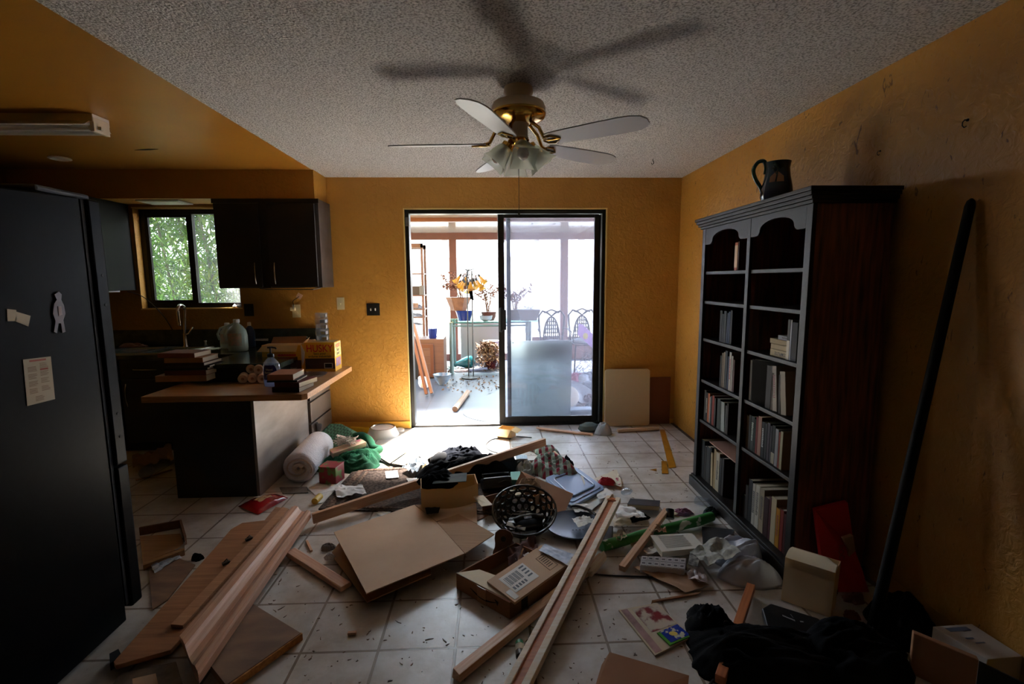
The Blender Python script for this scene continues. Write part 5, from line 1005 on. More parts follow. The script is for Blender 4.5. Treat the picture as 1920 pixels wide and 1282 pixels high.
m = MB(); sd2 = (c2-c1).normalized(); so2 = V((sd2.y, -sd2.x, 0))*.0015; m.prism([c1+sd2*.07+up*.008+so2, c1+sd2*.11+up*.008+so2, c1+sd2*.11+up*.065+so2, c1+sd2*.07+up*.065+so2], so2*.4); m.build('printed_mark', mat('dark_stamp2', '#2a1a12', .8), t)
sheet('bubble_mailer', 'white and blue-grey mailer envelope lying behind the parcel lid', 'envelope', Q([(1022, 1020), (1076, 1040), (1062, 1058), (1010, 1032)], .10), mat('mailer_white', '#c8d0dc', .4, '#9aa8c0', 25), amp=.004, seed=6)
sheet('white_card', 'white folded card sticking out left of the parcel', 'card', Q([(966, 1048), (990, 1036), (1000, 1042), (972, 1056)], .07), 'paper', amp=.004, seed=11)
m = MB(); m.tube([P(966, 1066, .06), P(981, 1028, .12)], .004, 5); tag(m.build('wood_splinter', 'pine'), 'thin wooden splinter standing between slipper and parcel', 'wood')
# big cardboard
t = thing('cardboard_sheet', 'large flattened cardboard sheet in the middle foreground', 'cardboard', P(770, 1030)); zt = [.085, .055, .07, .085, .10]
c = Q([(626, 997), (777, 946), (818, 978), (871, 1037), (687, 1112)], zt); m = MB(); m.prism(c, (0, 0, -.005)); m.build('main_panel', 'cardboard', t)
m = MB(); m.prism(Q([(819, 978), (860, 963), (927, 1001), (872, 1037)], [.07, .06, .055, .085]), (0, 0, -.005)); m.build('side_flap', mat('ribbed_cardboard', '#b08a68', .85, '#9c7858', 5, (1, 60, 1)), t)
m = MB(); m.prism(Q([(778, 946), (893, 943), (895, 982), (860, 964), (818, 977)], [.055, .06, .06, .06, .07]), (0, 0, -.005)); m.build('side_flap', 'cardboard', t)
slab('cardboard_sheet', 'second cardboard sheet lying beneath the large one, its edge showing', 'cardboard', Q([(620, 1038), (640, 1012), (800, 1010), (808, 1076), (688, 1128)], [.02, .03, .03, .06, .05]), .005, mat('cardboard_under', '#a07a5a', .85))
q = P(612, 1028); heap('grey_rag', 'small grey rag at the corner of the cardboard sheets', 'rag', q.x+.01, q.y, .04, .03, .04, mat('grey_rag', '#7c7670', .9), seed=41)
q = P(618, 1053); heap('cotton_wad', 'small white crumpled tissue beside the short plank', 'tissue', q.x, q.y, .03, .022, .035, 'foam', seed=42, z0=.02)
# --- boards in the left foreground ---
zb = .055
slab('door_casing_board', 'wide brown casing board lying under the moulding on the left', 'board', Q([(517, 950), (538, 953), (560, 962), (336, 1200), (320, 1218), (217, 1247), (213, 1240), (300, 1142), (400, 1030), (433, 992), (454, 980), (496, 975)], .045), .018, wood('brown_casing', '#a87650', '#8a5a38'), bevel=.001)
slab('narrow_casing_board', 'narrow tapered board lying on the wide casing board', 'board', Q([(530, 950), (541, 953), (347, 1168), (343, 1172), (320, 1170)], .062), .014, wood('casing2', '#bd8c66', '#a0704c'), bevel=.001)
for i, (u, v) in enumerate(((467, 1010), (424, 1055))):
    q = P(u, v, .052); m = MB(); m.cbox(q, (.035, .018, .012), Matrix.Rotation(.8, 3, 'Z')); m.tube([q+V((-.012, 0, .004)), q+V((0, .01, .016)), q+V((.014, 0, .006))], .003, 6); tag(m.build('metal_bracket', mat('rusty_bracket', '#4a4236', .5, metal=.5)), ['far', 'near'][i]+' small metal bracket fixed on the wide casing board', 'bracket')
Lf, Rf, Ln, Rn = P(548, 953, .075), P(583, 967, .06), P(337, 1198, .075), P(373, 1277, .06)
pf = [(0, 0), (0, .014), (.12, .018), (.15, .028), (.32, .028), (.38, .016), (.52, .008), (.68, .012), (.78, .026), (.84, .032), (.97, .032), (1, .022), (1, -.012), (.8, -.02), (.5, -.014)]
org = (Lf+Rf+Ln+Rn)/4; Xm = frame(org, (Lf+Rf)/2-(Ln+Rn)/2, z=(0, 0, 1)); Xi = Xm.inverted(); m = MB(); k_ = len(pf)
vs = [Xi @ (A+(B-A)*s_+V((0, 0, z_))) for A, B in ((Ln, Rn), (Lf, Rf)) for s_, z_ in pf]
m.add(vs, [tuple(range(k_))[::-1], tuple(range(k_, 2*k_))]+[(i, (i+1) % k_, (i+1) % k_+k_, i+k_) for i in range(k_)])
tag(m.build('crown_moulding', 'oldpaint', Mx=Xm, bevel=.0008), 'long pinkish profiled moulding lying diagonally in the left foreground', 'moulding')
slab('particle_board', 'square of worn chipboard with an orange edge at the bottom left', 'board', Q([(475, 1132), (564, 1186), (424, 1284), (394, 1246)], .036), .032, ['ply'], bevel=.001)
m = MB(); a, b_ = P(566, 1192, .018), P(428, 1291, .018); m.beam(a, b_, .012, .03); e = m.build('edge_strip', 'plyedge', bevel=.001); tag(e, 'orange broken wood strip along the near edge of the chipboard square', 'wood strip')
beamobj('short_plank', 'short profiled plank lying between the moulding and the cardboard', 'plank', P(545, 1034, .02), P(649, 1100, .02), .06, .024, 'oldpaint', prof=[(-.03, -.012), (.03, -.012), (.03, .008), (.022, .013), (-.026, .013), (-.03, .009)])
for i, (u0, v0, u1, v1, lb) in enumerate(((575, 1014, 584, 1033, 'small wood chip between the moulding and the cardboard corner'), (652, 1187, 668, 1186, 'small wood chip on the tile in front of the cardboard'))): beamobj('wood_chip', lb, 'wood', P(u0, v0, .008), P(u1, v1, .008), .014, .012, 'pine')
t = thing('broken_drawer', 'broken shallow wooden drawer lying beside the refrigerator', 'drawer', P(305, 1020)); m = MB(); m.prism(Q([(262, 1005), (338, 1000), (346, 1024), (268, 1054)], .012), (0, 0, -.01)); m.build('bottom', wood('drawer_wood', '#a87c4c', '#8a6038'), t)
for pts in ([(262, 1004), (338, 990)], [(338, 990), (347, 1022)]): 
    a, b_ = P(*pts[0], 0), P(*pts[1], 0); m = MB(); m.prism([a, b_, b_+up*.05, a+up*.05], (.004, .012, 0)); m.build('side', wood('drawer_wood2', '#7c5030', '#5f3a22'), t)
m = MB(); m.prism(Q([(268, 1054), (346, 1026), (346, 1031), (268, 1060)], .03), (0, 0, -.03)); m.build('front_rail', wood('drawer_wood', '', ''), t)
sheet('torn_paper', 'torn white paper strip at the corner of the broken drawer', 'paper', Q([(326, 1032), (341, 1024), (348, 1014), (346, 1028)], [.04, .05, .07, .04]), 'paper', amp=.003, seed=2)
sheet('foil_wrapper', 'pale translucent wrapper on the tiles in front of the broken drawer', 'wrapper', Q([(282, 1060), (330, 1042), (342, 1046), (290, 1076)], .006), bagm, amp=.01, seed=12)
slab('plywood_piece', 'dull brown hardboard piece on the tiles beside the refrigerator', 'board', Q([(279, 1070), (335, 1046), (366, 1058), (314, 1124), (286, 1142)], .008), .006, 'ply')
q = P(368, 1050); heap('dark_ball', 'small dark fuzzy ball on the tiles beside the casing board', 'ball', q.x, q.y+.01, .028, .024, .04, 'cloth_black', seed=44, fold=.2)
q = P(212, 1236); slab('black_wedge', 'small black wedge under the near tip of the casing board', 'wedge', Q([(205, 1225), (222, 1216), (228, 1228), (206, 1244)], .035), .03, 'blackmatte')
slab('printed_card', 'dim sheet of printed card on the tiles at the bottom left', 'cardboard', Q([(225, 1262), (330, 1240), (345, 1290), (200, 1300)], .005), .004, mat('dim_card', '#6c6058', .8, '#8c8074', 14))
slab('card_scrap', 'small brown card scrap at the bottom left edge', 'cardboard', Q([(248, 1272), (292, 1262), (298, 1290), (250, 1296)], .02), .012, 'cardboard')
# kitchen floor litter
sheet('crumpled_wrap', 'crumpled brown packing paper on the kitchen floor beyond the refrigerator', 'packing paper', Q([(248, 862), (322, 846), (326, 868), (250, 886)], .02), mat('packing_paper', '#8a6a50', .8), amp=.05, seed=13, fr=3.5)
q = P(280, 893); m = MB(); m.lathe([(.03, .0), (.04, .0), (.045, .09), (.04, .09)], 20, TR(q.x, q.y, .045, rx=1.4, rz=.4)); tag(m.build('clear_cup', 'clear', smooth=True), 'clear plastic cup lying on the kitchen floor', 'cup')
beamobj('wood_strip', 'thin brown strip on the kitchen floor beside the peninsula', 'wood strip', P(255, 900, .006), P(322, 880, .006), .02, .006, 'cardboard_dark')
# --- beams in the right foreground ---
a, b_ = P(962, 1300, .03), P(1150, 935, .13); t = thing('wood_moulding', 'long split moulding of pale and orange wood strips running to the bottom edge', 'moulding', (a+b_)/2)
d = (b_-a).normalized(); rt = d.cross(up).normalized()
for off, w_, h_, mt, nm in ((-.029, .024, .034, 'pine2', 'pale_strip'), (0, .034, .018, 'redwood', 'core_strip'), (.031, .028, .034, 'pine2', 'pale_strip')):
    m = MB(); m.beam(a+rt*off, b_+rt*off, w_, h_); m.build(nm, mt, t, bevel=.002)
m = MB(); pc_ = b_-d*.04
for k in range(4): X = frame(pc_-d*.006*k, rt, z=d); m.tube([X @ V((.038*cos(j*pi/4), .022*sin(j*pi/4), 0)) for j in range(8)], .0025, 5, closed=True)
m.build('rubber_band', mat('rubber_band', '#b8784a', .6), t, smooth=True)
beamobj('wood_batten', 'square wood batten running under the parcel to the bottom of the picture', 'batten', P(858, 1264, .022), P(1128, 1046, .03), .042, .034, 'pine', jag=.015, seed=4)
beamobj('wood_batten', 'short light batten lying over the green wrapping tube', 'batten', P(1166, 1066, .025), P(1250, 957, .075), .034, .03, 'pine')
q = P(978, 1215); t = thing('pill_bottle', 'small white bottle with a green cap lying beside the long moulding', 'bottle', q); X = frame(P(975, 1222, .018), V((1, 0, 0)), z=(P(979, 1190, .018)-P(975, 1222, .018)))
m = MB(); m.lathe([(.014, -.03), (.018, -.026), (.018, .03), (.012, .036)], 18, X); m.build('body', mat('dark_bottle', '#5a5450', .3), t, smooth=True)
m = MB(); m.lathe([(.0185, .0), (.0185, .03)], 18, X, cap=False); m.build('label', 'paper2', t, smooth=True)
m = MB(); m.lathe([(.014, .034), (.016, .036), (.016, .052), (.012, .054)], 18, X); m.build('cap', mat('green_cap', '#3a8a5a', .4), t, smooth=True)
# wrapping-paper tube
wm = mat('green_wrapping_paper', '#2f7a34', .5, '#c8ccb8', 13, lo=.60, hi=.63, bump=.3, bscale=14); m = MB()
pts = [P(1128, 1024, .035)]+[P(1128+204*k/8, 1024-54*k/8, .03+.012*((k*37) % 5)/5) for k in range(1, 8)]+[P(1334, 968, .03)]; m.tube(pts, [.028, .03, .027, .031, .026, .03, .028, .031, .028], 14)
tag(m.build('wrapping_paper_roll', wm, smooth=True), 'crumpled green patterned wrapping paper roll lying across the debris', 'roll')
def bk2(label, uv, z, th, cov, covlines=None, pgm='pages'):
    t = thing('book', label, 'book', P(*uv[0], 0)); c = Q(uv, z); m = MB(); m.prism(c, (0, 0, -.002)); m.prism([p-V((0, 0, th)) for p in c], (0, 0, .002)); m.build('cover', mat('cover_'+cov, '#'+cov, .4), t)
    cc = sum(c, V())/4; m = MB(); m.prism([p+(cc-p)*.015-V((0, 0, .002)) for p in c], (0, 0, -(th-.004))); m.build('pages', pgm, t)
    if covlines:
        m = MB(); f = lambda u, v: (c[0]*(1-u)+c[1]*u)*(1-v)+(c[3]*(1-u)+c[2]*u)*v+V((0, 0, .0008))
        for k in range(covlines[1]): v0 = .12+.75*k/covlines[1]; m.prism([f(.16, v0), f(.16+.6*(1-.2*((k*7) % 3)/3), v0), f(.16+.6, v0+.022), f(.16, v0+.022)], (0, 0, -.0005))
        m.build('cover_print', mat('print_'+covlines[0], '#'+covlines[0], .8), t)
    return t
bk2('white open-faced paperback with printed text on its cover, right of the green roll', [(1219, 1003), (1297, 999), (1322, 1026), (1241, 1034)], .062, .032, 'd6d0c4', ('8c8880', 12))
bk2('dark book with a barcode lying flat at the bookcase foot', [(1316, 987), (1378, 992), (1364, 1017), (1318, 1018)], .022, .018, '1c1e22', ('4a4c50', 8))
c = Q([(1328, 1015), (1345, 1015), (1345, 1019), (1328, 1019)], .023); m = MB(); m.prism(c, (0, 0, .001)); tag(m.build('barcode_sticker', 'paper'), 'white barcode sticker on the dark flat book', 'sticker')
bk2('dark grey paperback lying behind the battens near the bookcase', [(1182, 934), (1238, 938), (1236, 949), (1176, 945)], .05, .03, '3a3c40', ('6c6e72', 6))
# pill organiser
t = thing('pill_organiser', 'white two-row weekly pill organiser tilted in the debris', 'pill organiser', P(1243, 1075)); c = Q([(1203, 1042), (1287, 1047), (1284, 1068), (1200, 1060)], [.065, .065, .045, .045]); fl_ = Q([(1200, 1075), (1283, 1084)], [.01, .01])
m = MB(); base = [V((p.x, p.y, .008)) for p in c]; m.add(c+base, [(0, 1, 2, 3), (7, 6, 5, 4), (0, 4, 5, 1), (1, 5, 6, 2), (2, 6, 7, 3), (3, 7, 4, 0)]); m.build('tray', mat('translucent_white_plastic', '#cdd0d8', .35), t, bevel=.002)
for i in range(7):
    for j in range(2):
        f = lambda u, v: (c[0]*(1-u)+c[1]*u)*(1-v)+(c[3]*(1-u)+c[2]*u)*v
        m = MB(); m.prism([f((i+.08)/7, (j+.08)/2)+up*.003, f((i+.92)/7, (j+.08)/2)+up*.003, f((i+.92)/7, (j+.92)/2)+up*.003, f((i+.08)/7, (j+.92)/2)+up*.003], (0, 0, -.003)); ld = m.build('lid', mat('pill_lid', '#dadce2', .3), t)
        m = MB(); m.prism([f((i+.25)/7, (j+.4)/2)+up*.0036, f((i+.75)/7, (j+.4)/2)+up*.0036, f((i+.75)/7, (j+.62)/2)+up*.0036, f((i+.25)/7, (j+.62)/2)+up*.0036], (0, 0, -.0005)); m.build('day_mark', mat('grey_ink', '#6c6e78', .6), ld)
sheet('brown_wrapping_sheet', 'brown wrapping sheet under the pill organiser', 'paper', Q([(1186, 1064), (1250, 1060), (1330, 1098), (1284, 1112)], .012), mat('brown_sheet', '#a88468', .8), amp=.008, seed=15)
sheet('newspaper', 'crumpled newspaper page with a dark picture against the grey bag', 'newspaper', Q([(1292, 1040), (1345, 1012), (1390, 1045), (1330, 1068)], [.04, .09, .10, .05]), mat('newsprint', '#a8a498', .9, '#8c8a84', 60), amp=.03, seed=16, fr=3)
slab('news_photo', 'dark square printed picture at the left end of the newspaper', 'picture', Q([(1293, 1037), (1314, 1038), (1308, 1062), (1290, 1058)], [.055, .06, .055, .05]), .002, mat('news_picture', '#3a3836', .9, '#8a8680', 40))
sheet('foil_sheet', 'wrinkled shiny sheet below the newspaper', 'paper', Q([(1284, 1068), (1318, 1072), (1328, 1098), (1290, 1090)], .02), mat('shiny_sheet', '#a89a98', .3), amp=.02, seed=17, fr=3)
pg = mat('grey_translucent_bag', '#bcc0ca', .4, '#a4a8b4', 4, bump=.25, bscale=22)
q = P(1398, 1062, 0); heap('plastic_bag', 'puffed grey-white plastic bag, the upper lobe beside the bookcase foot', 'bag', q.x-.01, q.y+.06, .13, .12, .2, pg, rot=.2, seed=46, fold=.32, fr=1.9, n=44, edge=.06)
q = P(1418, 1098, 0); heap('plastic_bag', 'lower puffed grey-white plastic bag in front of the bookcase foot', 'bag', q.x, q.y+.06, .15, .09, .14, pg, rot=-.2, seed=47, fold=.32, fr=1.9, n=44, edge=.06)
curvobj('loose_wire', 'thin black cord lying straight across the tiles to the debris', 'cord', Q([(1100, 1075), (1150, 1079), (1215, 1081), (1240, 1084)], .005), .004, 'black')
beamobj('wood_splinter', 'long thin splinter of wood on the tiles below the brown sheet', 'wood', P(1226, 1127, .006), P(1312, 1112, .006), .012, .008, 'cardboard_dark', jag=.02, seed=8)
beamobj('wood_batten', 'small splintered batten tip beside the long split moulding', 'batten', P(1104, 1075, .03), P(1135, 1040, .05), .034, .025, 'pine2', jag=.02, seed=9)
# scraps near the far debris
sc = [('folded newspaper section under the top of the split moulding', [(1150, 948), (1192, 955), (1196, 972), (1158, 974)], .05, 'paper', .015), ('white folded card behind the short batten', [(1186, 955), (1205, 962), (1212, 972), (1192, 972)], .03, 'paper', .008),
      ('white paper with torn edge left of the green roll', [(1148, 975), (1180, 968), (1185, 985), (1152, 990)], .02, 'paper2', .01), ('pale card lying between basket plate and moulding', [(1118, 925), (1140, 918), (1146, 930), (1122, 938)], .03, 'paper', .006),
      ('cream envelope on the tiles near the bookcase', [(1240, 962), (1262, 955), (1275, 962), (1252, 970)], .01, 'cream', .004), ('brown card scrap beneath the green roll', [(1178, 1012), (1205, 1004), (1212, 1020), (1186, 1030)], .02, 'cardboard', .01),
      ('torn leaflet at the left end of the green roll', [(1150, 1005), (1166, 1000), (1176, 1010), (1158, 1018)], .05, 'paper2', .02), ('grey printed strip under the paperback', [(1205, 1030), (1232, 1024), (1240, 1036), (1212, 1042)], .02, 'paper', .01),
      ('crumpled tan paper right of the short batten', [(1215, 1000), (1240, 990), (1250, 1000), (1222, 1008)], .04, mat('tan_tissue', '#a88c74', .9), .03)]
for i, (lb, uv, z, mt, am) in enumerate(sc): sheet('paper_scrap', lb, 'paper', Q(uv, z), mt, amp=am, seed=60+i, fr=3)
sheet('floral_paper', 'white sheet with red flower print on the tiles behind the blue lid', 'paper', Q([(1113, 898), (1156, 880), (1163, 898), (1166, 914), (1128, 918)][:4], .02), mat('red_flower_print', '#cfc4ac', .7, '#8c1c3c', 22, lo=.62, hi=.65), amp=.006, seed=18)
q = P(1140, 914); heap('red_cloth', 'small bright red cloth beside the blue lid', 'cloth', q.x, q.y+.03, .06, .04, .06, mat('bright_red_cloth', '#a8142c', .8), seed=48, z0=.02)
m = MB(); m.tube([P(1256, 972, .05), P(1256, 955, .09)], .025, 14); tag(m.build('black_canister', 'black', smooth=True), 'black canister standing at the end of the short batten', 'canister')
q = P(1280, 962); heap('pink_ribbon', 'crumpled pink-purple ribbon on the tiles near the bookcase', 'ribbon', q.x, q.y, .07, .035, .04, mat('pink_purple', '#a0607c', .6, '#6c4c7c', 12), seed=49, fold=.8)
q = P(1342, 962); heap('dark_bundle', 'dark teal-black bundle against the bookcase plinth', 'cloth', q.x-.03, q.y, .05, .04, .05, mat('dark_teal_cloth', '#182428', .9), seed=50, fold=.6)
m = MB(); a = P(1318, 945); m.cbox((a.x, a.y, .02), (.10, .06, .035), Matrix.Rotation(-.6, 3, 'Z')); tag(m.build('clear_clamshell', 'clear', bevel=.006), 'clear plastic clamshell on the tiles beside the bookcase', 'package')
q = P(1168, 930); m = MB(); m.lathe([(.02, 0), (.024, .01), (.024, .06), (.012, .075), (.012, .085)], 16, TR(q.x, q.y, .03, rx=1.1, rz=.5)); tag(m.build('glass_jar', 'clear', smooth=True), 'small clear glass bottle behind the end of the split moulding', 'bottle')
q = P(1190, 972); heap('black_glove', 'black glove-like cloth under the short batten', 'glove', q.x+.02, q.y, .09, .04, .04, 'cloth_black', seed=53, rot=.3)
# cream box
t = thing('cream_box', 'upright cream cardboard box with numbers on its side in front of the bookcase', 'box', P(1510, 1130)); c0, c1 = P(1464, 1124), P(1557, 1158); c2 = P(1573, 1138)+V((.0, .02, 0)); c3 = c0+c2-c1
hh = PY(1473, 1046, c0.y).z; sk = V((.012, .006, 0)); cm2 = 'cream'
for nm, p, q_ in (('front_panel', c0, c1), ('side_panel', c1, c2), ('back_panel', c2, c3), ('side_panel', c3, c0)): d = (q_-p).normalized(); m = MB(); m.prism([p+up*.001, q_+up*.001, q_+up*hh+sk, p+up*hh+sk], V((-d.y, d.x, 0))*.004); m.build(nm, cm2, t)
m = MB(); m.prism([c0, c1, c2, c3], up*.004); m.build('base', cm2, t)
m = MB(); n_ = V(((c1-c0).y, -(c1-c0).x, 0)).normalized()
D3 = (c2-c1)
def fl3(u, v):
    b0 = c0+(c1-c0)*(u*.99)+sk
    if v < .35: return b0+n_*.006+up*(hh-.035+.037*v/.35)
    w = (v-.35)/.65; return b0+n_*.006*(1-w)+D3*w*(.9-.35*max(0, u-.75)*4)+up*(hh+.003+.012*sin(w*pi))
m.grid(fl3, 12, 14, .002); m.build('rolled_flap', cm2, t, smooth=True)
sd2 = (c2-c1).normalized(); text('55', .035, Matrix.Translation(-t.location) @ frame((c1+c2)/2+V((sd2.y, -sd2.x, 0))*.007+up*hh*.45+V((.004, 0, 0)), sd2, z=V((sd2.y, -sd2.x, 0))), 'blackmatte', t, sx=.9)
# red gift bag
rb = mat('red_glossy_paper', '#c0121c', .4, '#a80e18', 3); yy = 2.12
t = thing('gift_bag', 'red paper gift bag with a pale star leaning on the bookcase side', 'bag', P(1580, 1080)); pt = [PY(u, v, y) for u, v, y in ((1529, 957, 2.13), (1590, 942, 2.13), (1603, 1030, 2.09), (1618, 1070, 2.05), (1630, 1110, 2.0), (1548, 1110, 2.0), (1540, 1040, 2.08))]
m = MB(); m.prism(pt, (0, .025, .003)); m.build('bag', rb, t, bevel=.002)
st = [PY(u, v, 2.062) for u, v in ((1582, 1010), (1600, 1004), (1604, 1032), (1594, 1042), (1588, 1052), (1592, 1030))]; m = MB(); m.prism(st, (0, .02, 0)); m.build('star', mat('pale_star', '#b89878', .5), t)
text('ROC', .035, Matrix.Translation(-t.location) @ frame(PY(1577, 1035, 2.055), V((.15, 0, -1)), z=V((0, -1, 0))), mat('gold_print', '#8a4030', .5), t)
# magazine and packet
t = thing('magazine', 'food magazine with a red picture lying open on the tiles', 'magazine', P(1228, 1180)); c = Q([(1160, 1143), (1232, 1130), (1297, 1194), (1228, 1228)], .008); m = MB(); m.prism(c, (0, 0, -.007)); m.build('pages', 'paper2', t)
f = lambda u, v, z=.001: (c[0]*(1-u)+c[1]*u)*(1-v)+(c[3]*(1-u)+c[2]*u)*v+up*z
m = MB(); m.prism([f(.3, .05), f(.97, .05), f(.97, .62), f(.3, .62)], (0, 0, -.0006)); m.build('cover_picture', mat('food_photo', '#c8bfb0', .3, '#7c1f2c', 13, lo=.48, hi=.56), t)
m = MB(); m.prism([f(.04, .02), f(.2, .02), f(.2, .98), f(.04, .98)], (0, 0, -.0006)); m.build('cover_strip', mat('pinkish_strip', '#b08a88', .4, '#8a6a68', 20), t)
t = thing('snack_packet', 'small green and blue snack packet lying on the magazine', 'packet', P(1262, 1190, .01)); c = Q([(1232, 1186), (1270, 1170), (1296, 1192), (1256, 1209)], .014)
m = MB(); m.prism(c, (0, 0, -.004)); m.build('packet', mat('green_foil', '#4a9a3c', .2), t)
f = lambda u, v, z=.001: (c[0]*(1-u)+c[1]*u)*(1-v)+(c[3]*(1-u)+c[2]*u)*v+up*z
m = MB(); m.prism([f(.12, .0), f(1, .0), f(1, .9), f(.12, .9)], (0, 0, -.0006)); m.build('blue_print', mat('blue_foil', '#1c3aa0', .2, '#c8d0c0', 40, lo=.55, hi=.6), t)
m = MB(); m.lathe([(.014, 0), (.014, .001)], 16, Matrix.Translation(f(.5, .45, .0005)), 1.3, .9); m.build('round_emblem', mat('yellow_print', '#d8c860', .4), t)
# black case
t = thing('black_case', 'black rounded tool case lying tilted in the right foreground', 'case', P(1490, 1170)); c = Q([(1428, 1140), (1445, 1130), (1535, 1158), (1549, 1172), (1546, 1205), (1440, 1185)], [.05, .06, .06, .05, .03, .03])
m = MB(); m.prism(c, (0, 0, -.03)); m.build('shell', 'black', t, bevel=.006)
A_, B_ = P(1468, 1155, .061), P(1492, 1165, .061); m = MB(); rm = random.Random(4)
for k in range(9): p_ = A_+(B_-A_)*k/9; h_ = V((.002, .007+rm.random()*.002, 0)); m.prism([p_, p_+(B_-A_)*.075, p_+(B_-A_)*.075+h_, p_+h_], (0, 0, .001))
p_ = P(1501, 1166, .062); m.prism([p_, p_+V((.012, -.003, 0)), p_+V((.013, .003, 0)), p_+V((.001, .006, 0))], (0, 0, .001)); p_ = P(1487, 1158, .062); m.prism([p_, p_+V((.001, 0, 0)), p_+V((.003, .022, 0)), p_+V((.002, .022, 0))], (0, 0, .001))
m.build('case_print', mat('case_print', '#a8a8a8', .5), t)
# wood stick and black clothing in front
beamobj('wood_stick', 'reddish squared stick running under the black coat at the right', 'wood', P(1350, 1275, .03), P(1408, 1100, .04), .035, .035, 'redwood')
q = P(1350, 1190); heap('black_coat', 'black coat bunched on the tiles, its raised collar at the left', 'clothing', P(1345, 1195).x, P(1345, 1195).y, .09, .17, .14, 'cloth_black', rot=.25, seed=61, fold=.6, n=40)
q = P(1450, 1250); heap('black_clothing_heap', 'large heap of black clothing filling the lower right foreground', 'clothing', q.x, q.y+.04, .34, .15, .13, 'cloth_black', rot=-.12, seed=62, fold=.45, n=48)
q = P(1620, 1262); heap('black_fabric', 'black fabric pile left of the brown carton at the lower right', 'clothing', q.x, q.y+.06, .22, .17, .15, 'cloth_black', seed=63, fold=.4, n=44)
sheet('black_sheet', 'black plastic sheet corner poking out left of the black coat', 'plastic film', Q([(1288, 1150), (1320, 1148), (1335, 1210), (1325, 1235)], .01), 'black', amp=.006, seed=64)
q = P(1690, 1190); heap('black_backpack', 'black bag slumped against the wall behind the pole', 'bag', q.x+.02, q.y+.02, .14, .12, .17, 'cloth_black', rot=.3, seed=65, fold=.25, n=40)
curvobj('loose_wire', 'black cord curving on the tiles at the bottom right of the middle', 'cord', Q([(1330, 1284), (1345, 1270), (1380, 1264), (1440, 1268)], .006), .005, 'black')
q = P(1610, 1128); heap('toy', 'small dim pinkish toy behind the cream box at the pole foot', 'toy', q.x-.01, q.y+.02, .05, .04, .06, mat('dim_pink_toy', '#8a5a4c', .6), seed=66, fold=.5)
q = P(1597, 1155); heap('orange_scraps', 'small orange-brown scraps at the foot of the pole', 'scraps', q.x, q.y, .035, .03, .03, mat('orange_scrap', '#8a3c14', .7), seed=67, fold=.8)
# near cartons
slab('cardboard_flap', 'brown cardboard flap at the bottom edge right of centre', 'cardboard', Q([(1143, 1222), (1292, 1266), (1284, 1340), (1100, 1340), (1128, 1246)], [.06, .06, .03, .03, .05]), .006, 'cardboard_dark')
t = thing('brown_carton', 'brown carton standing in the lower right corner', 'box', P(1780, 1300, 0)); a_, b_ = P(1705, 1262, 0), P(1826, 1318, 0); za = PY(1702, 1187, a_.y).z; m = MB()
m.prism([a_, b_, b_+up*za, a_+up*za], (.012, .02, 0)); m.build('front_panel', 'cardboard_dark', t, bevel=.003)
m = MB(); d = (b_-a_).normalized(); n_ = V((-d.y, d.x, 0)); m.prism([b_+up*.001, b_+d*.11+up*.001, b_+d*.11+up*za*.9, b_+up*za*.97], n_*.006); m.build('side_panel', 'blackmatte', t)
t = thing('white_box', 'white product box lying against the wall in the lower right corner', 'box', P(1830, 1230, 0)); zt = .155; c = Q([(1749, 1174), (1822, 1169), (1918, 1230), (1852, 1236)], zt); m = MB(); m.prism(c, (0, 0, -zt+.03)); m.build('carton', mat('dull_white_box', '#b8b0a8', .6), t, bevel=.002)
f = lambda u, v, z=.001: (c[0]*(1-u)+c[1]*u)*(1-v)+(c[3]*(1-u)+c[2]*u)*v+up*z
m = MB(); m.prism([f(.2, .08), f(.75, .08), f(.75, .2), f(.2, .2)], (0, 0, -.0005)); m.prism([f(.3, .4), f(.5, .4), f(.5, .44), f(.3, .44)], (0, 0, -.0005)); m.prism([f(.35, .55), f(.6, .55), f(.6, .58), f(.35, .58)], (0, 0, -.0005)); m.build('box_print', mat('blue_grey_print', '#5c6478', .6), t)
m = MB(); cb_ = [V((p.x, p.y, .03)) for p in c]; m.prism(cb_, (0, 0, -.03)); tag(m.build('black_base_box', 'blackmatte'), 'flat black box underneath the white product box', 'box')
# splinters and crumbs strewn on the tiles: nobody could count these
r = random.Random(77); m = MB()
for k in range(420):
    if k < 260: u, v = r.uniform(420, 1300), r.uniform(1000, 1282)
    else: u, v = r.uniform(900, 1290), r.uniform(815, 1000)
    p = P(u, v, .0); a = r.uniform(0, pi); L = r.uniform(.003, .02)*(1 if r.random() < .85 else 2); w = r.uniform(.0008, .003)
    d = V((cos(a), sin(a), 0)); n_ = V((-d.y, d.x, 0)); e = n_*r.uniform(-.004, .004)
    m.prism([p-d*L/2-n_*w, p+e-n_*w, p+d*L/2, p+e+n_*w, p-d*L/2+n_*w], (0, 0, .002))
tag(m.build('floor_crumbs', mat('dark_crumbs', '#4a3a2e', .8, '#7c6048', 30)), 'small dark splinters and crumbs strewn over the tiles', 'debris', kind='stuff')
ALB = .3  # scales down sunroom and garden colours to stand in for dimmer light
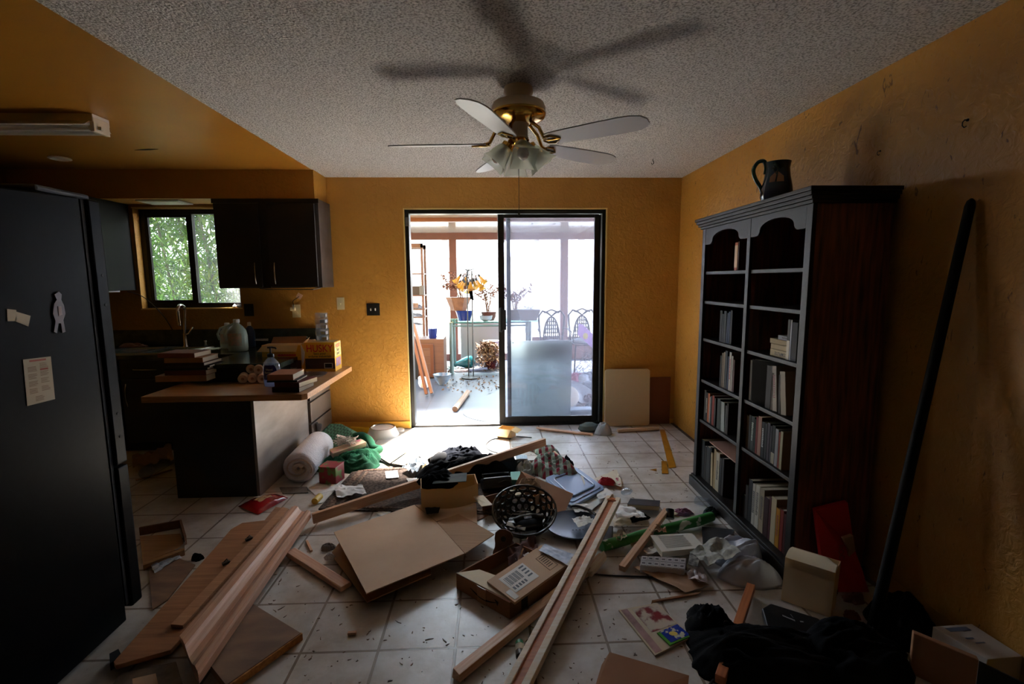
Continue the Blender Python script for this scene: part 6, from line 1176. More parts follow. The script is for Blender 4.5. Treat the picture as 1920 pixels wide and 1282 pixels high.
# ================= SUNROOM AND GARDEN =================
def gm(name, c, c2=None, r=.6, **k): return mat(name, c, r, c2, **k)
def slate():
    m = bpy.data.materials.new('slate_tile'); m.use_nodes = True; nt = m.node_tree; b = nt.nodes['Principled BSDF']; N = nt.nodes.new; L = nt.links.new
    tc = N('ShaderNodeTexCoord'); mp = N('ShaderNodeMapping'); mp.inputs['Location'].default_value = (20.1, 30.2, 0); L(tc.outputs['Object'], mp.inputs[0])
    br = N('ShaderNodeTexBrick'); br.offset = 0; br.inputs['Scale'].default_value = 1; br.inputs['Brick Width'].default_value = .42; br.inputs['Row Height'].default_value = .42; br.inputs['Mortar Size'].default_value = .003; br.inputs['Bias'].default_value = 0
    br.inputs['Color1'].default_value = lin('#474d58'); br.inputs['Color2'].default_value = lin('#40464f'); br.inputs['Mortar'].default_value = lin('#26282d'); L(mp.outputs[0], br.inputs['Vector']); L(br.outputs['Color'], b.inputs['Base Color']); b.inputs['Roughness'].default_value = .35
    return m
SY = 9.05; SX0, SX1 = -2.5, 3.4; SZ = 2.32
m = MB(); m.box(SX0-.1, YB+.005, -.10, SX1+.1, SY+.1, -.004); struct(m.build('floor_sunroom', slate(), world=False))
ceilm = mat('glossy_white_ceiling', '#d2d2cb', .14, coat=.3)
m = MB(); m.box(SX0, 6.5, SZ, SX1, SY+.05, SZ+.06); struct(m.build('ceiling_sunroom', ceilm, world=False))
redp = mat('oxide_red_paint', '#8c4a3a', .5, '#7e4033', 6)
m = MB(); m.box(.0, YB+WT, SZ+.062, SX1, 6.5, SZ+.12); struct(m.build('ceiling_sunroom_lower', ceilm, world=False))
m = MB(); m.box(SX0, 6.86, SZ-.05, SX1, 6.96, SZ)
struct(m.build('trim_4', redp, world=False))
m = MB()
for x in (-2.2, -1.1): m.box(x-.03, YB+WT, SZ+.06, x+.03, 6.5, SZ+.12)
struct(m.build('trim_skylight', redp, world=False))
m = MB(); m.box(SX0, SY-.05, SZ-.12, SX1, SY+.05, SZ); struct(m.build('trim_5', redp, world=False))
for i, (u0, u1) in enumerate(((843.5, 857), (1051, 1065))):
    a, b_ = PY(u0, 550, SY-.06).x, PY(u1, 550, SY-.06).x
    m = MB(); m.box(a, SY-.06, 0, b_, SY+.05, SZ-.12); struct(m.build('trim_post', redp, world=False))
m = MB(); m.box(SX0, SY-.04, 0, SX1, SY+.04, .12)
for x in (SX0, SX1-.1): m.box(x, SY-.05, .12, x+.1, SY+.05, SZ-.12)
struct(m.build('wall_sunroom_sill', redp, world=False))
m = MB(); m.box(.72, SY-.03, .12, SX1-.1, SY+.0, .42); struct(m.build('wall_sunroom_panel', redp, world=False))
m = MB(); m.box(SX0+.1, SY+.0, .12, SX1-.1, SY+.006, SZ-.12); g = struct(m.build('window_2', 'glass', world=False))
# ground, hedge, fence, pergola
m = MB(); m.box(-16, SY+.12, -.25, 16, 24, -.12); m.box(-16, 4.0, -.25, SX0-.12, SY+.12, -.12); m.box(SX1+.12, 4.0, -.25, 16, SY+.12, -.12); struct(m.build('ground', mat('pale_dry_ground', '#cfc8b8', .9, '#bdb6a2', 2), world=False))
palewood = mat('sun_bleached_wood', '#d8cfc4', .8)
m = MB(); m.box(-12, 16.0, -.12, 14, 16.1, 2.2); tag(m.build('garden_fence', mat('pale_fence', '#dcdcd8', .8)), 'pale garden fence far behind the sunroom', 'fence')
m = MB(); m.box(-6, YB+WT, 2.5, -2.42, 6.0, 2.6); struct(m.build('roof_added_sunshade', palewood, world=False))  # unseen overhang added to keep the sun out of the kitchen window
t = thing('pergola', 'bleached timber pergola with diagonal braces in the garden', 'pergola', (1.0, 10.6, -.12))
for x in (-1.0, 1.9): m = MB(); m.box(x-.06, 10.5, -.12, x+.06, 10.62, 2.5); m.build('post', palewood, t)
m = MB(); m.box(-1.2, 10.48, 2.32, 3.4, 10.54, 2.46); m.build('beam', palewood, t)
for a, b_ in (((-1.0, 10.56, 1.3), (0.3, 10.56, 2.35)), ((1.9, 10.56, 1.4), (.9, 10.56, 2.35)), ((1.9, 10.56, 1.4), (2.9, 10.56, 2.35))):
    m = MB(); m.beam(a, b_, .08, .08); m.build('brace', palewood, t)
def leafcloud(name, label, cat, pts, n, size, mt, seed, kind=None, group=None, aspect=.35, droop=0, parent=None, box=None):
    r = random.Random(seed); m = MB()
    for i in range(n):
        c, rad = pts[r.randrange(len(pts))]
        d = V((r.gauss(0, 1), r.gauss(0, 1), r.gauss(0, 1))).normalized()*(r.random()**.4); p = V(c)+V((d.x*rad[0], d.y*rad[1], d.z*rad[2]))
        a = V((r.uniform(-1, 1), r.uniform(-1, 1), r.uniform(-.7, .7)-droop)).normalized(); b = a.cross(V((r.uniform(-1, 1), r.uniform(-1, 1), 1))).normalized(); s = size*r.uniform(.6, 1.3)
        m.add([p-a*s*.5, p+b*s*aspect*.5, p+a*s*.5, p-b*s*aspect*.5], [(0, 1, 2, 3)])
    o = m.build(name, mt, parent=parent, recalc=False)
    if parent is None: tag(o, label, cat, group, kind)
    return o
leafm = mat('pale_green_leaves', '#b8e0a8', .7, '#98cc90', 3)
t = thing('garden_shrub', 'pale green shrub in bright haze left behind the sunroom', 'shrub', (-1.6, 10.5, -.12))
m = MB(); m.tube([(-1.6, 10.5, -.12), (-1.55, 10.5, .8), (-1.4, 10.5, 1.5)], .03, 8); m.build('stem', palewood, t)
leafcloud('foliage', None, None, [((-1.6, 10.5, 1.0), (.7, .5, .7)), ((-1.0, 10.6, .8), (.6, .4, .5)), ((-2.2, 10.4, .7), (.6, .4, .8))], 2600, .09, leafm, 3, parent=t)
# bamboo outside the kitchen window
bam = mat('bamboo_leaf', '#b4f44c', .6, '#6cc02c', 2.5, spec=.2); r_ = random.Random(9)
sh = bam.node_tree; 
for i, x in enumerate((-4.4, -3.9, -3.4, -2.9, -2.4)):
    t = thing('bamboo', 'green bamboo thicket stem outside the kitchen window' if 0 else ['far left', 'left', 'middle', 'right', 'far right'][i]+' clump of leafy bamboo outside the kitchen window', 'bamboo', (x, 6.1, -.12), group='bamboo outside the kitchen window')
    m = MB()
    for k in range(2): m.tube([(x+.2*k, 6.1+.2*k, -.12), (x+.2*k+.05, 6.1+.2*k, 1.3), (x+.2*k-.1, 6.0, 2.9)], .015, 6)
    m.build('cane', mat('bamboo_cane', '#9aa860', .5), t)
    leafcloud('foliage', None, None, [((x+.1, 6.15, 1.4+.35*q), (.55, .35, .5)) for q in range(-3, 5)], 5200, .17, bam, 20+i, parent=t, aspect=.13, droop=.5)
# ---- sunroom furniture ----
tealm = mat('teal_powder_coat', '#7f9f9e', .35); tglass = glassmat('green_edge_glass', '#d4ece6', .12, .12, '#b0d8cc')
ty0, ty1 = 7.62, 8.3; tz = PY(900, 603, ty0).z
xl, xr = PY(836, 603, ty0).x, PY(1012, 603, ty0).x
t = thing('glass_table', 'long glass-topped table with teal legs along the sunroom windows', 'table', ((xl+xr)/2, 7.95, 0))
m = MB(); m.box(xl, ty0, tz-.012, xr, ty1, tz); m.build('tabletop', tglass, t)
la, lb_ = PY(846, 640, ty0+.05).x, PY(993, 640, ty0+.05).x
for x in (la, lb_):
    for y in (ty0+.06, ty1-.06): m = MB(); m.tube([(x, y, 0), (x, y, tz-.012)], .03, 12); m.build('leg', tealm, t, smooth=True)
m = MB(); m.tube([(la, ty0+.06, tz-.07), (lb_, ty0+.06, tz-.07)], .014, 8); m.tube([(la, ty1-.06, tz-.07), (lb_, ty1-.06, tz-.07)], .014, 8); m.build('rail', tealm, t, smooth=True)
driedm = mat('dried_leaves', '#b0705c', .8, '#cc9078', 10)
def driedplant(label, u0, u1, vb, vt, y, pots, seed, n=260, spread=None, nm='dried_potted_plant'):
    x0, x1 = PY(u0, vb, y).x, PY(u1, vb, y).x; cx = (x0+x1)/2; zt = PY((u0+u1)/2, vt, y).z
    base = min(p[0][1] for p in pots[0][1]) if 0 else None
    t = thing(nm, label, 'potted plant', (cx, y, PY(cx, pots[0][2], y).z if 0 else pots[0][0]))
    for z0, prof, mt, sx, sy, off in pots:
        m = MB(); m.lathe([(r, z0+z) for r, z in prof], 6 if sx < 0 else 24, Matrix.Translation((cx+off, y, 0)), abs(sx), sy); m.build('pot', mt, t, smooth=sx > 0)
    ztop = pots[-1][0]+pots[-1][1][-1][1] if pots[-1][1][-1][1] > .02 else pots[-1][0]+.1
    r = random.Random(seed); m = MB(); tips = []
    for k in range(14):
        dx = r.uniform(-1, 1)*(spread or (x1-x0))*.5; h = r.uniform(.4, 1)*(zt-ztop); p0 = V((cx+r.uniform(-.04, .04), y, ztop-.03)); p2 = V((cx+dx, y+r.uniform(-.12, .12), ztop+h)); p1 = (p0+p2)/2+V((-dx*.2, 0, .06)); m.tube([p0, p1, p2], .004, 4); tips.append((p1, p2))
    m.build('stems', mat('dry_twig', '#a8714c', .8), t)
    leafcloud('leaves', None, None, [(tuple(a*(1-s)+b*s), (.05, .05, .05)) for a, b in tips for s in (.2, .6, 1.0)], int(n*1.6), .05, driedm, seed, parent=t, aspect=.6)
    return t
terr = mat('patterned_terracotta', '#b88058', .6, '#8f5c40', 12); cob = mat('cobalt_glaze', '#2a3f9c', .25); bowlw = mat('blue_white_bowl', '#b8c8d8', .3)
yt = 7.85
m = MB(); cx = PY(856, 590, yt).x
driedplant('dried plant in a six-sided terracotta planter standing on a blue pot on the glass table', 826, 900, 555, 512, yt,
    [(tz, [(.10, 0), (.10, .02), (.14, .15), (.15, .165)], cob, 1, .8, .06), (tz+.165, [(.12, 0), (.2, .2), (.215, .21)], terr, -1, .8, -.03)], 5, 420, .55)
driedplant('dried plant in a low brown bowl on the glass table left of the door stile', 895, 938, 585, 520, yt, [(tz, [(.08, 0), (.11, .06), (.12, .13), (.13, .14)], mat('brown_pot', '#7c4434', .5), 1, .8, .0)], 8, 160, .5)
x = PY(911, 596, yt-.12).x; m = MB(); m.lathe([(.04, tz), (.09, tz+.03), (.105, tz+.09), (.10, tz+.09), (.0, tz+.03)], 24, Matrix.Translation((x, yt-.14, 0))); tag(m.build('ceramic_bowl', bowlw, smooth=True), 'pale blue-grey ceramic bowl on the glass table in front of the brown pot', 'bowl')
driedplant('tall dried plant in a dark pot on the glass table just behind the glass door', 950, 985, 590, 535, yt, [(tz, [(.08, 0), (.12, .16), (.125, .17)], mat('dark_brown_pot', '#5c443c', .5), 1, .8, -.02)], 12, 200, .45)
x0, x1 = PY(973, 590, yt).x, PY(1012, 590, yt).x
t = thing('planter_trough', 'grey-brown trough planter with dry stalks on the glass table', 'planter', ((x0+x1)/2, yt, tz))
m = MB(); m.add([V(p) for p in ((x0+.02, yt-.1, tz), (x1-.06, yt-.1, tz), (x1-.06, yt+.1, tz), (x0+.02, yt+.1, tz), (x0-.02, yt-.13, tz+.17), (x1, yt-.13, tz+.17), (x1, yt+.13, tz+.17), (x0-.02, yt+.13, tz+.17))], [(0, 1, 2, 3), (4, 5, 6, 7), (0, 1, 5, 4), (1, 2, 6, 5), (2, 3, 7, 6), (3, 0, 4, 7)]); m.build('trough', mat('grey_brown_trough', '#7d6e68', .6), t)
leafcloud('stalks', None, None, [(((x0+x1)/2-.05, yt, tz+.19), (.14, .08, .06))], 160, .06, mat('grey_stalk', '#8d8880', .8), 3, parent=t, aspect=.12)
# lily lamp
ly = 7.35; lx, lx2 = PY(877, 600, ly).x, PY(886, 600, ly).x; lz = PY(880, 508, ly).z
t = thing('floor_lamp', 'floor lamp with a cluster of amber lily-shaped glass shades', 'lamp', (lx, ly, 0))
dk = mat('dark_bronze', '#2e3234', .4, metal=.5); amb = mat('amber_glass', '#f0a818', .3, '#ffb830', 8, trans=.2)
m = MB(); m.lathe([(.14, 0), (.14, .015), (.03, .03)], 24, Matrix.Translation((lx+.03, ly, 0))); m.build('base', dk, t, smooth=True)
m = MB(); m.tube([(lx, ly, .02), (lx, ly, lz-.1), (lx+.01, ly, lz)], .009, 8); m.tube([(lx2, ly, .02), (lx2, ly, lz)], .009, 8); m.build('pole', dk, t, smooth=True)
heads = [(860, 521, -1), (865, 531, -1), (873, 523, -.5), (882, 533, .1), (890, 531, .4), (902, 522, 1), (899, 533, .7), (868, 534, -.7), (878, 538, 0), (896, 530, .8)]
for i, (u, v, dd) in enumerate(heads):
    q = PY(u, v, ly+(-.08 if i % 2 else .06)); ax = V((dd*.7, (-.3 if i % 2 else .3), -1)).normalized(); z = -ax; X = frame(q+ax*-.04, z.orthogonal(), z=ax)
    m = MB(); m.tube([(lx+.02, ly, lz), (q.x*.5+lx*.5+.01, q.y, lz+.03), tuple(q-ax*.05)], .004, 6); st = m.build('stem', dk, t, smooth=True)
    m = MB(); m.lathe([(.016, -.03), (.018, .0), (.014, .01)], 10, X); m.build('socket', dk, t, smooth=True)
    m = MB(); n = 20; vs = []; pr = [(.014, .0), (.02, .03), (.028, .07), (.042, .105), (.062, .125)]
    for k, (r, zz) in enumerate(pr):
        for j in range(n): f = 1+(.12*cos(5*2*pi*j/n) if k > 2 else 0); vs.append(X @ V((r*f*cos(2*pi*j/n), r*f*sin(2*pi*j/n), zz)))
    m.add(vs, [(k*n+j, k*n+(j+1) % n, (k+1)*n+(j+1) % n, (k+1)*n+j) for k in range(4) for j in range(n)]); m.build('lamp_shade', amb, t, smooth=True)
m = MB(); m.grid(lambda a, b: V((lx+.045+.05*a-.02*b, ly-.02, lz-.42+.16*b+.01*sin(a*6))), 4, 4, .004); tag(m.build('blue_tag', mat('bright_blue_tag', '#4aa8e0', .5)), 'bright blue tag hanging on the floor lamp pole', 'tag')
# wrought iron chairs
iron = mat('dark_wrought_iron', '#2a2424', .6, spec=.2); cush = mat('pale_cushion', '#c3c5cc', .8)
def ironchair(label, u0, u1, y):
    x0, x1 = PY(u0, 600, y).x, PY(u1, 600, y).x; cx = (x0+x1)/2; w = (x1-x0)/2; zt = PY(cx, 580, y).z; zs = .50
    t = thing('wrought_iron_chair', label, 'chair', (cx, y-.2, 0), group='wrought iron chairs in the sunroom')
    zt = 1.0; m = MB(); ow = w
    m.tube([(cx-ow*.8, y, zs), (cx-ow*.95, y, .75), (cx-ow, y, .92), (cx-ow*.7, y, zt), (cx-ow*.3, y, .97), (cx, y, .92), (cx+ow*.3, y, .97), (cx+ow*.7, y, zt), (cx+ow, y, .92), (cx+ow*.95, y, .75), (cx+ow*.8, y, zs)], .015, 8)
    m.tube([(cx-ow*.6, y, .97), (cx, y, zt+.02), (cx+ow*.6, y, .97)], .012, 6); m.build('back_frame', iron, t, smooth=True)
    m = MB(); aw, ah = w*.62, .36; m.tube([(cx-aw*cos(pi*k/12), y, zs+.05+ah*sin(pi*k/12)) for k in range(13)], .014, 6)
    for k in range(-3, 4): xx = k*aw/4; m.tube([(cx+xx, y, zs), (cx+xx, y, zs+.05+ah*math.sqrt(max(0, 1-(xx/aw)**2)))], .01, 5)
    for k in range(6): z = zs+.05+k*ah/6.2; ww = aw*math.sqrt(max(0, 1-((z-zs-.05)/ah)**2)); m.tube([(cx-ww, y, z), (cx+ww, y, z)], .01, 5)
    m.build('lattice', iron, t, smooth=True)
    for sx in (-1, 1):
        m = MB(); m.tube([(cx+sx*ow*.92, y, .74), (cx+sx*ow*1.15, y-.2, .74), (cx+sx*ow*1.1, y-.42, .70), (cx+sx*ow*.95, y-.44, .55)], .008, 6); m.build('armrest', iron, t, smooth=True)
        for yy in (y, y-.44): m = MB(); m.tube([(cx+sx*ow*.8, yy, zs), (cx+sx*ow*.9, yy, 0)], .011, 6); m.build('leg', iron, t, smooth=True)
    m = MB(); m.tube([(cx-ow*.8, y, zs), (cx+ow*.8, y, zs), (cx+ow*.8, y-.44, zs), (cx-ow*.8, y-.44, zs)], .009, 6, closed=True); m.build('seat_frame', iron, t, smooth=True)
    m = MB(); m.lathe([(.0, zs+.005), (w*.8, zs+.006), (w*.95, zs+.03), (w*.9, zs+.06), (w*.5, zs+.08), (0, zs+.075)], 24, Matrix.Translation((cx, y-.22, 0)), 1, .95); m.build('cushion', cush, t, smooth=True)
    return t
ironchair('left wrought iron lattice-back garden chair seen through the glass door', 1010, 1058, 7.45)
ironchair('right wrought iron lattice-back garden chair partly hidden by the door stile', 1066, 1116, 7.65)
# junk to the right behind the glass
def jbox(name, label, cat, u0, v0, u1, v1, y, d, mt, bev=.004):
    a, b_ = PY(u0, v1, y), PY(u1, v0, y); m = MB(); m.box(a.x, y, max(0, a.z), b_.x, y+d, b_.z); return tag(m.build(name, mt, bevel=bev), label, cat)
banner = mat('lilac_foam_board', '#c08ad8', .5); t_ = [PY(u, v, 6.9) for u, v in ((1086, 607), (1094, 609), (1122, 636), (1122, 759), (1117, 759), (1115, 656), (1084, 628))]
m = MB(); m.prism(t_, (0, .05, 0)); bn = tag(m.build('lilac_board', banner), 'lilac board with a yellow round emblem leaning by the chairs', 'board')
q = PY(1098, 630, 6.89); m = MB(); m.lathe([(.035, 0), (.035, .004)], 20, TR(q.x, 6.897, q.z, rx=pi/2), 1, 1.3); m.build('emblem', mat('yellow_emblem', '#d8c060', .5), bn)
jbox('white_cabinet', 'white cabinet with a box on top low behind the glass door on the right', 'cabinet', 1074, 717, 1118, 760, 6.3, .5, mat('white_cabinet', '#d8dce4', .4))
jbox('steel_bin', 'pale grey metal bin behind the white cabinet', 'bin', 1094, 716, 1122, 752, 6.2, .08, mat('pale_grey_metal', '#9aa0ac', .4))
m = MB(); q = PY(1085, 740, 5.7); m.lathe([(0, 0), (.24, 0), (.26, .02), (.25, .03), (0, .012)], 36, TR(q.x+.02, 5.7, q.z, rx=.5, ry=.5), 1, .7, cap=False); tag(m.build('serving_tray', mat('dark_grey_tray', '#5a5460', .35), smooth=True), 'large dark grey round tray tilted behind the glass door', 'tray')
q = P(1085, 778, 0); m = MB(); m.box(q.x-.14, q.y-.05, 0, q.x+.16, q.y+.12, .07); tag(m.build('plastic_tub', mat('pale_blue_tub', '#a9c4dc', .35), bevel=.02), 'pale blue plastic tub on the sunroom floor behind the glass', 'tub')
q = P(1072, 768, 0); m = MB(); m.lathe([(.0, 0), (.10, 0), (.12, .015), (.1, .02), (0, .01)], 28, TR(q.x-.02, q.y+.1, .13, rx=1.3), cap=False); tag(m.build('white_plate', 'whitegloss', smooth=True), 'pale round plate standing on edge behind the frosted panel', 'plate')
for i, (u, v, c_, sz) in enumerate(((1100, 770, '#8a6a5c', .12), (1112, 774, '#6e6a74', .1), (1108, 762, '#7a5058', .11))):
    q = P(u, v, 0); heap('rubbish_bag', ['brown', 'grey', 'plum'][i]+' crumpled bag on the sunroom floor behind the door', 'bag', q.x, q.y+.1, sz, sz*.8, .1+.02*i, mat('junk_%d' % i, c_, .7), seed=30+i)
for i, (u, v, c_, w_) in enumerate(((1080, 705, '#c06a88', .12), (1095, 700, '#c8ccd6', .16), (1108, 708, '#8c90a0', .14), (1088, 710, '#5c6478', .2))):
    q = PY(u, v, 6.5); heap('clothing', ['pink', 'white', 'grey', 'slate blue'][i]+' garment piled on the white cabinet behind the glass', 'clothing', q.x, 6.5, w_, .14, .14, mat('junkc_%d' % i, c_, .8), seed=40+i, z0=PY(1090, 718, 6.3).z)
leafcloud('dry_branches', 'thin dry branches standing behind the glass door on the right', 'branches', [(tuple(PY(1090+k*7, 690-8*k, 7.2)), (.12, .1, .2)) for k in range(4)], 260, .12, mat('grey_twig', '#6c6660', .8), 77, kind='stuff', aspect=.07)
# frosted sheet leaning outside the door
fr = bpy.data.materials.new('frosted_glass'); fr.use_nodes = True; nt = fr.node_tree; b = nt.nodes['Principled BSDF']
b.inputs['Base Color'].default_value = lin('#c8dcd8'); b.inputs['Roughness'].default_value = .28; b.inputs['Transmission Weight'].default_value = .75; b.inputs['IOR'].default_value = 1.3
a = PY(959, 786, 4.99); b_ = PY(1071, 786, 4.99); top = PY(1015, 637, 5.02).z
t = thing('frosted_panel', 'frosted glass sheet leaning against the outside of the glass door', 'glass panel', ((a.x+b_.x)/2, 4.99, 0))
m = MB(); m.prism([V((a.x, 5.05, .02)), V((b_.x, 5.05, .02)), V((b_.x, 4.965, top)), V((a.x, 4.965, top))], (0, .006, 0)); m.build('sheet', fr, t)
m = MB()
for x in (a.x+.02, b_.x-.02): m.tube([(x, 4.955, top-.02), (x, 4.963, top-.02)], .006, 8)
m.build('mounting_pins', 'steel', t)
m = MB(); m.box(a.x, 5.02, 0, b_.x, 5.07, .02); m.build('bottom_channel', 'steel', t)
# left of the opening
shy = 7.95; xa, xb = PY(766, 560, shy).x, PY(795, 560, shy).x
wd_ = wood('sunroom_shelf_wood', '#a8766a', '#8f5a4c')
t = thing('wooden_shelf_unit', 'red-brown open shelf unit at the left side of the sunroom', 'shelf unit', (xb-.4, shy+.2, 0))
ztp = PY(780, 456, shy).z
m = MB(); m.box(xb-.035, shy, 0, xb, shy+.05, ztp); m.box(xb-.035, shy+.35, 0, xb, shy+.4, ztp); m.box(xb-.85, shy, 0, xb-.815, shy+.05, ztp); m.box(xb-.85, shy, ztp-.07, xb, shy+.05, ztp); m.box(xb-.85, shy+.35, ztp-.07, xb, shy+.4, ztp); m.build('frame', wd_, t)
for v in (512, 553, 579, 594, 638):
    z = PY(780, v, shy).z; m = MB(); m.box(xb-.85, shy+.01, z-.02, xb, shy+.39, z); m.build('shelf', wd_, t)
z1 = PY(780, 553, shy).z; m = MB(); m.box(xa-.1, shy+.02, z1, xb-.07, shy+.25, z1+.14); tag(m.build('dark_box', mat('dark_brown_box', '#4a3630', .6), bevel=.003), 'dark brown box on the sunroom shelf unit', 'box')
m = MB(); m.box(xb-.07, shy-.01, z1+.0, xb+.0, shy+.05, z1+.15); tag(m.build('grey_radio', mat('grey_plastic', '#8c8c90', .5), bevel=.004), 'small grey device at the end of the sunroom shelf', 'device')
for i, (v, dz) in enumerate(((579, .10), (594, .07), (610, .05))):
    z = PY(780, v, shy).z; o_ = heap('shelf_papers', ['upper', 'middle', 'lower'][i]+' heap of crumpled white and blue papers on the sunroom shelf unit', 'papers', xa+.06, shy+.1, .16, .1, dz, mat('white_blue_paper', '#d8dce8', .7, '#8e98b8', 20, lo=.5, hi=.7), seed=60+i, z0=z, fold=.7)
z = PY(780, 570, shy).z; m = MB(); q0, q1 = PY(768, 577, shy-.03), PY(784, 568, shy-.03); m.box(q0.x-.1, shy-.03, q0.z, q1.x, shy-.02, q1.z); sg = tag(m.build('letter_sign', mat('pink_brown_sign', '#c89884', .6)), 'small pinkish sign reading IG on the sunroom shelf', 'sign')
text('IG', .045, Matrix.Translation((.05, -.0065, (q1.z-q0.z)/2)) @ Matrix.Rotation(pi/2, 4, 'X'), mat('dark_ink', '#5a3028', .6), sg)
cy = 7.4; ca, cb = PY(770, 690, cy).x, PY(833, 690, cy).x; cz = PY(800, 636, cy).z
t = thing('wooden_cabinet', 'low reddish wooden cabinet with panelled door at the left of the sunroom', 'cabinet', ((ca+cb)/2, cy+.3, 0))
cwm = wood('cherry_cabinet', '#a07058', '#8a5844'); m = MB(); m.box(ca-.2, cy, 0, cb, cy+.45, cz); m.build('body', cwm, t, bevel=.004)
da, db = PY(772, 690, cy-.1).x, PY(813, 690, cy-.1).x; dz = PY(790, 646, cy-.1).z
m = MB(); m.box(da, cy-.06, .03, db, cy-.04, dz); dr = m.build('door', mat('cherry_door', '#8c4a2c', .45), t, bevel=.004)
m = MB(); m.box(da+.05, cy-.066, .08, db-.05, cy-.06, dz-.06); m.build('raised_panel', cwm, dr, bevel=.004)
m = MB(); m.box(da, cy-.1, 0, da+.09, cy-.0, dz-.03); m.build('side', 'blackmatte', t)
q = PY(811, 624, cy+.1); m = MB(); t = thing('blue_flower_pot', 'cobalt blue flower pot with bare twigs on the wooden cabinet', 'flower pot', (q.x, cy+.12, cz))
m.lathe([(.05, cz), (.06, cz+.02), (.07, cz+.14), (.075, cz+.155), (.065, cz+.155)], 24, Matrix.Translation((q.x, cy+.12, 0))); m.build('pot', cob, t, smooth=True)
m = MB(); m.tube([(q.x, cy+.12, cz+.12), (q.x+.06, cy+.12, cz+.3), (q.x+.13, cy+.12, cz+.6)], .003, 4); m.tube([(q.x-.02, cy+.12, cz+.12), (q.x-.01, cy+.12, cz+.25)], .003, 4); m.build('twig', mat('bare_twig', '#b8b0a0', .8), t)
for i, (u0, v0, u1, v1, c_) in enumerate(((770, 612, 800, 742, '#9a5a44'), (776, 608, 810, 740, '#c08c74'))):
    a = P(u1, v1, 0); b_ = PY(u0, v0, a.y+.25); beamobj('leaning_board', ['dark red-brown', 'pale pinkish'][i]+' long board leaning at the left of the sunroom doorway', 'board', a+V((0, 0, .02)), b_, .035, .09, mat('leanboard%d' % i, c_, .5), up=(0, -1, .2))
q = P(829, 722, 0); t = thing('porcelain_planter', 'blue and white porcelain planter bowl on the sunroom floor', 'planter', (q.x, q.y, 0))
m = MB(); m.lathe([(.06, 0), (.065, .02), (.11, .09), (.125, .14), (.135, .15), (.12, .15), (.10, .10), (0, .08)], 32, Matrix.Translation((q.x, q.y+.05, 0))); m.build('bowl', mat('porcelain_blue', '#bcd0e4', .2, '#8fb0d4', 14, lo=.45, hi=.6), t, smooth=True)
q = P(793, 731, 0); t = thing('white_vase', 'round white vase lying behind the leaning boards', 'vase', (q.x, q.y, 0))
m = MB(); X = TR(q.x, q.y+.1, .09, rz=.6, rx=1.9); m.lathe([(.03, -.12), (.035, -.10), (.03, -.07), (.07, -.03), (.085, .02), (.07, .06), (.03, .08)], 24, X); m.build('body', 'whitegloss', t, smooth=True)
q = P(822, 694, 0); t = thing('oil_bottle', 'clear bottle of yellow oil beside the wooden cabinet', 'bottle', (q.x, q.y, 0))
m = MB(); X = Matrix.Translation((q.x, q.y, 0)); m.lathe([(.05, 0), (.055, .02), (.055, .15), (.03, .20), (.018, .24), (.018, .26)], 20, X); m.build('body', mat('oil_yellow', '#e0b848', .2, trans=.4), t, smooth=True)
m = MB(); m.lathe([(.02, .26), (.02, .28), (.015, .282)], 12, X); m.build('cap', 'red', t, smooth=True)
m = MB(); m.lathe([(.0565, .04), (.0565, .12)], 20, X, cap=False); m.build('label', 'paper', t, smooth=True)
q = P(872, 690, 0); t = thing('teal_vase', 'teal glazed vase lying on its side on the sunroom floor', 'vase', (q.x, q.y, 0))
m = MB(); X = frame(V((q.x+.06, q.y, .105)), V((.2, 1, 0)), z=V((-1, -.15, -.18))); m.lathe([(.045, -.10), (.10, -.06), (.105, 0), (.085, .08), (.045, .18), (.025, .27), (.035, .30)], 28, X); m.build('body', mat('teal_glaze', '#2f8088', .2), t, smooth=True)
a, b_ = P(880, 694, .03), P(913, 691, .03); m = MB(); m.tube([a, b_], .028, 14); tag(m.build('grey_tube', mat('grey_blue_tube', '#7c84a4', .6), smooth=True), 'grey-blue tube lying on the sunroom floor', 'tube')
q = P(868, 697, 0); heap('bundled_cloth', 'grey striped cloth lying beside the grey tube in the sunroom', 'cloth', q.x, q.y+.03, .15, .07, .06, mat('grey_pink_cloth', '#8d8890', .8, '#c0a8a8', 30), seed=51)
q = P(838, 692, 0); heap('bundled_cloth', 'pale teal cloth behind the porcelain planter', 'cloth', q.x, q.y+.05, .18, .07, .07, mat('pale_teal_cloth', '#a8c4c0', .8), seed=52)
a, b_ = P(853, 767, .03), P(877, 735, .03); t = thing('wooden_rod', 'thick round pale wooden rod on the sunroom tiles', 'rod', a)
m = MB(); m.tube([a, b_], .032, 20); m.build('rod', mat('birch_dowel', '#d2b094', .6, '#c8a080', 30), t, smooth=True)
q = P(920, 690, 0); t = thing('dead_potted_plant', 'dead plant in a dark red pot surrounded by fallen leaves in the sunroom', 'potted plant', (q.x, q.y, 0))
m = MB(); m.lathe([(.09, 0), (.13, .12), (.14, .14)], 24, Matrix.Translation((q.x, q.y, 0))); m.build('pot', mat('dark_red_glaze', '#5c1018', .2), t, smooth=True)
leafcloud('dead_leaves', None, None, [((q.x, q.y, .2), (.26, .2, .22)), ((q.x-.05, q.y, .35), (.2, .15, .12))], 900, .09, mat('tan_dead_leaf', '#c79a68', .8, '#a06a40', 9), 55, parent=t, aspect=.3)
m = MB(); m.lathe([(.10, .28), (.13, .42), (.14, .44)], 24, Matrix.Translation((q.x+.03, q.y+.22, 0))); m.box(q.x-.1, q.y+.12, 0, q.x+.18, q.y+.32, .28); tag(m.build('lilac_pot', mat('lilac_pot', '#b49ab8', .5), smooth=True), 'lilac pot standing on a block behind the dead plant', 'flower pot')
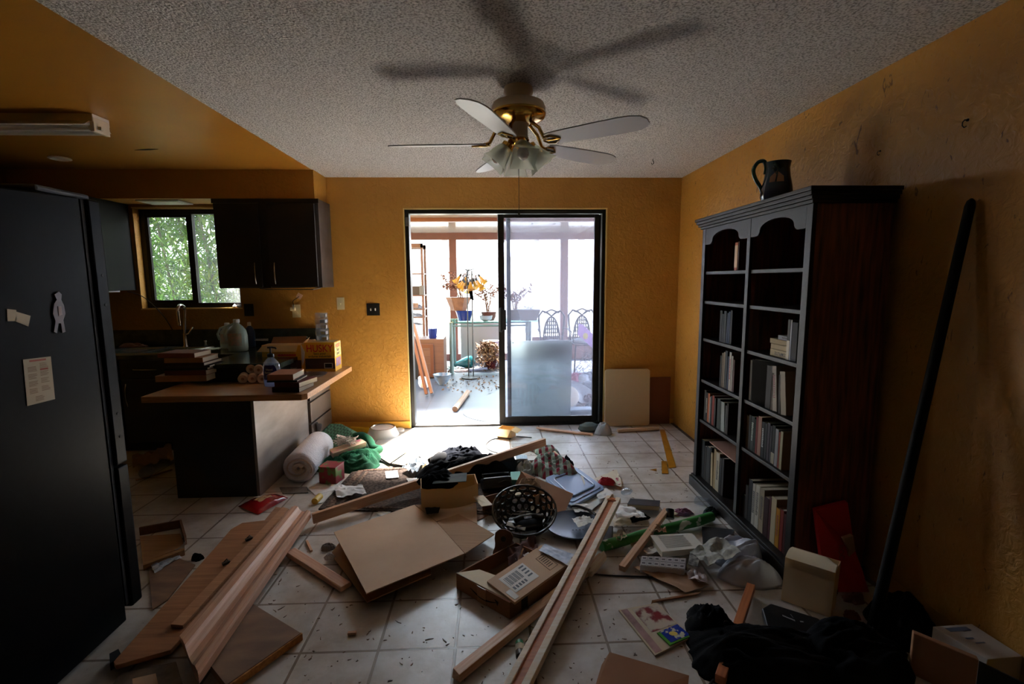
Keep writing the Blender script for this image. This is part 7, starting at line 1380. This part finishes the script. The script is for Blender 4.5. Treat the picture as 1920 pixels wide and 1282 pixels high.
leafcloud('fallen_leaves', 'dry fallen leaves scattered on the sunroom floor', 'leaves', [((q.x-.1, q.y-.05, .015), (.5, .3, .012)), ((q.x-.9, q.y-.3, .01), (.4, .3, .008)), ((q.x-.2, q.y-1.2, .006), (.7, .7, .006))], 420, .05, mat('leaf_litter', '#a88460', .8, '#7c5a3c', 9), 66, kind='stuff', aspect=.5)
m = MB(); xp, yp = PY(883, 600, 7.75).x, 7.85
m.box(PY(858, 690, 7.85).x, 8.7, .0, PY(945, 690, 7.85).x, 8.74, .75); tag(m.build('white_appliance', mat('white_appliance', '#d8d4d6', .3), bevel=.01), 'white appliance side standing under the glass table', 'appliance')
# spot lights on the sunroom ceiling
for i, (u, v) in enumerate(((911, 410), (998, 412), (1038, 412))):
    y = 7.6+.0*i; q = PY(u, v, y); t = thing('track_spotlight', ['black track spotlight seen through the open doorway', 'track spotlight seen behind the glass door, left one', 'track spotlight seen behind the glass door, right one'][i], 'spotlight', (q.x, y, SZ))
    m = MB(); m.tube([(q.x, y, SZ), (q.x, y, q.z+.03)], .008, 6); m.build('arm', 'black', t)
    X = TR(q.x, y, q.z, ry=[.7, -.6, .1][i], rx=-.4); m = MB(); m.lathe([(.012, .05), (.018, .04), (.04, -.02), (.05, -.05), (.045, -.05), (.01, .03)], 16, X); m.build('cone_shade', 'black', t, smooth=True)
t = thing('hanging_basket', 'pale hanging basket in the bright garden beyond the glass', 'basket', (PY(1001, 520, 9.9).x, 9.9, 1.3)); q = PY(1001, 520, 9.9)
m = MB(); m.lathe([(.08, q.z-.08), (.13, q.z+.08)], 20, Matrix.Translation((q.x, 9.9, 0))); m.build('basket', mat('pale_wicker', '#c4b8a0', .8), t, smooth=True)
m = MB()
for k in range(3): m.tube([(q.x+.12*cos(k*2.1), 9.9+.12*sin(k*2.1), q.z+.08), (q.x, 9.9, q.z+1.05)], .004, 4)
m.build('chains', mat('pale_chain', '#b0b0a8', .6), t)
curvobj('black_cable', 'thin black cable lying across the sunroom threshold', 'cable', [P(868, 775, .004), P(880, 783, .004), P(905, 789, .004), P(935, 789, .004)], .004, 'black')

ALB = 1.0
# ================= LIGHT =================
wd = bpy.data.worlds.new('world'); bpy.context.scene.world = wd; wd.use_nodes = True
bg = wd.node_tree.nodes['Background']
N = wd.node_tree.nodes.new; L = wd.node_tree.links.new
tc = N('ShaderNodeTexCoord'); sp = N('ShaderNodeSeparateXYZ'); L(tc.outputs['Generated'], sp.inputs[0])
r = N('ShaderNodeValToRGB'); r.color_ramp.elements[0].position = .0; r.color_ramp.elements[1].position = .6
r.color_ramp.elements[0].color = (.88, .94, 1, 1); r.color_ramp.elements[1].color = (.72, .86, 1.0, 1); L(sp.outputs['Z'], r.inputs[0]); L(r.outputs[0], bg.inputs[0])
bg.inputs[1].default_value = WORLD
sd_ = bpy.data.lights.new('sun', 'SUN'); so = bpy.data.objects.new('sun', sd_); C.objects.link(so)
sd_.energy = SUN; sd_.angle = Rd(16); sd_.color = (1, .96, .9)
dirv = V((-.08, -.66, -1.25)).normalized(); so.rotation_euler = dirv.to_track_quat('-Z', 'Y').to_euler()
def portal(loc, sx, sy, rot):
    l = bpy.data.lights.new('daylight_portal', 'AREA'); l.shape = 'RECTANGLE'; l.size = sx; l.size_y = sy; l.cycles.is_portal = True
    o = bpy.data.objects.new('daylight_portal', l); C.objects.link(o); o.location = loc; o.rotation_euler = rot
portal(((DX0+DX1)/2, YB+.0, DZ/2), DX1-DX0, DZ, (-pi/2, 0, 0))
portal(((WX0+WX1)/2, YB+.0, (WZ0+WZ1)/2), WX1-WX0, WZ1-WZ0, (-pi/2, 0, 0))
s = bpy.context.scene
s.view_settings.view_transform = 'Standard'; s.view_settings.look = 'None'; s.view_settings.gamma = 1; s.view_settings.use_curve_mapping = False
s.view_settings.exposure = EXPO
s.cycles.use_denoising = True; s.cycles.max_bounces = 14; s.cycles.diffuse_bounces = 8; s.cycles.transparent_max_bounces = 24; s.cycles.sample_clamp_indirect = 6; s.cycles.caustics_reflective = False; s.cycles.caustics_refractive = False
